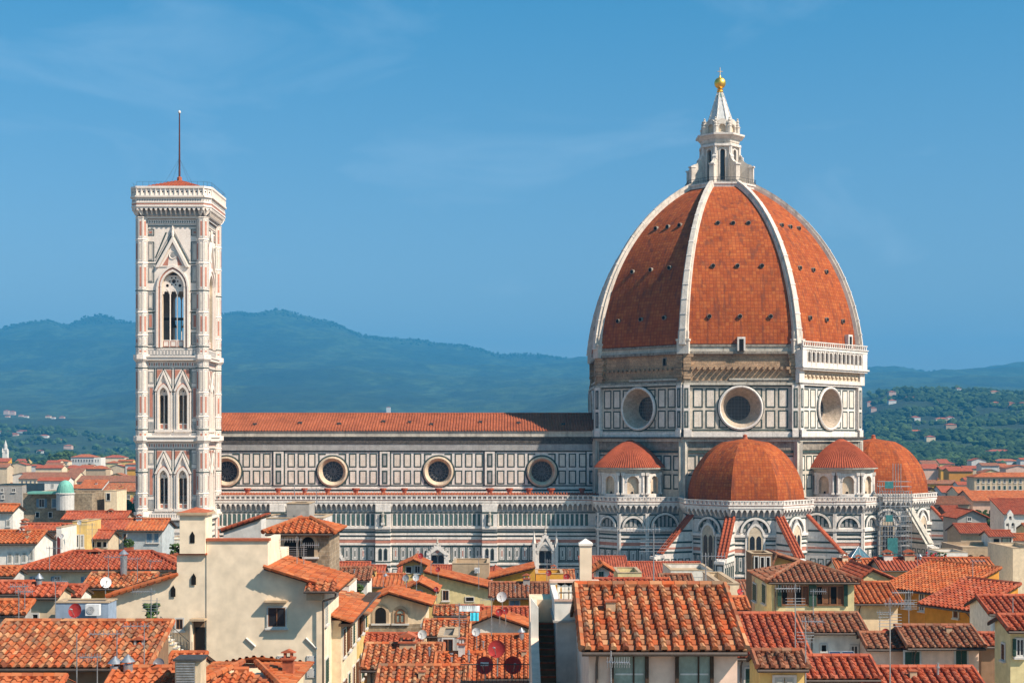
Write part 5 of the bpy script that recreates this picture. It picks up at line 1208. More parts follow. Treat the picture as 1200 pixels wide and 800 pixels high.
H('long cream building with blue grey shutters and wide tiled roof at left', 114, 28, 211, 668.5, 648, 'hip', 'tile_red', 'cream', [(38.5, 675, 46, 688.5, 'half-blue'), (63.5, 675, 71, 689.5, 'half-blue'), (99, 675, 106, 690, 'half-blue'), (137, 675, 143, 690, 'half-blue')], chims=[(110, 662, .35, .9, 'pipe'), (200, 657, .6, .7, 'box', 'terracotta'), (112, 650, .9, .6, 'box', 'wall_tan')])
H('white house with row of narrow pale shutters at the left edge', 134, -22, 41, 637.5, 623, 'gx', 'tile_orange', 'white', [(10, 648, 13.5, 659, 'closed-grey'), (18.5, 648, 22, 659, 'closed-grey'), (27, 647, 30, 658, 'closed-grey'), (35.5, 645, 38.5, 656, 'closed-grey')], chims=[(26, 622, .5, .7)])
H('small square white house standing above the white house at the left edge', 152, -20, 15, 600, 592, 'gx', 'tile_orange', 'white', [(8.5, 609, 11, 616, 'closed-grey')], over=.3)
H('tiny house with red roof at the left edge just below the white house', 102, -20, 15, 676, 668, 'gx', 'tile_orange', 'palegrey', over=.3)
H('beige house with low tiled roof right of the white house', 146, 28, 66, 622, 615.5, 'gx', 'tile_red', 'pink', [(41, 634, 47, 642, 'plain'), (55, 634, 60, 642, 'closed-grey')], chims=[(29, 613, .7, .8)])
H('slim white house end with one tall red shutter', 143, 66, 72, 618, None, 'flat', wall='white', wins=[(67.5, 629, 70.5, 652, 'closed-red')], dep=5)
H('house with antennas on its small tiled roof beside the yellow rooftop loggia', 156, 70, 92, 624, 615, 'gx', 'tile_red', 'beige', [(77, 630, 82, 640, 'plain')], over=.3)
H('tall narrow yellow rooftop loggia with two windows', 148, 85, 102, 611, None, 'flat', wall='yellow', wins=[(88, 627, 92, 641, 'plain'), (94.5, 627, 98, 641, 'plain')], dep=5)
H('low house with dark loggia openings right of the yellow rooftop loggia', 150, 102, 127, 632, 622, 'gx', 'tile_red', 'beige', [(105, 634, 111, 641, 'open'), (113.5, 634, 119, 641, 'open'), (121, 634, 125, 641, 'open')], over=.4)
H('cream house with three brown shutters under a long red roof', 166, 112, 150, 621, 609, 'gx', 'tile_red', 'cream', [(127, 627, 131, 641, 'closed-brown'), (136, 626, 140, 641, 'closed-brown'), (145, 625, 148, 640, 'closed-brown')])
H('pale blue grey house with two blue windows and bright tiled roof', 160, 149, 190, 622, 609, 'gx', 'tile_orange', 'bluegrey', [(172, 625, 178, 635, 'closed-blue'), (181, 625, 186, 635, 'closed-blue')], chims=[(163, 607, .6, .5)])
H('white rooftop terrace block beside the foot of the bell tower', 166, 191, 214, 632, None, 'flat', wall='white', dep=6, wins=[(193, 640, 199, 646, 'plain')])
H('house with wide flat red roof behind the yellow rooftop loggia', 196, 74, 146, 609, 600, 'gx', 'tile_red', 'tan', chims=[(130, 600, .7, .8)])
H('old stone building with copper parapets and rounded corner turret', 238, 27, 108, 578, None, 'flat', wall='stone', dep=14, wins=[(46, 584, 52, 594, 'shut-blue'), (61, 584, 66, 594, 'closed-blue'), (42, 600, 46, 606, 'open'), (57, 600, 61, 606, 'open')], name='stone_building', cat='building')
H('flat topped yellow building with deep eaves behind the stone turret', 245, 108, 122, 578, None, 'flat', wall='yellow', dep=8, name='yellow_building', cat='building')
H('narrow cream rooftop tower right of the flat topped yellow building', 240, 122.5, 137, 575, None, 'flat', wall='cream', dep=6, wins=[(125, 578, 129, 586, 'open')])
H('grey apartment block at the left edge beyond the white house', 292, -20, 26, 569, None, 'flat', wall='grey', dep=14, wins=[(1, 572, 4, 576, 'plain'), (14, 572, 18, 576, 'plain'), (2, 580, 5, 584, 'plain')], name='apartment_block', cat='building')
# ---- round turret with copper dome on the stone building
tu = thing('domed_turret', 'round rooftop turret with pale green copper dome on the old stone building', 'turret', (XP(76.5, 236), 236, 0))
mb = MB(); cx_ = XP(76.5, 236); z = lambda y: ZP(y, 236)
mb.lathe([(1.45, z(597)), (1.45, z(579)), (1.6, z(578.5)), (1.6, z(577.5)), (1.4, z(577))], (cx_, 236, 0), 'wall_palegrey', 20); mb.build('drum', tu)
mb = MB(); mb.lathe([(1.42*math.cos(R(a)), z(577)+2.1*math.sin(R(a))) for a in range(0, 91, 10)], (cx_, 236, 0), 'copper_green', 20); 
for k in range(10): mb.tube((cx_+1.44*math.cos(k*.628), 236+1.44*math.sin(k*.628), z(577)), (cx_+1.1*math.cos(k*.628), 236+1.1*math.sin(k*.628), z(577)+1.4), .05, .05, 'copper_green', 4)
mb.build('copper_dome', tu)
mb = MB(); mb.box(XP(34, 237), 236.2, z(578.6), XP(67, 237), 239, z(576), 'copper_green'); tag(mb.build('copper_parapet'), 'low pale green copper roof left of the small copper dome', 'roof')
# ---- the big cream building
BY = 80.0; k = BY/F_PX
cb = thing('cream_building', 'large plain cream building with stepped top, stair and turret in the left foreground', 'building', (XP(300, BY), BY, 0))
mb = MB(); bp_ = lambda x, y, dy=0: PX(x, y, BY)+Vector((0, dy, 0))
mb.prism([bp_(x, y) for x, y in ((242, 652), (242, 632), (314, 632), (314, 652))], Vector((0, .35, 0)), 'wall_creamlight'); mb.prism([bp_(x, y, .36) for x, y in ((306, 652), (306, 632), (313.9, 632), (313.9, 652))], Vector((0, 4, 0)), 'wall_creamlight')
out = [(242, 1100), (242, 652), (314, 652), (314, 664), (378, 684), (378, 1100)]
mb.prism([bp_(x, y) for x, y in out], Vector((0, 7.5, 0)), 'wall_creamlight')
out = [(128, 1100), (128, 696), (207, 672), (207, 648), (242, 648), (242, 1100)]
mb.prism([bp_(x, y, .05) for x, y in out], Vector((0, 6, 0)), 'wall_creamlight'); cw = mb.build('wall', cb)
mb = MB(); mb.prism([bp_(x, y, -.1) for x, y in ((235, 633.5), (235, 630.5), (316, 630.5), (316, 633.5))], Vector((0, .55, 0)), 'terracotta')
mb.prism([bp_(x, y, -.15) for x, y in ((205, 649.5), (205, 647.5), (243, 647.5), (243, 649.5))], Vector((0, .4, 0)), 'terracotta'); mb.build('coping', cb)
mb = MB(); A, B_ = bp_(311, 664, -.5), bp_(398, 690.5, -.5); Ss = (A-B_).normalized(); tile_field(mb, B_, (0, 1, 0), Ss, [(0, 0), (7.6, 0), (7.6, (A-B_).length), (0, (A-B_).length)], 'tile_orange', 0)
ridge_tiles(mb, B_+Z*.03, A+Z*.03, 'tile_orange', .13); mb.prism([A-Z*.12, B_-Z*.12, B_-Z*.02, A-Z*.02], Vector((0, 7.6, 0)), 'wood_dark'); mb.build('side_roof', cb)
mb = MB(); A = bp_(126, 699, -.3); B_ = bp_(209, 673, -.3); tile_field(mb, A+Vector((0, 5, 0)), (0, -1, 0), (B_-A), [(0, 0), (5, 0), (5, (B_-A).length), (0, (B_-A).length)], 'tile_orange', 0); ridge_tiles(mb, A, B_, 'tile_orange', .12); mb.build('left_roof', cb)
mb = MB(); X0, X1 = XP(360, BY), XP(396, BY); tile_field(mb, (X0, BY-1.3, ZP(693, 78.7)), (1, 0, 0), (0, 1, .35), [(0, 0), (X1-X0, 0), (X1-X0, 1.5), (0, 1.5)], 'tile_old', 0); mb.box(X0+.1, BY-1.0, ZP(703, 79), XP(380, BY), BY, ZP(693, 79)-.05, 'wall_tan'); mb.tube((X0, BY-1.35, ZP(693.5, 78.7)), (X1, BY-1.35, ZP(693.5, 78.7)), .07, .07, 'gutter', 6)
pth = [(394, 694), (394, 699), (379.5, 703), (379.5, 800)]
for a, b in zip(pth, pth[1:]): mb.tube(bp_(*a, -.3), bp_(*b, -.3), .06, .06, 'gutter', 6)
mb.build('corner_canopy', cb)
tt = MB(); xa, xb = XP(211.5, BY), XP(241.5, BY); tt.box(xa, BY-.2, ZP(648, BY), xb, BY+1.6, ZP(603, BY), 'wall_creamlight'); tt.box(xa-.15, BY-.35, ZP(603, BY), xb+.15, BY+1.75, ZP(600, BY), 'wall_tan')
P4 = [Vector((xa-.1, BY-.3, ZP(600, BY))), Vector((xb+.1, BY-.3, ZP(600, BY))), Vector((xb+.1, BY+1.7, ZP(600, BY))), Vector((xa-.1, BY+1.7, ZP(600, BY)))]; ap_ = Vector(((xa+xb)/2, BY+.7, ZP(594.5, BY)))
for i in range(4): tt.poly([P4[i], P4[(i+1) % 4], ap_], 'terracotta')
tt.build('turret', cb)
f = FC(MB(), (0, BY), -90); fB = f
def slit(x, y, d=0.0):
    m_ = MB(); g = FC(m_, (0, BY-d), -90); u, z_ = g.ray(x, y); g.poly([(u-.13, z_-.28), (u+.13, z_-.28), (u+.13, z_+.15), (u, z_+.38), (u-.13, z_+.15)], .03, 'void'); m_.build('slit_window', cb)
slit(225.5, 630, .2); slit(227, 679); slit(203, 693)
pixwin(cb, fB, [(314, 711, 335, 734, 'plain-brown'), (206.5, 724, 214.5, 737, 'plain-brown')])
m_ = MB(); g = FC(m_, (0, BY), -90); u0, z0 = g.ray(311, 704.5); u1, z1 = g.ray(337, 702.5); g.rect(u0, z0, u1, z1, .45, 'wall_tan'); m_.build('window_hood', cb)
m_ = MB(); g = FC(m_, (0, BY), -90); u0, z0 = g.ray(227, 766); u1, z1 = g.ray(240, 726); g.rect(u0, z0, u1, z1, .02, 'wall_brown'); g.rect(u0-.1, z1, u1+.1, z1+.12, .6, 'wall_tan'); g.rect(u0+.1, z0, u0+.65, z1-.4, .05, 'void'); g.rect(u0-.1, z0, u0, z1, .5, 'wall_creamlight'); m_.build('doorway', cb)
mb = MB(); n = 8     # outside stair
for i in range(n):
    x = 224-i*3.9; y = 768-i*3.8; a = bp_(x, y); b = bp_(x-3.9, y); mb.box(b.x, BY-1.0, a.z-1.6-.0*i, a.x, BY, a.z, 'wall_cream'); mb.box(b.x-.02, BY-1.02, a.z, a.x+.04, BY, a.z+.05, 'wall_palegrey')
mb.build('outside_stair', cb)
mb = MB()
for i in range(n+1): a = bp_(224-i*3.9, 768-i*3.8, -.95); mb.tube(a, a+Z*.85, .018, .018, 'iron', 4)
a, b = bp_(226, 766, -.95), bp_(193, 737, -.95); mb.tube(a+Z*.85, b+Z*.85, .022, .022, 'iron', 4)
for i in range(5): a = bp_(217+i*3.2, 768, -1.0); mb.tube(a, a+Z*.95, .018, .018, 'iron', 4)
mb.build('stair_railing', cb)
for x, y in ((330.5, 773), (330.5, 788), (365, 773), (365, 788)):
    m_ = MB(); g = FC(m_, (0, BY), -90); u, z_ = g.ray(x, y); g.rect(u-.26, z_-.26, u+.26, z_+.26, .06, 'wall_palegrey')
    for a in (-.17, .17):
        for b in (-.17, .17): g.disc(u+a, z_+b, .025, .07, 'iron', 6)
    m_.build('wall_plate', cb)
for xa, ya, xb, yb in ((288.5, 747, 299.5, 757), (358.5, 747, 371.5, 760)):
    m_ = MB(); m_.tube(bp_(xa, ya, -.06), bp_(xb, yb, -.06), .07, .07, 'wall_white', 4); m_.build('wall_strut', cb)
f2 = fr((XP(378, BY), BY+3.75), 0)
pixwin(cb, f2, [(380.5, 706, 383, 730, 'closed-grey'), (380.5, 772, 384, 800, 'closed-green')])
# red roof pieces at its foot
H('orange hip roof with weathered ridge against the foot of the cream building', 62, 222, 326, 815, 764, 'hip', 'tile_orange', 'cream', chims=[(338, 772, .5, .9, 'box', 'terracotta')], slope=.30)
H('patch of bright tiles between the outside stair and the louvred vent', 66, 190, 226, 800, 768, 'gx', 'tile_orange', 'tan', over=.2)
vt = thing('vent_housing', 'square rooftop vent housing with grey metal louvres and lead top', 'vent', (XP(220, 55), 55, 0))
mb = MB(); x0, x1 = XP(205, 55), XP(235, 55); mb.box(x0, 55, 20, x1, 56, ZP(774, 55), 'wall_beige'); mb.box(x0-.06, 54.9, ZP(774, 55), x1+.06, 56.1, ZP(771.5, 55), 'iron'); mb.build('casing', vt)
mb = MB()
for i in range(11): mb.box(x0+.06, 54.93, ZP(776+i*3, 55)-.05, XP(229, 55), 54.99, ZP(776+i*3, 55)+.01, 'metal_grey')
mb.build('louvre', vt)
# loggia house with stone walls
lg = H('rooftop loggia of rough stone with two dark arched openings', 92, 317, 386, 626, 602.5, 'hip', 'tile_orange', 'stone', [(333.5, 630, 349, 652, 'arch-dark'), (354.5, 629, 368, 652, 'arch-dark')], chims=[(399, 0, .1, .1)][:0], slope=.36)
H('white rooftop block with bare chimney stack behind the stone loggia', 101, 306, 379, 607, None, 'flat', wall='palegrey', dep=5)
H('grey cement stair housing topping the white rooftop block', 103, 336, 362, 590, None, 'flat', wall='grey', dep=3)
H('narrow pale building with sloping tiled edge left of the stone loggia', 99, 262, 306, 622, 607, 'sl', 'tile_red', 'palegrey', dep=4, over=.15)
H('small tiled house with white end wall right of the stone loggia', 122, 397, 430, 681, 666.5, 'gx', 'tile_brown', 'white')
H('white plastered rooftop terrace beside the big cream building', 100, 388, 409, 686, None, 'flat', wall='white', dep=5)
# street row
st = thing('street_house', 'sunlit yellow townhouse row facing the narrow street right of the cream building', 'house', (XP(400, 90), 90, 0))
mb = MB(); SX = -10.2; mb.box(SX-9, 84, 0, SX, 92.5, ZP(717, 88), 'wall_cream'); mb.box(SX-9, 92.5, 0, SX-.1, 101, ZP(715, 95), 'wall_yellow'); mb.build('wall', st)
mb = MB(); ze_ = ZP(717, 88); tile_field(mb, (SX+.7, 83.6, ze_-.1), (0, 1, 0), (-1, 0, .32), [(0, 0), (9.2, 0), (9.2, 5.2), (0, 5.2)], 'tile_orange', 0); tile_field(mb, (SX+.7, 93, ZP(715, 95)-.1), (0, 1, 0), (-1, 0, .32), [(0, 0), (8.2, 0), (8.2, 5.2), (0, 5.2)], 'tile_old', 0)
mb.box(SX-.1, 83.6, ze_-.3, SX+.7, 101, ze_-.16, 'wood_dark'); mb.tube((SX+.75, 83.6, ze_-.15), (SX+.75, 101, ze_-.2), .07, .07, 'gutter', 6); mb.build('roof', st)
g = fr((SX, 92), 0)
for i in range(6):
    for j in range(4):
        yy = 85.3+i*2.55; z_ = ze_-2.3-j*3.1; u = yy-92; add_window(st, g, u-.45, z_, u+.45, z_+1.55, ['closed-brown', 'shut-brown', 'closed-green'][(i+j) % 3])
# ---- centre
ah = H('cream house with two arched windows above a band of bare stone', 105, 428, 499, 707, 694.5, 'gy', 'tile_orange', 'cream', [(440, 711.5, 452.5, 730, 'arch-dark'), (463.5, 713, 475, 730, 'arch-glass')], apex=456, dep=4, over=.5)
m_ = MB(); g = FC(m_, (XP(461, 105), 105), -90); u0, z0 = g.ray(427, 747); u1, z1 = g.ray(495, 730.5); g.rect(u0, z0, u1, z1, .08, 'wall_stone', -.2); m_.build('stone_band', ah)
H('dark lean-to with red tiles below the bare stone band', 98, 427, 492, 756, 747, 'shed', 'tile_red', 'brown', over=.3)
H('yellow house with low roof left of the one with small dormer gable', 136, 418, 470, 688, 674, 'gx', 'tile_orange', 'yellow', chims=[(452, 676, .4, 1.3, 'pipe'), (438, 668, .5, .8)])
H('small yellow gabled house with one dark window behind the arched windows', 124, 474, 508, 691, 682.5, 'gy', 'tile_orange', 'yellow', [(484, 692, 494, 702, 'plain-brown')], dep=4)
H('long yellow house whose tiled edge slopes down to the right', 142, 497, 588, 692, 670, 'sr', 'tile_orange', 'paleyellow', [(519, 691, 525.5, 703, 'plain-brown'), (546, 699, 555, 704, 'open')], dep=6, chims=[(547, 668, .6, .9)][:0])
H('yellow rooftop belvedere with shallow gable and dark windows', 156, 472, 497, 661, 655.5, 'gy', 'tile_orange', 'yellow', [(476, 664, 482, 671, 'open'), (486, 663, 492.5, 671, 'shut-grey')], dep=5, over=.6)
H('plain beige block with tiled coping in front of the gabled portal', 152, 530, 573, 660, None, 'flat', wall='tan', dep=6, wins=[(540, 672, 543, 680, 'closed-brown')])
H('bright ochre house with tiled edge rising to the right', 151, 577, 627, 677, 665, 'sl', 'tile_orange', 'ochre', dep=6)
H('low bright ochre annex with tile edge right of the rising tiled edge', 154, 628, 660, 672, None, 'flat', wall='ochre', dep=5)
H('ochre house with blue window under a broad weathered roof', 124, 577, 643, 701, 684, 'gx', 'tile_brown', 'ochre', [(598, 704, 608, 714, 'closed-blue')], chims=[(617, 678, .6, 1.0, 'box', 'wall_grey')])
H('roof with plants and washing terrace in the middle of the rooftops', 116, 562, 622, 725, 713, 'gx', 'tile_red', 'tan')
H('roof between the washing terrace and the small yellow gabled house', 119, 512, 562, 722, 711, 'gx', 'tile_old', 'yellow')
H('white gabled house with blank wall left of the outside brown stairs', 104, 548, 614, 733, 720.5, 'gy', 'tile_orange', 'white', apex=578, dep=3.5)
H('small tiled roof right of the house with two arched windows', 100, 500, 546, 746, 728, 'gx', 'tile_old', 'tan')
H('wide low roof behind the red satellite dishes', 86, 549, 630, 796, 746, 'gx', 'tile_orange', 'pink', chims=[(611, 742, .35, 1.4, 'pipe')])
H('grey dormer with brown framed window above the mossy roofs', 83, 513, 536, 746, None, 'flat', wall='grey', dep=4, wins=[(519, 749, 531, 766, 'plain-brown')])
H('mossy weathered roof in the centre foreground, upper one of two', 77, 430, 512, 786, 757, 'gx', 'tile_old', 'tan', chims=[(478, 752, .9, .7, 'box', 'wall_tan')])
H('mossy weathered roof in the centre foreground, lower one of two', 69, 446, 542, 815, 783, 'gx', 'tile_old', 'tan')
H('short roof stepping down toward the railing beside the white pipe', 72, 514, 560, 800, 768, 'gx', 'tile_orange', 'white', chims=[(541, 755, .35, 1.6, 'box', 'wall_palegrey')])
# ---- terrace building with stairs and tall chimney
tb = thing('terrace_house', 'pale building with roof terrace, brown outside stairs and tall square white chimney', 'house', (XP(660, 54), 54, 0))
mb = MB(); X = lambda x, y_=54: XP(x, y_)
mb.box(X(652), 54, 0, X(684), 60, ZP(727, 54), 'wall_palegrey'); mb.box(X(648), 53.8, ZP(728.5, 54), X(686), 60, ZP(726.5, 54), 'wall_grey'); mb.box(X(650), 54.0, ZP(726.5, 54), X(684), 54.2, ZP(704, 54), 'wall_white'); mb.box(X(650), 54.2, ZP(726.5, 54), X(650)+.2, 60, ZP(704, 54), 'wall_white')
mb.box(X(649.5), 53.95, ZP(704, 54), X(684.5), 54.25, ZP(702, 54), 'wall_pink'); mb.box(X(622), 58, 0, X(651), 60, ZP(702, 58), 'wall_cream')
mb.prism([PX(622, 800, 54), PX(631, 800, 54), PX(631, 712, 54), PX(622, 700, 54)], Vector((0, .3, 0)), 'wall_white'); mb.prism([Vector((X(622), 50, 0)), Vector((X(622), 58, 0)), Vector((X(622), 58, ZP(702, 58))), Vector((X(622), 50, ZP(800, 50)))], Vector((.3, 0, 0)), 'wall_palepink')
mb.build('wall', tb)
mb = MB()
for i in range(12): y_ = 58-i*.42; z_ = ZP(727, 58)-.05-i*.2; mb.box(X(632, 56), y_-.42, z_-1.5, X(655, 56), y_, z_, 'wall_brown'); mb.box(X(632, 56), y_-.46, z_-.04, X(655, 56), y_-.4, z_+.02, 'terracotta')
mb.build('outside_stair', tb)
mb = MB()
for i in range(3): f = FC(mb, (X(653+i*9, 60), 60), -90); f.hole((-.16*2, ZP(708, 60), .16*2, ZP(682, 60)), arch_poly(0, ZP(706, 60), ZP(690, 60), .2), 0, 'wall_white', .15)
mb.box(X(644, 60), 59.9, ZP(682, 60), X(702, 60), 60.4, ZP(679.5, 60), 'wall_pink'); mb.box(X(670, 60), 60, ZP(708, 60), X(702, 60), 60.3, ZP(682, 60), 'wall_palepink'); mb.build('parapet', tb)
mb = MB(); c0, c1 = X(679.5, 50), X(693.5, 50); mb.box(c0, 50, ZP(760, 50), c1, 50.42, ZP(637, 50), 'wall_creamlight'); mb.box(c0-.04, 49.96, ZP(639, 50), c1+.04, 50.46, ZP(636.5, 50), 'wall_white')
q = [Vector((c0-.04, 49.96, ZP(636.5, 50))), Vector((c1+.04, 49.96, ZP(636.5, 50))), Vector((c1+.04, 50.46, ZP(636.5, 50))), Vector((c0-.04, 50.46, ZP(636.5, 50)))]; ap_ = Vector(((c0+c1)/2, 50.2, ZP(631, 50)))
for i in range(4): mb.poly([q[i], q[(i+1) % 4], ap_], 'wall_white')
mb.box(c0-.03, 49.9, ZP(695, 50), c1+.5, 50.5, ZP(690, 50), 'metal_grey'); mb.build('tall_chimney', tb)
# ---- big foreground roof
bf = H('foreground house with large roof of rounded orange tiles and two wide windows', 45, 690, 864, 765, 689.5, 'gx', 'tile_old', 'palepink', [(718, 769, 757, 815, 'big'), (793, 769, 834, 815, 'big')], over=.4)
for yy in (0,):
    for x in (700, 727, 755, 783, 822, 848):
        mb = MB(); Yc = 45+4.6; p = Vector((XP(x, Yc), Yc+.1, ZP(690, Yc)-.02)); mb.box(p.x-.22, p.y-.12, p.z, p.x+.22, p.y+.12, p.z+.14, 'terracotta'); mb.build('ridge_vent', bf)
# ---- right foreground
H('small white rooftop hut with green door and tiled gable beside tall chimney', 118, 698, 714, 667.5, 662.5, 'gy', 'tile_orange', 'white', [(702, 669, 707, 679, 'closed-green')], dep=3, over=.35)
H('house with low tiled roof just behind the big foreground roof', 104, 702, 782, 692, 680, 'gx', 'tile_red', 'white')
H('short old tile roof right behind the big foreground ridge', 108, 779, 809, 689, 675, 'gx', 'tile_brown', 'white')
H('white service building with lean wall near the apse', 150, 786, 835, 668, None, 'flat', wall='white', dep=8)
H('low pale yellow wall building left of the short old tile roof', 140, 724, 752, 671, None, 'flat', wall='paleyellow', dep=6)
H('cream flat roofed house with small orange dish on its corner', 92, 843, 866, 684, None, 'flat', wall='cream', dep=8)
H('small orange roof under the cream flat roofed house', 86, 846, 872, 716, 706, 'gx', 'tile_orange', 'beige')
H('brown brick rooftop chimney house with pots inside', 122, 881, 905, 648.5, None, 'flat', wall='brown', dep=3, wins=[(884.5, 652, 888, 668, 'open'), (891, 652, 895.5, 666, 'open'), (898, 652, 902, 666, 'open')])
H('yellow gabled wall peeping over the hipped roof with wide windows', 126, 905, 940, 660, 650.5, 'gy', 'tile_brown', 'yellow', apex=909, dep=4)
H('pale yellow house with hipped roof and two wide dark windows with green shutters', 98, 904, 1001, 683, 657, 'hip', 'tile_brown', 'paleyellow', [(915, 686, 948, 709, 'wide-green'), (956, 686, 989, 709, 'wide-green')], sides=[(883, 684, 887, 703, 'closed-green'), (894, 685, 898, 706, 'closed-green')], chims=[(903, 679, .4, .5, 'box', 'terracotta')])
H('broad double tiled roof with grey framed window below', 69, 862, 942, 772, 722, 'gx', 'tile_red', 'palegrey', [(874, 784, 890, 802, 'closed-green')])
H('pale peeling house with small window left of the wide roof with twin dormers', 81, 946, 1008, 742, 721, 'gx', 'tile_brown', 'white', [(997, 755, 1005, 768, 'plain'), (963, 757, 967.5, 763, 'open')])
so_ = H('low tiled roof carrying dark solar panels', 65, 945, 1022, 797, 772, 'gx', 'tile_red', 'tan')
H('small orange annex with brown roof edge at the bottom of the photo', 58, 890, 943, 785, 778.5, 'gx', 'tile_brown', 'yellow', wins=[(908, 793, 930, 810, 'closed-grey')], over=.2)
H('cream gable wall between the glass pyramid and the bright orange roof', 128, 1004, 1052, 681, 668, 'gy', 'tile_red', 'paleyellow', apex=1022, dep=8, over=.2)
H('pale pinkish house with blind arch and old tiles, left half of the row', 79, 1018, 1064, 761, 744, 'gx', 'tile_brown', 'palepink', [(1029, 765, 1041, 779, 'arch-glass')][:0], over=.35)
H('pale pinkish house with two green shuttered windows', 78, 1066, 1147, 760, 735.5, 'gx', 'tile_brown', 'palepink', [(1060.5, 763, 1077, 778, 'closed-green'), (1119.5, 762, 1133, 778, 'closed-green')], over=.4)
db = H('bottom roof with row of small triangular tile dormers', 64, 1020, 1150, 818, 785, 'gx', 'tile_red', 'cream')
for x in (1050, 1062, 1098, 1115):
    mb = MB(); c = PX(x, 794, 66.5); 
    for s_ in (-1, 1): mb.prism([c+Vector((s_*.32, -.3, -.25)), c+Vector((0, -.3, .2)), c+Vector((0, -.3, .28)), c+Vector((s_*.40, -.3, -.22))], Vector((0, .9, 0)), 'terracotta')
    mb.poly([c+Vector((-.3, -.1, -.25)), c+Vector((.3, -.1, -.25)), c+Vector((0, -.1, .2))], 'void'); mb.build('tile_dormer', db)
H('messy red lean-to roof over a brown wall beside the yellow house', 84, 1150, 1172, 758, 747, 'gx', 'tile_red', 'brown', over=.3)
H('white house with green shutter and red roof at the right edge', 92, 1161, 1222, 720, 700, 'gx', 'tile_red', 'white', [(1166, 722, 1172, 740, 'closed-green'), (1190, 722, 1197, 740, 'closed-green')])
H('yellow house with green balcony at the bottom right edge', 74, 1184, 1225, 740, 724, 'gx', 'tile_red', 'paleyellow', [(1191, 748, 1199, 768, 'shut-green')], sides=[(1175, 755, 1178, 772, 'closed-brown')])
def corner(label, px, py, Y, ang, w, dep, roof, tile, wall, wins=(), lod=0, name='house', slope=.32):
    "house placed by its nearest corner, the right-hand end of the wall facing ang"
    N_ = Vector((math.cos(R(ang)), math.sin(R(ang)), 0)); U = Vector((-N_.y, N_.x, 0)); c = PX(px, py, Y); O = c-U*w/2
    root, ro, wl, P = core(name, label, (O.x, O.y), ang, w, dep, c.z, roof, slope, tile, wall, None, .45, lod, 'house', 'houses of the old town'); pixwin(root, fr((O.x, O.y), ang), wins); return root
corner('orange ochre building with three stone framed windows and long tiled roof', 1115, 696, 115, -150, 7.2, 5.6, 'shed', 'tile_orange', 'orange', [(1062, 693, 1067.5, 712, 'plain'), (1078, 696, 1083.5, 715, 'plain'), (1094, 699, 1099.5, 717, 'plain')])
corner('lower ochre building with dark eaves in front of the orange ochre building', 1141, 714, 100, -150, 4.6, 4.6, 'shed', 'tile_red', 'orange', [(1118, 713, 1123, 723, 'closed-brown')])
corner('cream house with very bright orange roof and roof tanks', 1001, 712, 104, -34, 8.5, 5, 'shed', 'tile_orange', 'cream') if False else H('cream house with very bright orange roof and roof tanks', 108, 1003, 1052, 708, 684, 'gx', 'tile_orange', 'cream')
# ---- right middle distance
H('terracotta roofed house left of the green glass pyramid', 146, 985, 1030, 672, 656, 'gx', 'tile_orange', 'cream', chims=[(1006, 655, .6, .9), (990, 652, .6, .7)])
H('long beige house with red tiled roof and chimneys right of the glass pyramid', 143, 1034, 1118, 669, 655, 'gx', 'tile_red', 'beige', chims=[(1040, 650, .9, 1.0, 'box', 'wall_white'), (1065, 650, 1.0, .9), (1078, 653, .35, 1.2, 'pipe')])
H('red roof behind the orange ochre building', 136, 1118, 1165, 668, 655, 'gx', 'tile_orange', 'yellow')
H('stone wall building with three low dark arches', 205, 1128, 1188, 641, None, 'flat', wall='tan', dep=10, wins=[(1133, 650, 1141, 661, 'arch-dark'), (1146, 650, 1155, 661, 'arch-dark'), (1160, 650, 1170, 661, 'arch-dark')])
H('cream block at the right edge beside the low dark arches', 190, 1187, 1222, 642, None, 'flat', wall='cream', dep=10)
H('white parapet building with painted panels beneath the apse buttress', 188, 1102, 1134, 647, None, 'flat', wall='white', dep=6)
H('glass fronted rooftop room between white walls', 212, 1160, 1187, 629, 622, 'gx', 'tile_red', 'white', [(1164, 631, 1171, 640, 'open'), (1174, 630, 1184, 641, 'big')])
H('bright white house at the right edge near the little bell gable', 216, 1187, 1222, 634, 626, 'gx', 'tile_orange', 'white')
H('grey brown block with red roof left of the glass fronted rooftop room', 242, 1126, 1163, 625, 614, 'gx', 'tile_red', 'tan', [(1155, 628, 1160, 638, 'plain')])
H('grey gabled house beyond the grey brown block', 272, 1122, 1156, 606, 598, 'gy', 'tile_red', 'grey', [(1134, 606, 1138, 610, 'plain')])
H('long brown roofed hall with pale gable beyond the tribune', 325, 1088, 1136, 591, 582, 'gx', 'tile_brown', 'beige')
H('dark low house below the long brown roofed hall', 320, 1108, 1126, 600, 593, 'gx', 'tile_red', 'brown')
H('wide flat pitched red roof below the apartment block', 332, 1140, 1225, 587, 574.5, 'gx', 'tile_orange', 'pink')
H('small house with two chimneys left of the apartment block', 420, 1104, 1122, 577, 569, 'gx', 'tile_red', 'palegrey', [(1108, 578, 1111, 583, 'plain')])
H('cream house with bright end wall left of the apartment block', 400, 1123, 1138, 578, 570, 'gx', 'tile_orange', 'cream', [(1127, 580, 1129, 584, 'plain')])
H('little bright yellow house next to the right hand tribune', 380, 1087, 1097, 577, 571, 'gy', 'tile_red', 'yellow', dep=8)
ab = H('long apartment block with bright orange roof and rows of green windows', 430, 1142, 1225, 559, 553.5, 'hip', 'tile_orange', 'beige', [(1145+i*6.2, 561, 1147.6+i*6.2, 565.5, 'plain' if i % 3 else 'closed-green') for i in range(13)]+[(1145+i*6.2, 569, 1147.6+i*6.2, 573.5, 'closed-green' if i % 3 else 'plain') for i in range(13)], name='apartment_block', cat='building')
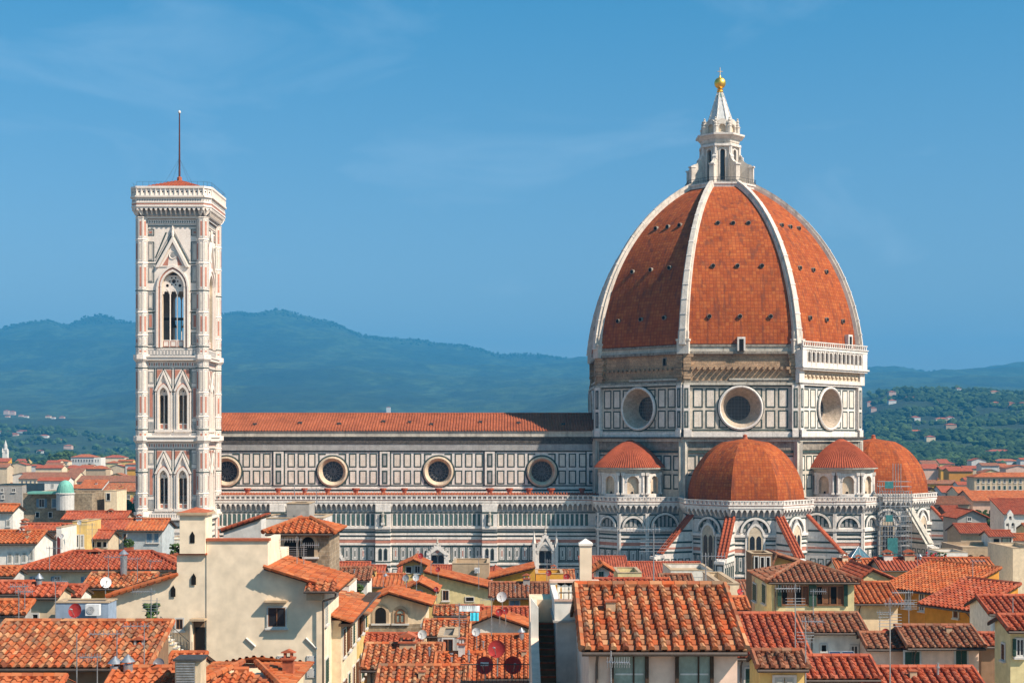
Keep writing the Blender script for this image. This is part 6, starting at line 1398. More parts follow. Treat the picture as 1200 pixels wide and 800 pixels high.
H('orange walled block in the far town right of the tribune', 700, 1112, 1140, 552, 548, 'gx', 'tile_red', 'orange', lod=2)
H('pink house with white windows and red roof standing under the wooded hill', 1050, 1091, 1119, 543, 539, 'hip', 'tile_red', 'pink', [(1093+i*3.2, 544, 1094.8+i*3.2, 547, 'plain') for i in range(8)], lod=2)
H('long brown roofed convent with row of windows left of the bell tower', 640, 90, 172, 564.5, 557, 'gx', 'tile_brown', 'cream', [(92+i*4.6, 566, 94.3+i*4.6, 570, 'plain') for i in range(15)], lod=2, name='convent', cat='building')
H('second long brown roof with pale wall in the far town at left', 690, 22, 88, 561, 553, 'gx', 'tile_brown', 'cream', [(25+i*5, 563, 27+i*5, 567, 'plain') for i in range(12)], lod=2, name='convent', cat='building')
H('cream villa with red roof at the foot of the hills at left', 1150, 62, 80, 540.5, 538, 'hip', 'tile_orange', 'cream', [(64+i*3.2, 542, 65.5+i*3.2, 544.5, 'plain') for i in range(5)], lod=2)
H('long grey hospital like building with orange roof at the foot of the hills', 1200, 83, 112, 535.5, 532, 'hip', 'tile_orange', 'palegrey', [(85+i*3.2, 538, 86.5+i*3.2, 541, 'plain') for i in range(8)], lod=2, name='hospital', cat='building')
H('white end pavilion right of the long grey building', 1180, 110, 118, 536, None, 'flat', wall='white', dep=14, wins=[(111.5, 538, 112.6, 541, 'plain'), (114.5, 538, 115.6, 541, 'plain')])
H('red roofed villa with raised centre next to the bell tower', 1220, 121, 146, 536, 533, 'hip', 'tile_red', 'cream', lod=2)
H('yellow farmhouse among trees at the far left', 1250, 18, 31, 541, 537.5, 'gx', 'tile_red', 'yellow', lod=2)
# ================================================================== FILL: town rows
rf = random.Random(21)
ORD = ['first', 'second', 'third', 'fourth', 'fifth', 'sixth', 'seventh', 'eighth', 'ninth', 'tenth', 'eleventh', 'twelfth', 'thirteenth', 'fourteenth', 'fifteenth', 'sixteenth', 'seventeenth', 'eighteenth', 'nineteenth', 'twentieth']
RT = {'tile_old': 'mottled', 'tile_red': 'red', 'tile_orange': 'orange', 'tile_brown': 'brown'}
def fill(px0, px1, Ys, hmin, hmax, where, wmin=7, wmax=15, top=None, win=True, skip=.0, group='small houses of the town beyond'):
    for ri, Y in enumerate(Ys):
        p = px0+rf.uniform(-8, 0); k = 0
        while p < px1:
            w = rf.uniform(wmin, wmax); dp = w*F_PX/Y; q = p+dp; Yh = Y*rf.uniform(.97, 1.03); h_ = rf.uniform(hmin, hmax); ye = HZ+(EYE-h_)*F_PX/Yh
            if top: ye = max(ye, top+rf.uniform(0, 6))
            clash = any(not (q < a+1 or p > b-1) and abs(Yb-Yh) < Yh*.07+3 for a, b, Yb, _ in PLACED)
            if not clash and rf.random() > skip:
                t = rf.choice(['tile_red', 'tile_red', 'tile_orange', 'tile_brown', 'tile_old']); wl_ = rf.choice(['cream', 'cream', 'white', 'beige', 'yellow', 'palegrey', 'paleyellow', 'ochre', 'pink', 'tan'])
                ty = rf.choice(['gx', 'gx', 'gx', 'hip', 'gy', 'shed']); run = rf.uniform(3.0, 5.0)
                yr = HZ+(EYE-(EYE-(ye-HZ)*Yh/F_PX+.32*run))*F_PX/(Yh+run)
                ws = []
                if win and Y < 750:
                    n = max(1, int(w/3)); cl = rf.choice(['closed-green', 'closed-brown', 'plain', 'plain', 'closed-grey'])
                    hp = 1.3*F_PX/Yh; wp = .9*F_PX/Yh
                    for i in range(n):
                        for fl in range(2 if Y < 400 else 1):
                            c = p+dp*(i+.5)/n; y0 = ye+(1.0+fl*3)*F_PX/Yh; ws.append((c-wp/2, y0, c+wp/2, y0+hp, cl))
                nm = wl_.replace('palegrey', 'pale grey').replace('paleyellow', 'pale yellow')
                house(f"{nm} house, {RT[t]} roof, {ORD[min(k, 19)]} from left, {ORD[ri]} row {where}", Yh, p, q, ye, yr, ty, t, wl_, ws if ty != 'flat' else (), lod=1 if Y < 420 else 2, dep=run*2, group=group, over=.4, chims=[(p+dp*rf.uniform(.2, .8), yr-.5*F_PX/Yh*.6, .7, .9)] if rf.random() < .5 and Y < 600 else ())
                k += 1
            p = q+(rf.uniform(.0, 1.5) if rf.random() < .8 else rf.uniform(3, 8))*F_PX/Y*.5
fill(-60, 166, [205, 262, 300, 345, 400, 465, 545, 760, 860, 960], 15, 20, 'left of the bell tower')
fill(1130, 1255, [255, 290], 15, 20.5, 'in front, right of the dome')
fill(1084, 1260, [345, 385, 450, 520, 600, 690, 780, 880, 990], 15, 20.5, 'right of the dome')
fill(392, 880, [128, 148, 168, 190, 212], 12, 17.5, 'below the nave', 6, 11, top=671, group='houses below the cathedral')
fill(880, 1120, [132, 158, 182, 206], 12, 17.5, 'below the apses', 6, 11, top=668, group='houses below the cathedral')
fill(-20, 400, [92, 104, 124, 142, 176], 10, 17, 'below the bell tower', 6, 11, top=640, group='houses below the bell tower')
fill(1110, 1215, [110, 128, 150, 172], 12, 18, 'at the right of the photo', 6, 11, top=662, group='houses at the right')
# villas on the slopes
for i, (px, py, Y, w, wl_) in enumerate([(1046, 459, 2900, 14, 'pink'), (1067, 472, 2750, 15, 'ochre'), (1046, 476, 2700, 14, 'white'), (1020, 471, 2780, 12, 'pink'), (1024, 482, 2640, 10, 'pink'), (1073, 495, 2420, 16, 'white'), (1104, 497, 2400, 20, 'cream'), (1114, 496, 2420, 12, 'white'), (1166, 460, 2950, 18, 'cream'), (1124, 459, 3000, 10, 'white'),
        (1167, 483, 2600, 14, 'ochre'), (1184, 482, 2600, 16, 'orange'), (1199, 482, 2620, 10, 'orange'), (1188, 501, 2300, 22, 'pink'), (1074, 510, 2100, 18, 'tan'), (1091, 514, 2000, 12, 'cream'), (1115, 505, 2200, 16, 'tan'), (1172, 532, 1650, 26, 'cream'), (1180, 540, 1500, 24, 'white'),
        (7, 481, 4400, 26, 'pink'), (14, 482, 4300, 26, 'pink'), (24, 489, 3900, 20, 'pink'), (30, 492, 3800, 18, 'white'), (56, 491, 3850, 24, 'cream'), (62, 493, 3800, 14, 'white'), (72, 492, 3850, 22, 'pink'), (8, 493, 3700, 18, 'pink'), (3, 508, 3050, 20, 'white'), (14, 510, 3000, 22, 'pink'), (26, 507, 3100, 24, 'palegrey'), (51, 512, 2950, 16, 'white'), (70, 518, 2850, 14, 'tan'), (79, 522, 2700, 14, 'pink'), (47, 528, 2500, 12, 'white'),
         (455, 477, 4300, 20, 'white')]):
    w *= .6 if Y > 3500 else 1.05
    x0 = px-w/2*F_PX/Y; x1 = px+w/2*F_PX/Y; h = 8; ye = py; yr = py-2.2*F_PX/Y
    g_ = ground_z(px, Y); zc = ZP(py, Y)
    if zc-h < g_-3: ye = HZ-(g_+(4.5 if px < 700 else 7)-EYE)*F_PX/Y; yr = ye-2.0*F_PX/Y
    side = 'wooded slope right of the dome' if px > 900 else 'hillside left of the bell tower' if px < 200 else 'mountain above the nave roof'
    n_ = sum(1 for o in bpy.data.objects if o.get('group') == 'villas on the hills '+side)
    house(f"small {wl_.replace('palegrey', 'pale grey')} villa with {'red' if i % 2 else 'orange'} roof on the {side}, number {ORD[n_]} counted" if False else f"small {wl_.replace('palegrey', 'pale grey')} villa with {'red' if i % 2 else 'orange'} roof, {ORD[min(n_, 19)]} on the {side}", Y, x0, x1, ye, yr, 'hip', 'tile_red' if i % 2 else 'tile_orange', wl_, (), lod=2, group='villas on the hills '+side, name='villa', cat='villa')
# ---- trees
def tree(px, ybase, Y, h, r, label, kind='round', seed=0, base=None):
    rq = random.Random(seed+int(px*7)); x = XP(px, Y); zb = base if base is not None else ground_z(px, Y); root = thing('cypress_tree' if kind == 'cypress' else 'tree', label, 'tree', (x, Y, zb), group='trees of the town')
    mb = MB(); mb.tube((x, Y, zb), (x+rq.uniform(-.4, .4), Y, zb+h*.6), r*.10+.1, .08, 'bark', 7)
    if kind != 'cypress':
        for k in range(5): a = rq.uniform(0, 6.28); mb.tube((x, Y, zb+h*.35), (x+r*.6*math.cos(a), Y+r*.6*math.sin(a), zb+h*rq.uniform(.6, .85)), .10, .04, 'bark', 5)
    mb.build('trunk', root); mb = MB()
    n = 110 if kind != 'cypress' else 60
    for k in range(n):
        if kind == 'cypress': t = rq.random(); rr = r*(1-t)**.6*rq.uniform(.3, 1); a = rq.uniform(0, 6.28); c = (x+rr*math.cos(a), Y+rr*math.sin(a), zb+h*(.1+.9*t)); s = r*.35
        else:
            a = rq.uniform(0, 6.28); u = rq.uniform(-.6, 1); rr = r*math.sqrt(max(0, 1-u*u))*rq.uniform(.55, 1.05); c = (x+rr*math.cos(a), Y+rr*math.sin(a), zb+h*.66+h*.34*u*rq.uniform(.7, 1)); s = r*rq.uniform(.12, .26)
        blob(mb, c, s, 'leaf_mid' if rq.random() < .45 else 'leaf_dark', rq, .8)
    mb.build('crown', root)
k = 0
for px, Y, h, r, lb, kd in ((22, 1180, 15, 11, 'broad dark tree at the far left beneath the hillside villas', 'round'), (8, 1150, 12, 8, 'round tree at the left edge under the pale spire', 'round'), (38, 1160, 14, 9, 'dark round tree left of the cream villa with red roof', 'round'), (33, 1140, 20, 3, 'single cypress left of the cream villa with red roof', 'cypress'), (52, 1210, 16, 9, 'dense tree behind the cream villa with red roof', 'round'), (58, 1230, 22, 3, 'tall cypress left of the long grey building', 'cypress'),
        (72, 1260, 22, 10, 'tall dark pine group crown just left of the long grey building', 'round'), (80, 1290, 24, 9, 'dark tree rising behind the left end of the long grey building', 'round'), (100, 1120, 14, 8, 'green tree in front of the long grey building', 'round'), (118, 1260, 20, 8, 'tree between the long grey building and the red roofed villa', 'round'), (135, 1300, 20, 9, 'tree behind the red roofed villa near the bell tower', 'round'), (152, 1180, 17, 10, 'large tree right of the red roofed villa', 'round'), (160, 1100, 14, 8, 'tree touching the left edge of the bell tower in the far town', 'round'), (128, 1080, 10, 7, 'low tree below the red roofed villa', 'round'), (88, 1060, 11, 7, 'low tree below the long grey building', 'round'),
        (150, 330, 21, 5.0, 'leafy tree rising among roofs beside the left of the bell tower', 'round'), (158, 322, 20.5, 4.0, 'smaller leafy tree almost touching the bell tower', 'round'), (1148, 318, 20.5, 3.6, 'tree with loose crown among roofs below the wide red roof', 'round'), (1160, 322, 19, 2.6, 'little tree between the two trees below the wide red roof', 'round'), (1172, 312, 21, 3.4, 'dark tree rising right of the loose crowned tree', 'round'), (1100, 360, 19.5, 2.6, 'yellow green bush like tree beside the right hand tribune', 'round'),
        (1130, 1250, 16, 9, 'tree right of the pink house under the wooded hill', 'round'), (1084, 1200, 15, 9, 'tree left of the pink house under the wooded hill', 'round'), (1152, 1300, 18, 10, 'broad tree at the foot of the wooded hill', 'round')):
    k += 1; tree(px, 0, Y, h, r, lb, kd, k)
# pale church spire
sp = thing('church_spire', 'slender pale stone church spire at the far left edge', 'church tower', (XP(6.5, 1260), 1260, 0)); mb = MB(); zz = lambda y: ZP(y, 1260); x = XP(6.5, 1260)
mb.box(x-2.2, 1258, 0, x+2.2, 1262, zz(527), 'wall_white'); mb.build('shaft', sp); mb = MB(); mb.lathe([(2.5, zz(527)), (2.5, zz(526)), (1.7, zz(525.5)), (1.6, zz(522)), (0, zz(515))], (x, 1260, 0), 'wall_palegrey', 8); mb.build('spire', sp)
for s_ in (-1, 1):
    mb = MB(); mb.lathe([(0, zz(530)), (.5, zz(530)), (.5, zz(527)), (0, zz(524))], (x+s_*2, 1257.8, 0), 'wall_white', 6); mb.build('pinnacle', sp)
ms = thing('transmitter_mast', 'thin transmitter mast on the mountain summit', 'mast', (XP(326, 8900), 8900, ZP(366, 8900))); mb = MB()
x = XP(326, 8900); zb = ZP(368, 8900); zt9 = ZP(357, 8900)
for a in range(3): mb.tube((x+5*math.cos(a*2.1), 8900+5*math.sin(a*2.1), zb-15), (x, 8900, zt9), 1.0, .8, 'metal_grey', 4)
mb.build('lattice', ms); mb = MB(); mb.tube((x, 8900, zt9-12), (x, 8900, zt9+4), 1.6, 1.2, 'metal_grey', 6); mb.build('aerial', ms)
# bell gable
bg_ = thing('bell_gable', 'small white church bell gable with two arched openings at the right', 'bell gable', (XP(1184, 232), 232, 0)); mb = MB(); f = FC(mb, (XP(1184, 232), 232), -90); zq = lambda y: ZP(y, 232)
f.rect(-.95, 0, .95, zq(622), 0, 'wall_white', -.5)
for u in (-.45, .45): f.hole((u-.45, zq(622), u+.45, zq(610)), arch_poly(u, zq(621.5), zq(614), .26), 0, 'wall_white', .5)
f.rect(-.95, zq(622), -.9, zq(610), 0, 'wall_white', -.5); f.rect(.9, zq(622), .95, zq(610), 0, 'wall_white', -.5)
f.hole((-.5, zq(610), .5, zq(602)), arch_poly(0, zq(609), zq(606), .22), 0, 'wall_white', .5); f.poly([(-.5, zq(602)), (.5, zq(602)), (0, zq(597))], 0, 'wall_white', -.5); f.poly([(-.95, zq(610)), (-.5, zq(610)), (-.5, zq(606))], 0, 'wall_white', -.5); f.poly([(.5, zq(610)), (.95, zq(610)), (.5, zq(606))], 0, 'wall_white', -.5); mb.build('wall', bg_)
for u, y in ((-.45, 615), (.45, 615), (0, 606)):
    mb = MB(); mb.lathe([(.05, .3), (.12, .2), (.2, -.15), (0, -.12)], f.p(u, zq(y), -.25), 'iron', 8); mb.build('bell', bg_)
# ================================================================== SMALL THINGS
def antenna(px, ytop, ybot, Y, label, bars=4, w=1.0, side=1, yoff=.12, kind='yagi', grp='aerials on the roofs'):
    t = thing('aerial', label, 'aerial', (XP(px, Y), Y, ZP(ybot, Y)), group=grp); x = XP(px, Y); z0, z1 = ZP(ybot, Y), ZP(ytop, Y); mb = MB(); mb.tube((x, Y, z0), (x, Y, z1), .03, .022, 'metal_grey', 6); mb.build('mast', t)
    if kind == 'none': return t
    mb = MB(); zc = z1-yoff; L = w
    mb.tube((x-L*.25*side, Y, zc), (x+L*side, Y-.1, zc), .018, .018, 'metal_grey', 4)
    for i in range(bars*2): q = x+side*(-.2*L+1.2*L*i/(bars*2-1)); mb.tube((q, Y-.25-.02*i, zc+.0), (q, Y+.25, zc), .01, .01, 'metal_grey', 4); mb.tube((q, Y-.05, zc-.16), (q, Y-.05, zc+.16), .012, .012, 'metal_grey', 4)
    mb.build('boom', t)
    if kind == 'double':
        mb = MB(); zc -= .45
        for i in range(bars): mb.tube((x-w*.5, Y, zc-.13*i), (x+w*.5, Y, zc-.13*i), .014, .014, 'metal_grey', 4)
        mb.build('reflector', t)
    return t
for a in ((90, 742, 800, 60, 'thin aerial mast left of the middle of the big weathered roof', 3, .8, 1, .1, 'none'), (114, 766, 800, 58, 'aerial with comb of bars above the lowest left roofs', 4, .7, -1), (137, 738, 800, 58, 'tall aerial with long crossbar over the big weathered roof', 4, 1.1, -1, .15), (169, 730, 790, 61, 'aerial nearest the stair at the right end of the big weathered roof', 4, .9, -1), (177, 688, 775, 70, 'very tall aerial mast beside the reddish doorway', 5, .9, -1, .2, 'double'), (184, 700, 770, 72, 'aerial mast just left of the outside stair', 3, .7, 1, .1, 'none'),
        (22, 690, 735, 70, 'aerial at the far left over the lean-to roof', 4, .7, 1), (29, 684, 735, 71, 'aerial with blue clamp beside the beige building', 4, .7, -1), (65, 678, 730, 72, 'aerial between beige building and blue wall', 4, .6, 1), (127, 650, 690, 86, 'aerial above the orange walled house left of the pipe', 5, 1.0, 1), (161, 652, 690, 88, 'aerial right of the tall flue pipe', 4, .9, -1), (176, 655, 680, 100, 'aerial at the right end of the long cream building', 4, .8, 1),
        (348, 628, 668, 84, 'aerial with four long bars in front of the stone loggia', 5, 1.2, -1, .2, 'double'), (356, 636, 662, 85, 'second shorter aerial in front of the stone loggia arches', 5, .9, 1), (371, 572, 590, 102, 'thin aerial on the grey cement stair housing', 4, .8, -1), (345, 568, 580, 102, 'whip aerial on the grey cement stair housing', 3, .4, 1, .1, 'none'),
        (505, 640, 672, 122, 'aerial beside the grey box of the beige block', 4, .9, -1), (561, 650, 690, 118, 'tall aerial over the middle yellow roofs', 4, 1.0, 1), (449, 668, 690, 128, 'aerial above the yellow house on the left of centre', 4, .9, 1), (538, 706, 760, 80, 'aerial rising beside the white pipe and dormer', 5, .9, 1, .15, 'double'), (576, 700, 745, 90, 'aerial in front of the white gabled house', 4, .7, -1), (641, 655, 680, 110, 'thin aerial left of the tall square chimney', 3, .7, 1),
        (766, 612, 690, 62, 'tall aerial crossing the left part of the apse', 5, 1.2, -1, .3, 'double'), (716, 762, 812, 43, 'white aerial in front of the left wide window', 5, .55, 1, .35), (827, 648, 692, 60, 'aerial behind the right end of the big foreground roof', 4, .8, 1), (932, 684, 776, 64, 'tall aerial in front of the hipped roof house windows', 5, .9, -1, .2, 'double'), (944, 722, 800, 58, 'aerial beside the white triangular panel', 4, .7, 1, .2, 'double'), (953, 690, 720, 80, 'short aerial right of the hipped roof house windows', 4, .7, 1),
        (1043, 700, 803, 60, 'tallest aerial at right in front of the cream house wall', 5, 1.0, 1, .25, 'double'), (1031, 715, 745, 88, 'aerial with crossbars on the cream house wall', 4, .8, 1), (1065, 690, 740, 84, 'aerial in front of the orange ochre building', 5, 1.0, -1, .2, 'double'), (1187, 700, 730, 80, 'aerial above the yellow house at the right edge', 3, .6, 1, .1, 'none'), (1075, 648, 668, 140, 'aerial above the long beige house', 4, 1.2, 1), (975, 650, 668, 130, 'aerial right of the hipped roof apex', 4, 1.0, 1), (108, 612, 640, 140, 'aerial above the yellow rooftop loggia', 5, 1.2, -1, .2, 'double'), (58, 640, 668, 110, 'aerial on the left half of the long cream building', 4, 1.0, 1), (1140, 655, 680, 110, 'aerial on the roof of the orange ochre building', 4, .9, 1)):
    antenna(*a)
def dish(px, py, rpx, Y, colr, label, dx=-.25, dz=.3, mast=.8):
    r = rpx*Y/F_PX; c = PX(px, py, Y); t = thing('satellite_dish', label, 'satellite dish', (c.x, c.y+.1, c.z-r-mast*.5), group='satellite dishes on the roofs')
    n = Vector((dx, -1, dz)).normalized(); a = n.orthogonal().normalized(); b = n.cross(a); mb = MB(); K = 20; rings = [(0, 0), (.4, .03), (.75, .10), (1, .19)]
    for (r0, h0), (r1, h1) in zip(rings, rings[1:]):
        for i in range(K):
            t0, t1 = 2*math.pi*i/K, 2*math.pi*(i+1)/K
            q = [c+(a*math.cos(t)+b*math.sin(t))*rr*r+n*(h-.1)*r for rr, h, t in ((r0, h0, t0), (r0, h0, t1), (r1, h1, t1), (r1, h1, t0))]
            mb.poly(q[1:] if r0 == 0 else q, 'dish_'+colr, sm=True); mb.poly([p-n*.02 for p in (q[1:] if r0 == 0 else q)][::-1], 'dish_'+colr, sm=True)
    mb.build('reflector', t)
    if 'white patch' in label: mb = MB(); mb.box(c.x-r*.45, c.y-.14, c.z-r*.0, c.x+r*.45, c.y-.12, c.z+r*.4, 'plastic_white'); mb.build('patch', t)
    mb = MB(); lo = c-Z*r*.9; hi = c+n*r*.95
    mb.tube(lo, hi, .018, .014, 'metal_grey', 5); mb.tube(hi-n*.05, hi+n*.12, .045, .035, 'dish_grey', 8); mb.build('feed_arm', t)
    mb = MB(); mb.tube(c-n*.12-Z*(r+mast), c-n*.12+Z*.05, .03, .03, 'metal_grey', 6); mb.build('mast', t)
for a in ((88, 715, 8.5, 66, 'red', 'red satellite dish in front of the blue wall'), (124, 682, 6.5, 84, 'white', 'white satellite dish above the orange walled house', .5), (186, 778, 7.5, 57, 'grey', 'grey satellite dish beside the louvred vent'), (153.5, 640, 4.2, 140, 'grey', 'dark dish on the terrace near the pale blue grey house'), (72, 628, 3, 140, 'white', 'small white dish by the slim white house end'), (93, 612, 2.8, 143, 'white', 'small white dish on top near the yellow loggia'),
        (588, 699, 6.2, 108, 'white', 'largest white dish in the centre above the red roofs'), (495, 743, 5.6, 92, 'white', 'white dish right of the bare stone band'), (558, 740, 5, 88, 'white', 'white dish in front of the white gabled house'), (475.5, 677, 4, 115, 'grey', 'bluish grey dish, left of a pair above the yellow house'), (487.5, 676.5, 4, 118, 'white', 'white dish, right of a pair above the yellow house'), (493, 651, 3.4, 148, 'red', 'red dish on the yellow belvedere'), (511, 690, 3, 120, 'red', 'small red dish beside the small yellow gabled house'), (513, 667, 3, 140, 'red', 'small red dish in front of the gabled portal'),
        (582, 760, 10.5, 63, 'red', 'upper large red dish behind the railing'), (568, 779, 10.5, 60, 'red', 'lower left large red dish with white patch behind the railing'), (601, 779, 10.5, 60, 'red', 'dark red dish, lower right of the three behind the railing', .25), (585, 717, 4.5, 100, 'red', 'left of two small red dishes beside the white gabled house'), (592, 715.5, 4, 101, 'red', 'right of two small red dishes beside the white gabled house'), (643, 671, 3.6, 125, 'red', 'red dish left of the tall chimney'), (664, 675.5, 3.8, 120, 'red', 'red dish just left of the tall square chimney shaft'), (715, 677, 3.6, 110, 'red', 'red dish right of the tall square chimney'), (773, 679, 3.4, 120, 'white', 'white dish before the apse'),
        (867, 693, 3.8, 88, 'red', 'orange red dish on the cream flat roofed house', .5), (1038, 741, 5, 82, 'red', 'left red dish below the cream house wall'), (1050.5, 740, 3.5, 84, 'red', 'right smaller red dish below the cream house wall'), (1076, 668.5, 3.4, 135, 'white', 'white dish on the long beige house', .2)):
    dish(*a[:6], dx=a[6] if len(a) > 6 else -.3)
# air conditioner, panels, railings, tanks
def acunit(px0, py0, px1, py1, Y, label):
    t = thing('air_conditioner', label, 'air conditioner', (XP((px0+px1)/2, Y), Y, ZP(py1, Y)), group='air conditioners'); a, b = PX(px0, py1, Y), PX(px1, py0, Y); mb = MB(); mb.box(a.x, Y, a.z, b.x, Y+.35, b.z, 'plastic_white'); mb.build('casing', t)
    mb = MB(); f = FC(mb, (0, Y), -90); r = (b.z-a.z)*.36; cx = a.x+(b.x-a.x)*.38; f.disc(cx, (a.z+b.z)/2, r, .02, 'dish_grey', 16)
    for q in (.35, .65, .95): f.ring(cx, (a.z+b.z)/2, [(r*q, .03), (r*q-.02, .03)], 'plastic_white', 16)
    mb.build('fan_grille', t)
acunit(100, 708, 116, 721, 72.5, 'white air conditioner box on the blue wall'); acunit(556, 665, 562, 671, 151.5, 'grey air conditioner on the beige block'); acunit(495, 727, 499, 738, 104, 'narrow white air conditioner beside the arched windows')
for i, (x0, x1, lb) in enumerate(((977, 990, 'left tilted blue solar panel on the low tiled roof'), (992, 1006, 'right darker solar panel on the low tiled roof'))):
    Y = 66.4; mb = MB(); a, b = PX(x0, 782, Y), PX(x1, 782, Y); S = Vector((0, 1, .42)).normalized()
    q = [a, b, b+S*1.15, a+S*1.15]; mb.prism([p+Z*.1 for p in q], Z*.06, 'solar'); t = mb.build('solar_collector'); tag(t, lb, 'solar collector', 'solar collectors')
    m3 = MB()
    for p, p2 in ((q[0], q[1]), (q[1], q[2]), (q[2], q[3]), (q[3], q[0])): m3.tube(p+Z*.17, p2+Z*.17, .025, .025, 'metal_grey', 4)
    m3.build('frame', t)
wt = thing('solar_water_heater', 'silver roof tank lying on the very bright orange roof', 'water heater', (XP(1024, 111), 111, ZP(692, 111)), group=None)
for i in range(3): mb = MB(); a, b = PX(1012+i*9, 691.5-i*.6, 110.5), PX(1020+i*9, 691+i*.4, 110.7); mb.tube(a, b, .2, .2, 'metal_grey', 10); mb.build('tank', wt)
def rail(x0, x1, ytop, ybot, Y, label, m='iron', step=.16):
    t = thing('railing', label, 'railing', (XP((x0+x1)/2, Y), Y, ZP(ybot, Y))); a, b = PX(x0, ybot, Y), PX(x1, ybot, Y); H_ = ZP(ytop, Y)-a.z; mb = MB(); n = int((b.x-a.x)/step)
    for k in range(n+1): mb.tube((a.x+(b.x-a.x)*k/n, Y, a.z), (a.x+(b.x-a.x)*k/n, Y, a.z+H_), .014, .014, m, 4)
    mb.build('balusters', t); mb = MB()
    for z in (0, H_): mb.tube((a.x, Y, a.z+z), (b.x, Y, a.z+z), .025, .025, m, 5)
    mb.build('handrail', t)
rail(540, 655, 778, 803, 58, 'dark metal terrace railing in front of the red satellite dishes'); rail(190, 213, 629, 637, 165, 'fine railing around the white rooftop terrace', 'metal_grey', .3); rail(655, 683, 694, 703, 54, 'thin handrail on the roof terrace by the tall chimney'); rail(785, 868, 676, 684, 120, 'light railing on roofs below the central apse', 'metal_grey', .3)
# terrace slab behind the railing
mb = MB(); a = PX(540, 803, 58); b = PX(660, 803, 58); mb.box(a.x, 57.8, 0, b.x, 59.2, a.z-.05, 'wall_tan'); mb.box(a.x-.05, 57.75, a.z-.048, b.x+.05, 59.25, a.z, 'terracotta'); tag(mb.build('terrace'), 'low terrace block under the metal railing and red dishes', 'terrace')
# glass pyramid
gp = thing('glass_pyramid', 'blue green glass pyramid skylight among roofs below the right apse', 'skylight', (XP(1010, 178), 178, ZP(657, 178))); mb = MB(); a = PX(995, 657, 178); b = PX(1024, 657, 178); w = (b.x-a.x)/2; c = Vector(((a.x+b.x)/2, 178+w, ZP(641, 178))); base = [Vector((c.x+sx*w, 178+w+sy*w, a.z)) for sx, sy in ((-1, -1), (1, -1), (1, 1), (-1, 1))]
for i in range(4): mb.poly([base[i], base[(i+1) % 4], c], 'glass_blue')
mb.box(c.x-w, 178, 0, c.x+w, 178+2*w, a.z, 'wall_tan'); mb.build('glazing', gp); mb = MB()
for i in range(4):
    mb.tube(base[i], c, .07, .05, 'metal_grey', 5)
    for k in range(1, 4): p = base[i].lerp(base[(i+1) % 4], k/4); mb.tube(p, c.lerp(p, abs(k/2-1)), .04, .04, 'metal_grey', 4)
mb.build('frame', gp)
# scaffolding
sc_ = thing('scaffolding', 'tall grey metal scaffolding with teal netting between the two right hand chapels', 'scaffolding', (XP(1048, 284), 284, 0)); Y = 285
mb = MB(); x0, x1 = XP(1031, Y), XP(1068, Y); nx = 6; z1 = ZP(560, Y)
for j in range(2):
    for i in range(nx+1):
        x = x0+(x1-x0)*i/nx; top = ZP(543, Y) if i in (3, 4) else ZP(566 if i < 3 else 575, Y); mb.tube((x, Y+j*2.0, 0), (x, Y+j*2.0, top), .08, .08, 'metal_grey', 4)
mb.build('standard', sc_); mb = MB(); z = 8
while z < z1:
    for j in range(2): mb.tube((x0, Y+j*2.0, z), (x1, Y+j*2.0, z),   .065, .065, 'metal_grey', 4); mb.tube((x0, Y+j*2.0, z+1), (x1, Y+j*2.0, z+1), .05, .05, 'metal_grey', 4)
    mb.box(x0, Y+.1, z-.08, x1, Y+1.9, z-.02, 'wall_grey'); z += 2.0
mb.build('walkway', sc_); mb = MB(); z = 8; i = 0
while z < z1-2:
    for q in range(nx):
        xa, xb = x0+(x1-x0)*q/nx, x0+(x1-x0)*(q+1)/nx
        if (q+i) % 2: mb.tube((xa, Y-.05, z), (xb, Y-.05, z+2), .03, .03, 'metal_grey', 4)
        else: mb.tube((xb, Y-.05, z), (xa, Y-.05, z+2), .03, .03, 'metal_grey', 4)
    z += 2; i += 1
mb.build('brace', sc_)
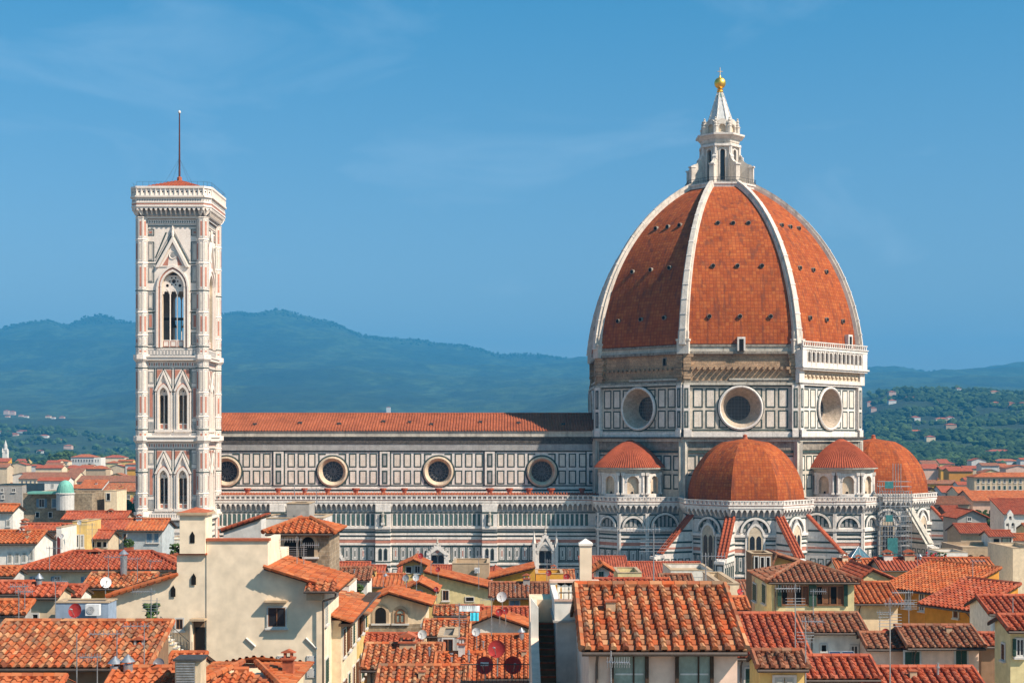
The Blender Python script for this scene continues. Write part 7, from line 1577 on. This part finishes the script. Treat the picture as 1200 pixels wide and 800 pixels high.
for xa, xb, ya, yb in ((1040, 1052, 630, 648), (1037, 1047, 564, 572), (1030, 1056, 650, 656), (1038, 1046, 603, 611)):
    mb = MB(); a, b = PX(xa, yb, Y-.15), PX(xb, ya, Y-.15); mb.box(a.x, Y-.2, a.z, b.x, Y-.14, b.z, 'net_teal'); mb.build('netting', sc_)
# planters and plants
mat('flower_red', (.45, .03, .03), .3, .2, 2, .8)
for i, (x0, x1, y, Y, lb, fl) in enumerate(((1083, 1108, 655, 160, 'row of red flowers and green plants on the terrace near the apse buttress', True), (200, 212, 648, 118, 'bushy green terrace plants left of the cream turret', False), (410, 425, 696, 108, 'green potted bush between roofs right of the cream building', False), (146, 156, 641, 138, 'dark green climbing plant by the terrace dish', False), (170, 184, 724, 75, 'potted plants on the sill beneath the reddish doorway', False))):
    t = thing('terrace_plants', lb, 'plants', (XP((x0+x1)/2, Y), Y, ZP(y, Y))); mb = MB(); a, b = PX(x0, y, Y), PX(x1, y, Y); mb.box(a.x, Y-.2, a.z-.3, b.x, Y+.3, a.z, 'terracotta'); mb.build('planter', t); mb = MB(); rq = random.Random(i)
    for k in range(60): blob(mb, (rq.uniform(a.x, b.x), Y+rq.uniform(-.2, .4), a.z+rq.uniform(0, .75)), rq.uniform(.08, .17), 'flower_red' if fl and rq.random() < .4 else 'leaf_mid', rq)
    mb.build('foliage', t)
# washing terrace: awning and cloths
for x0, x1, y0, y1, Y, mm, lb in ((538, 562, 710, 716, 96, 'wall_bluegrey', 'pale awning stretched above the washing terrace'), (551, 561, 718, 727, 93, 'cloth_cyan', 'bright cyan cloth hanging on the washing terrace'), (1170, 1173, 730, 742, 88, 'cloth_red', 'red cloth hanging beside the white house with green shutter')):
    mb = MB(); a, b = PX(x0, y1, Y), PX(x1, y0, Y); n = 8; pts = []
    for i in range(n):
        u0, u1 = a.x+(b.x-a.x)*i/n, a.x+(b.x-a.x)*(i+1)/n; w0, w1 = .05*math.sin(i*1.7), .05*math.sin((i+1)*1.7); mb.prism([Vector((u0, Y+w0, a.z)), Vector((u1, Y+w1, a.z)), Vector((u1, Y+w1+.3, b.z)), Vector((u0, Y+w0+.3, b.z))], Vector((0, .015, 0)), mm)
    tag(mb.build('cloth'), lb, 'cloth')
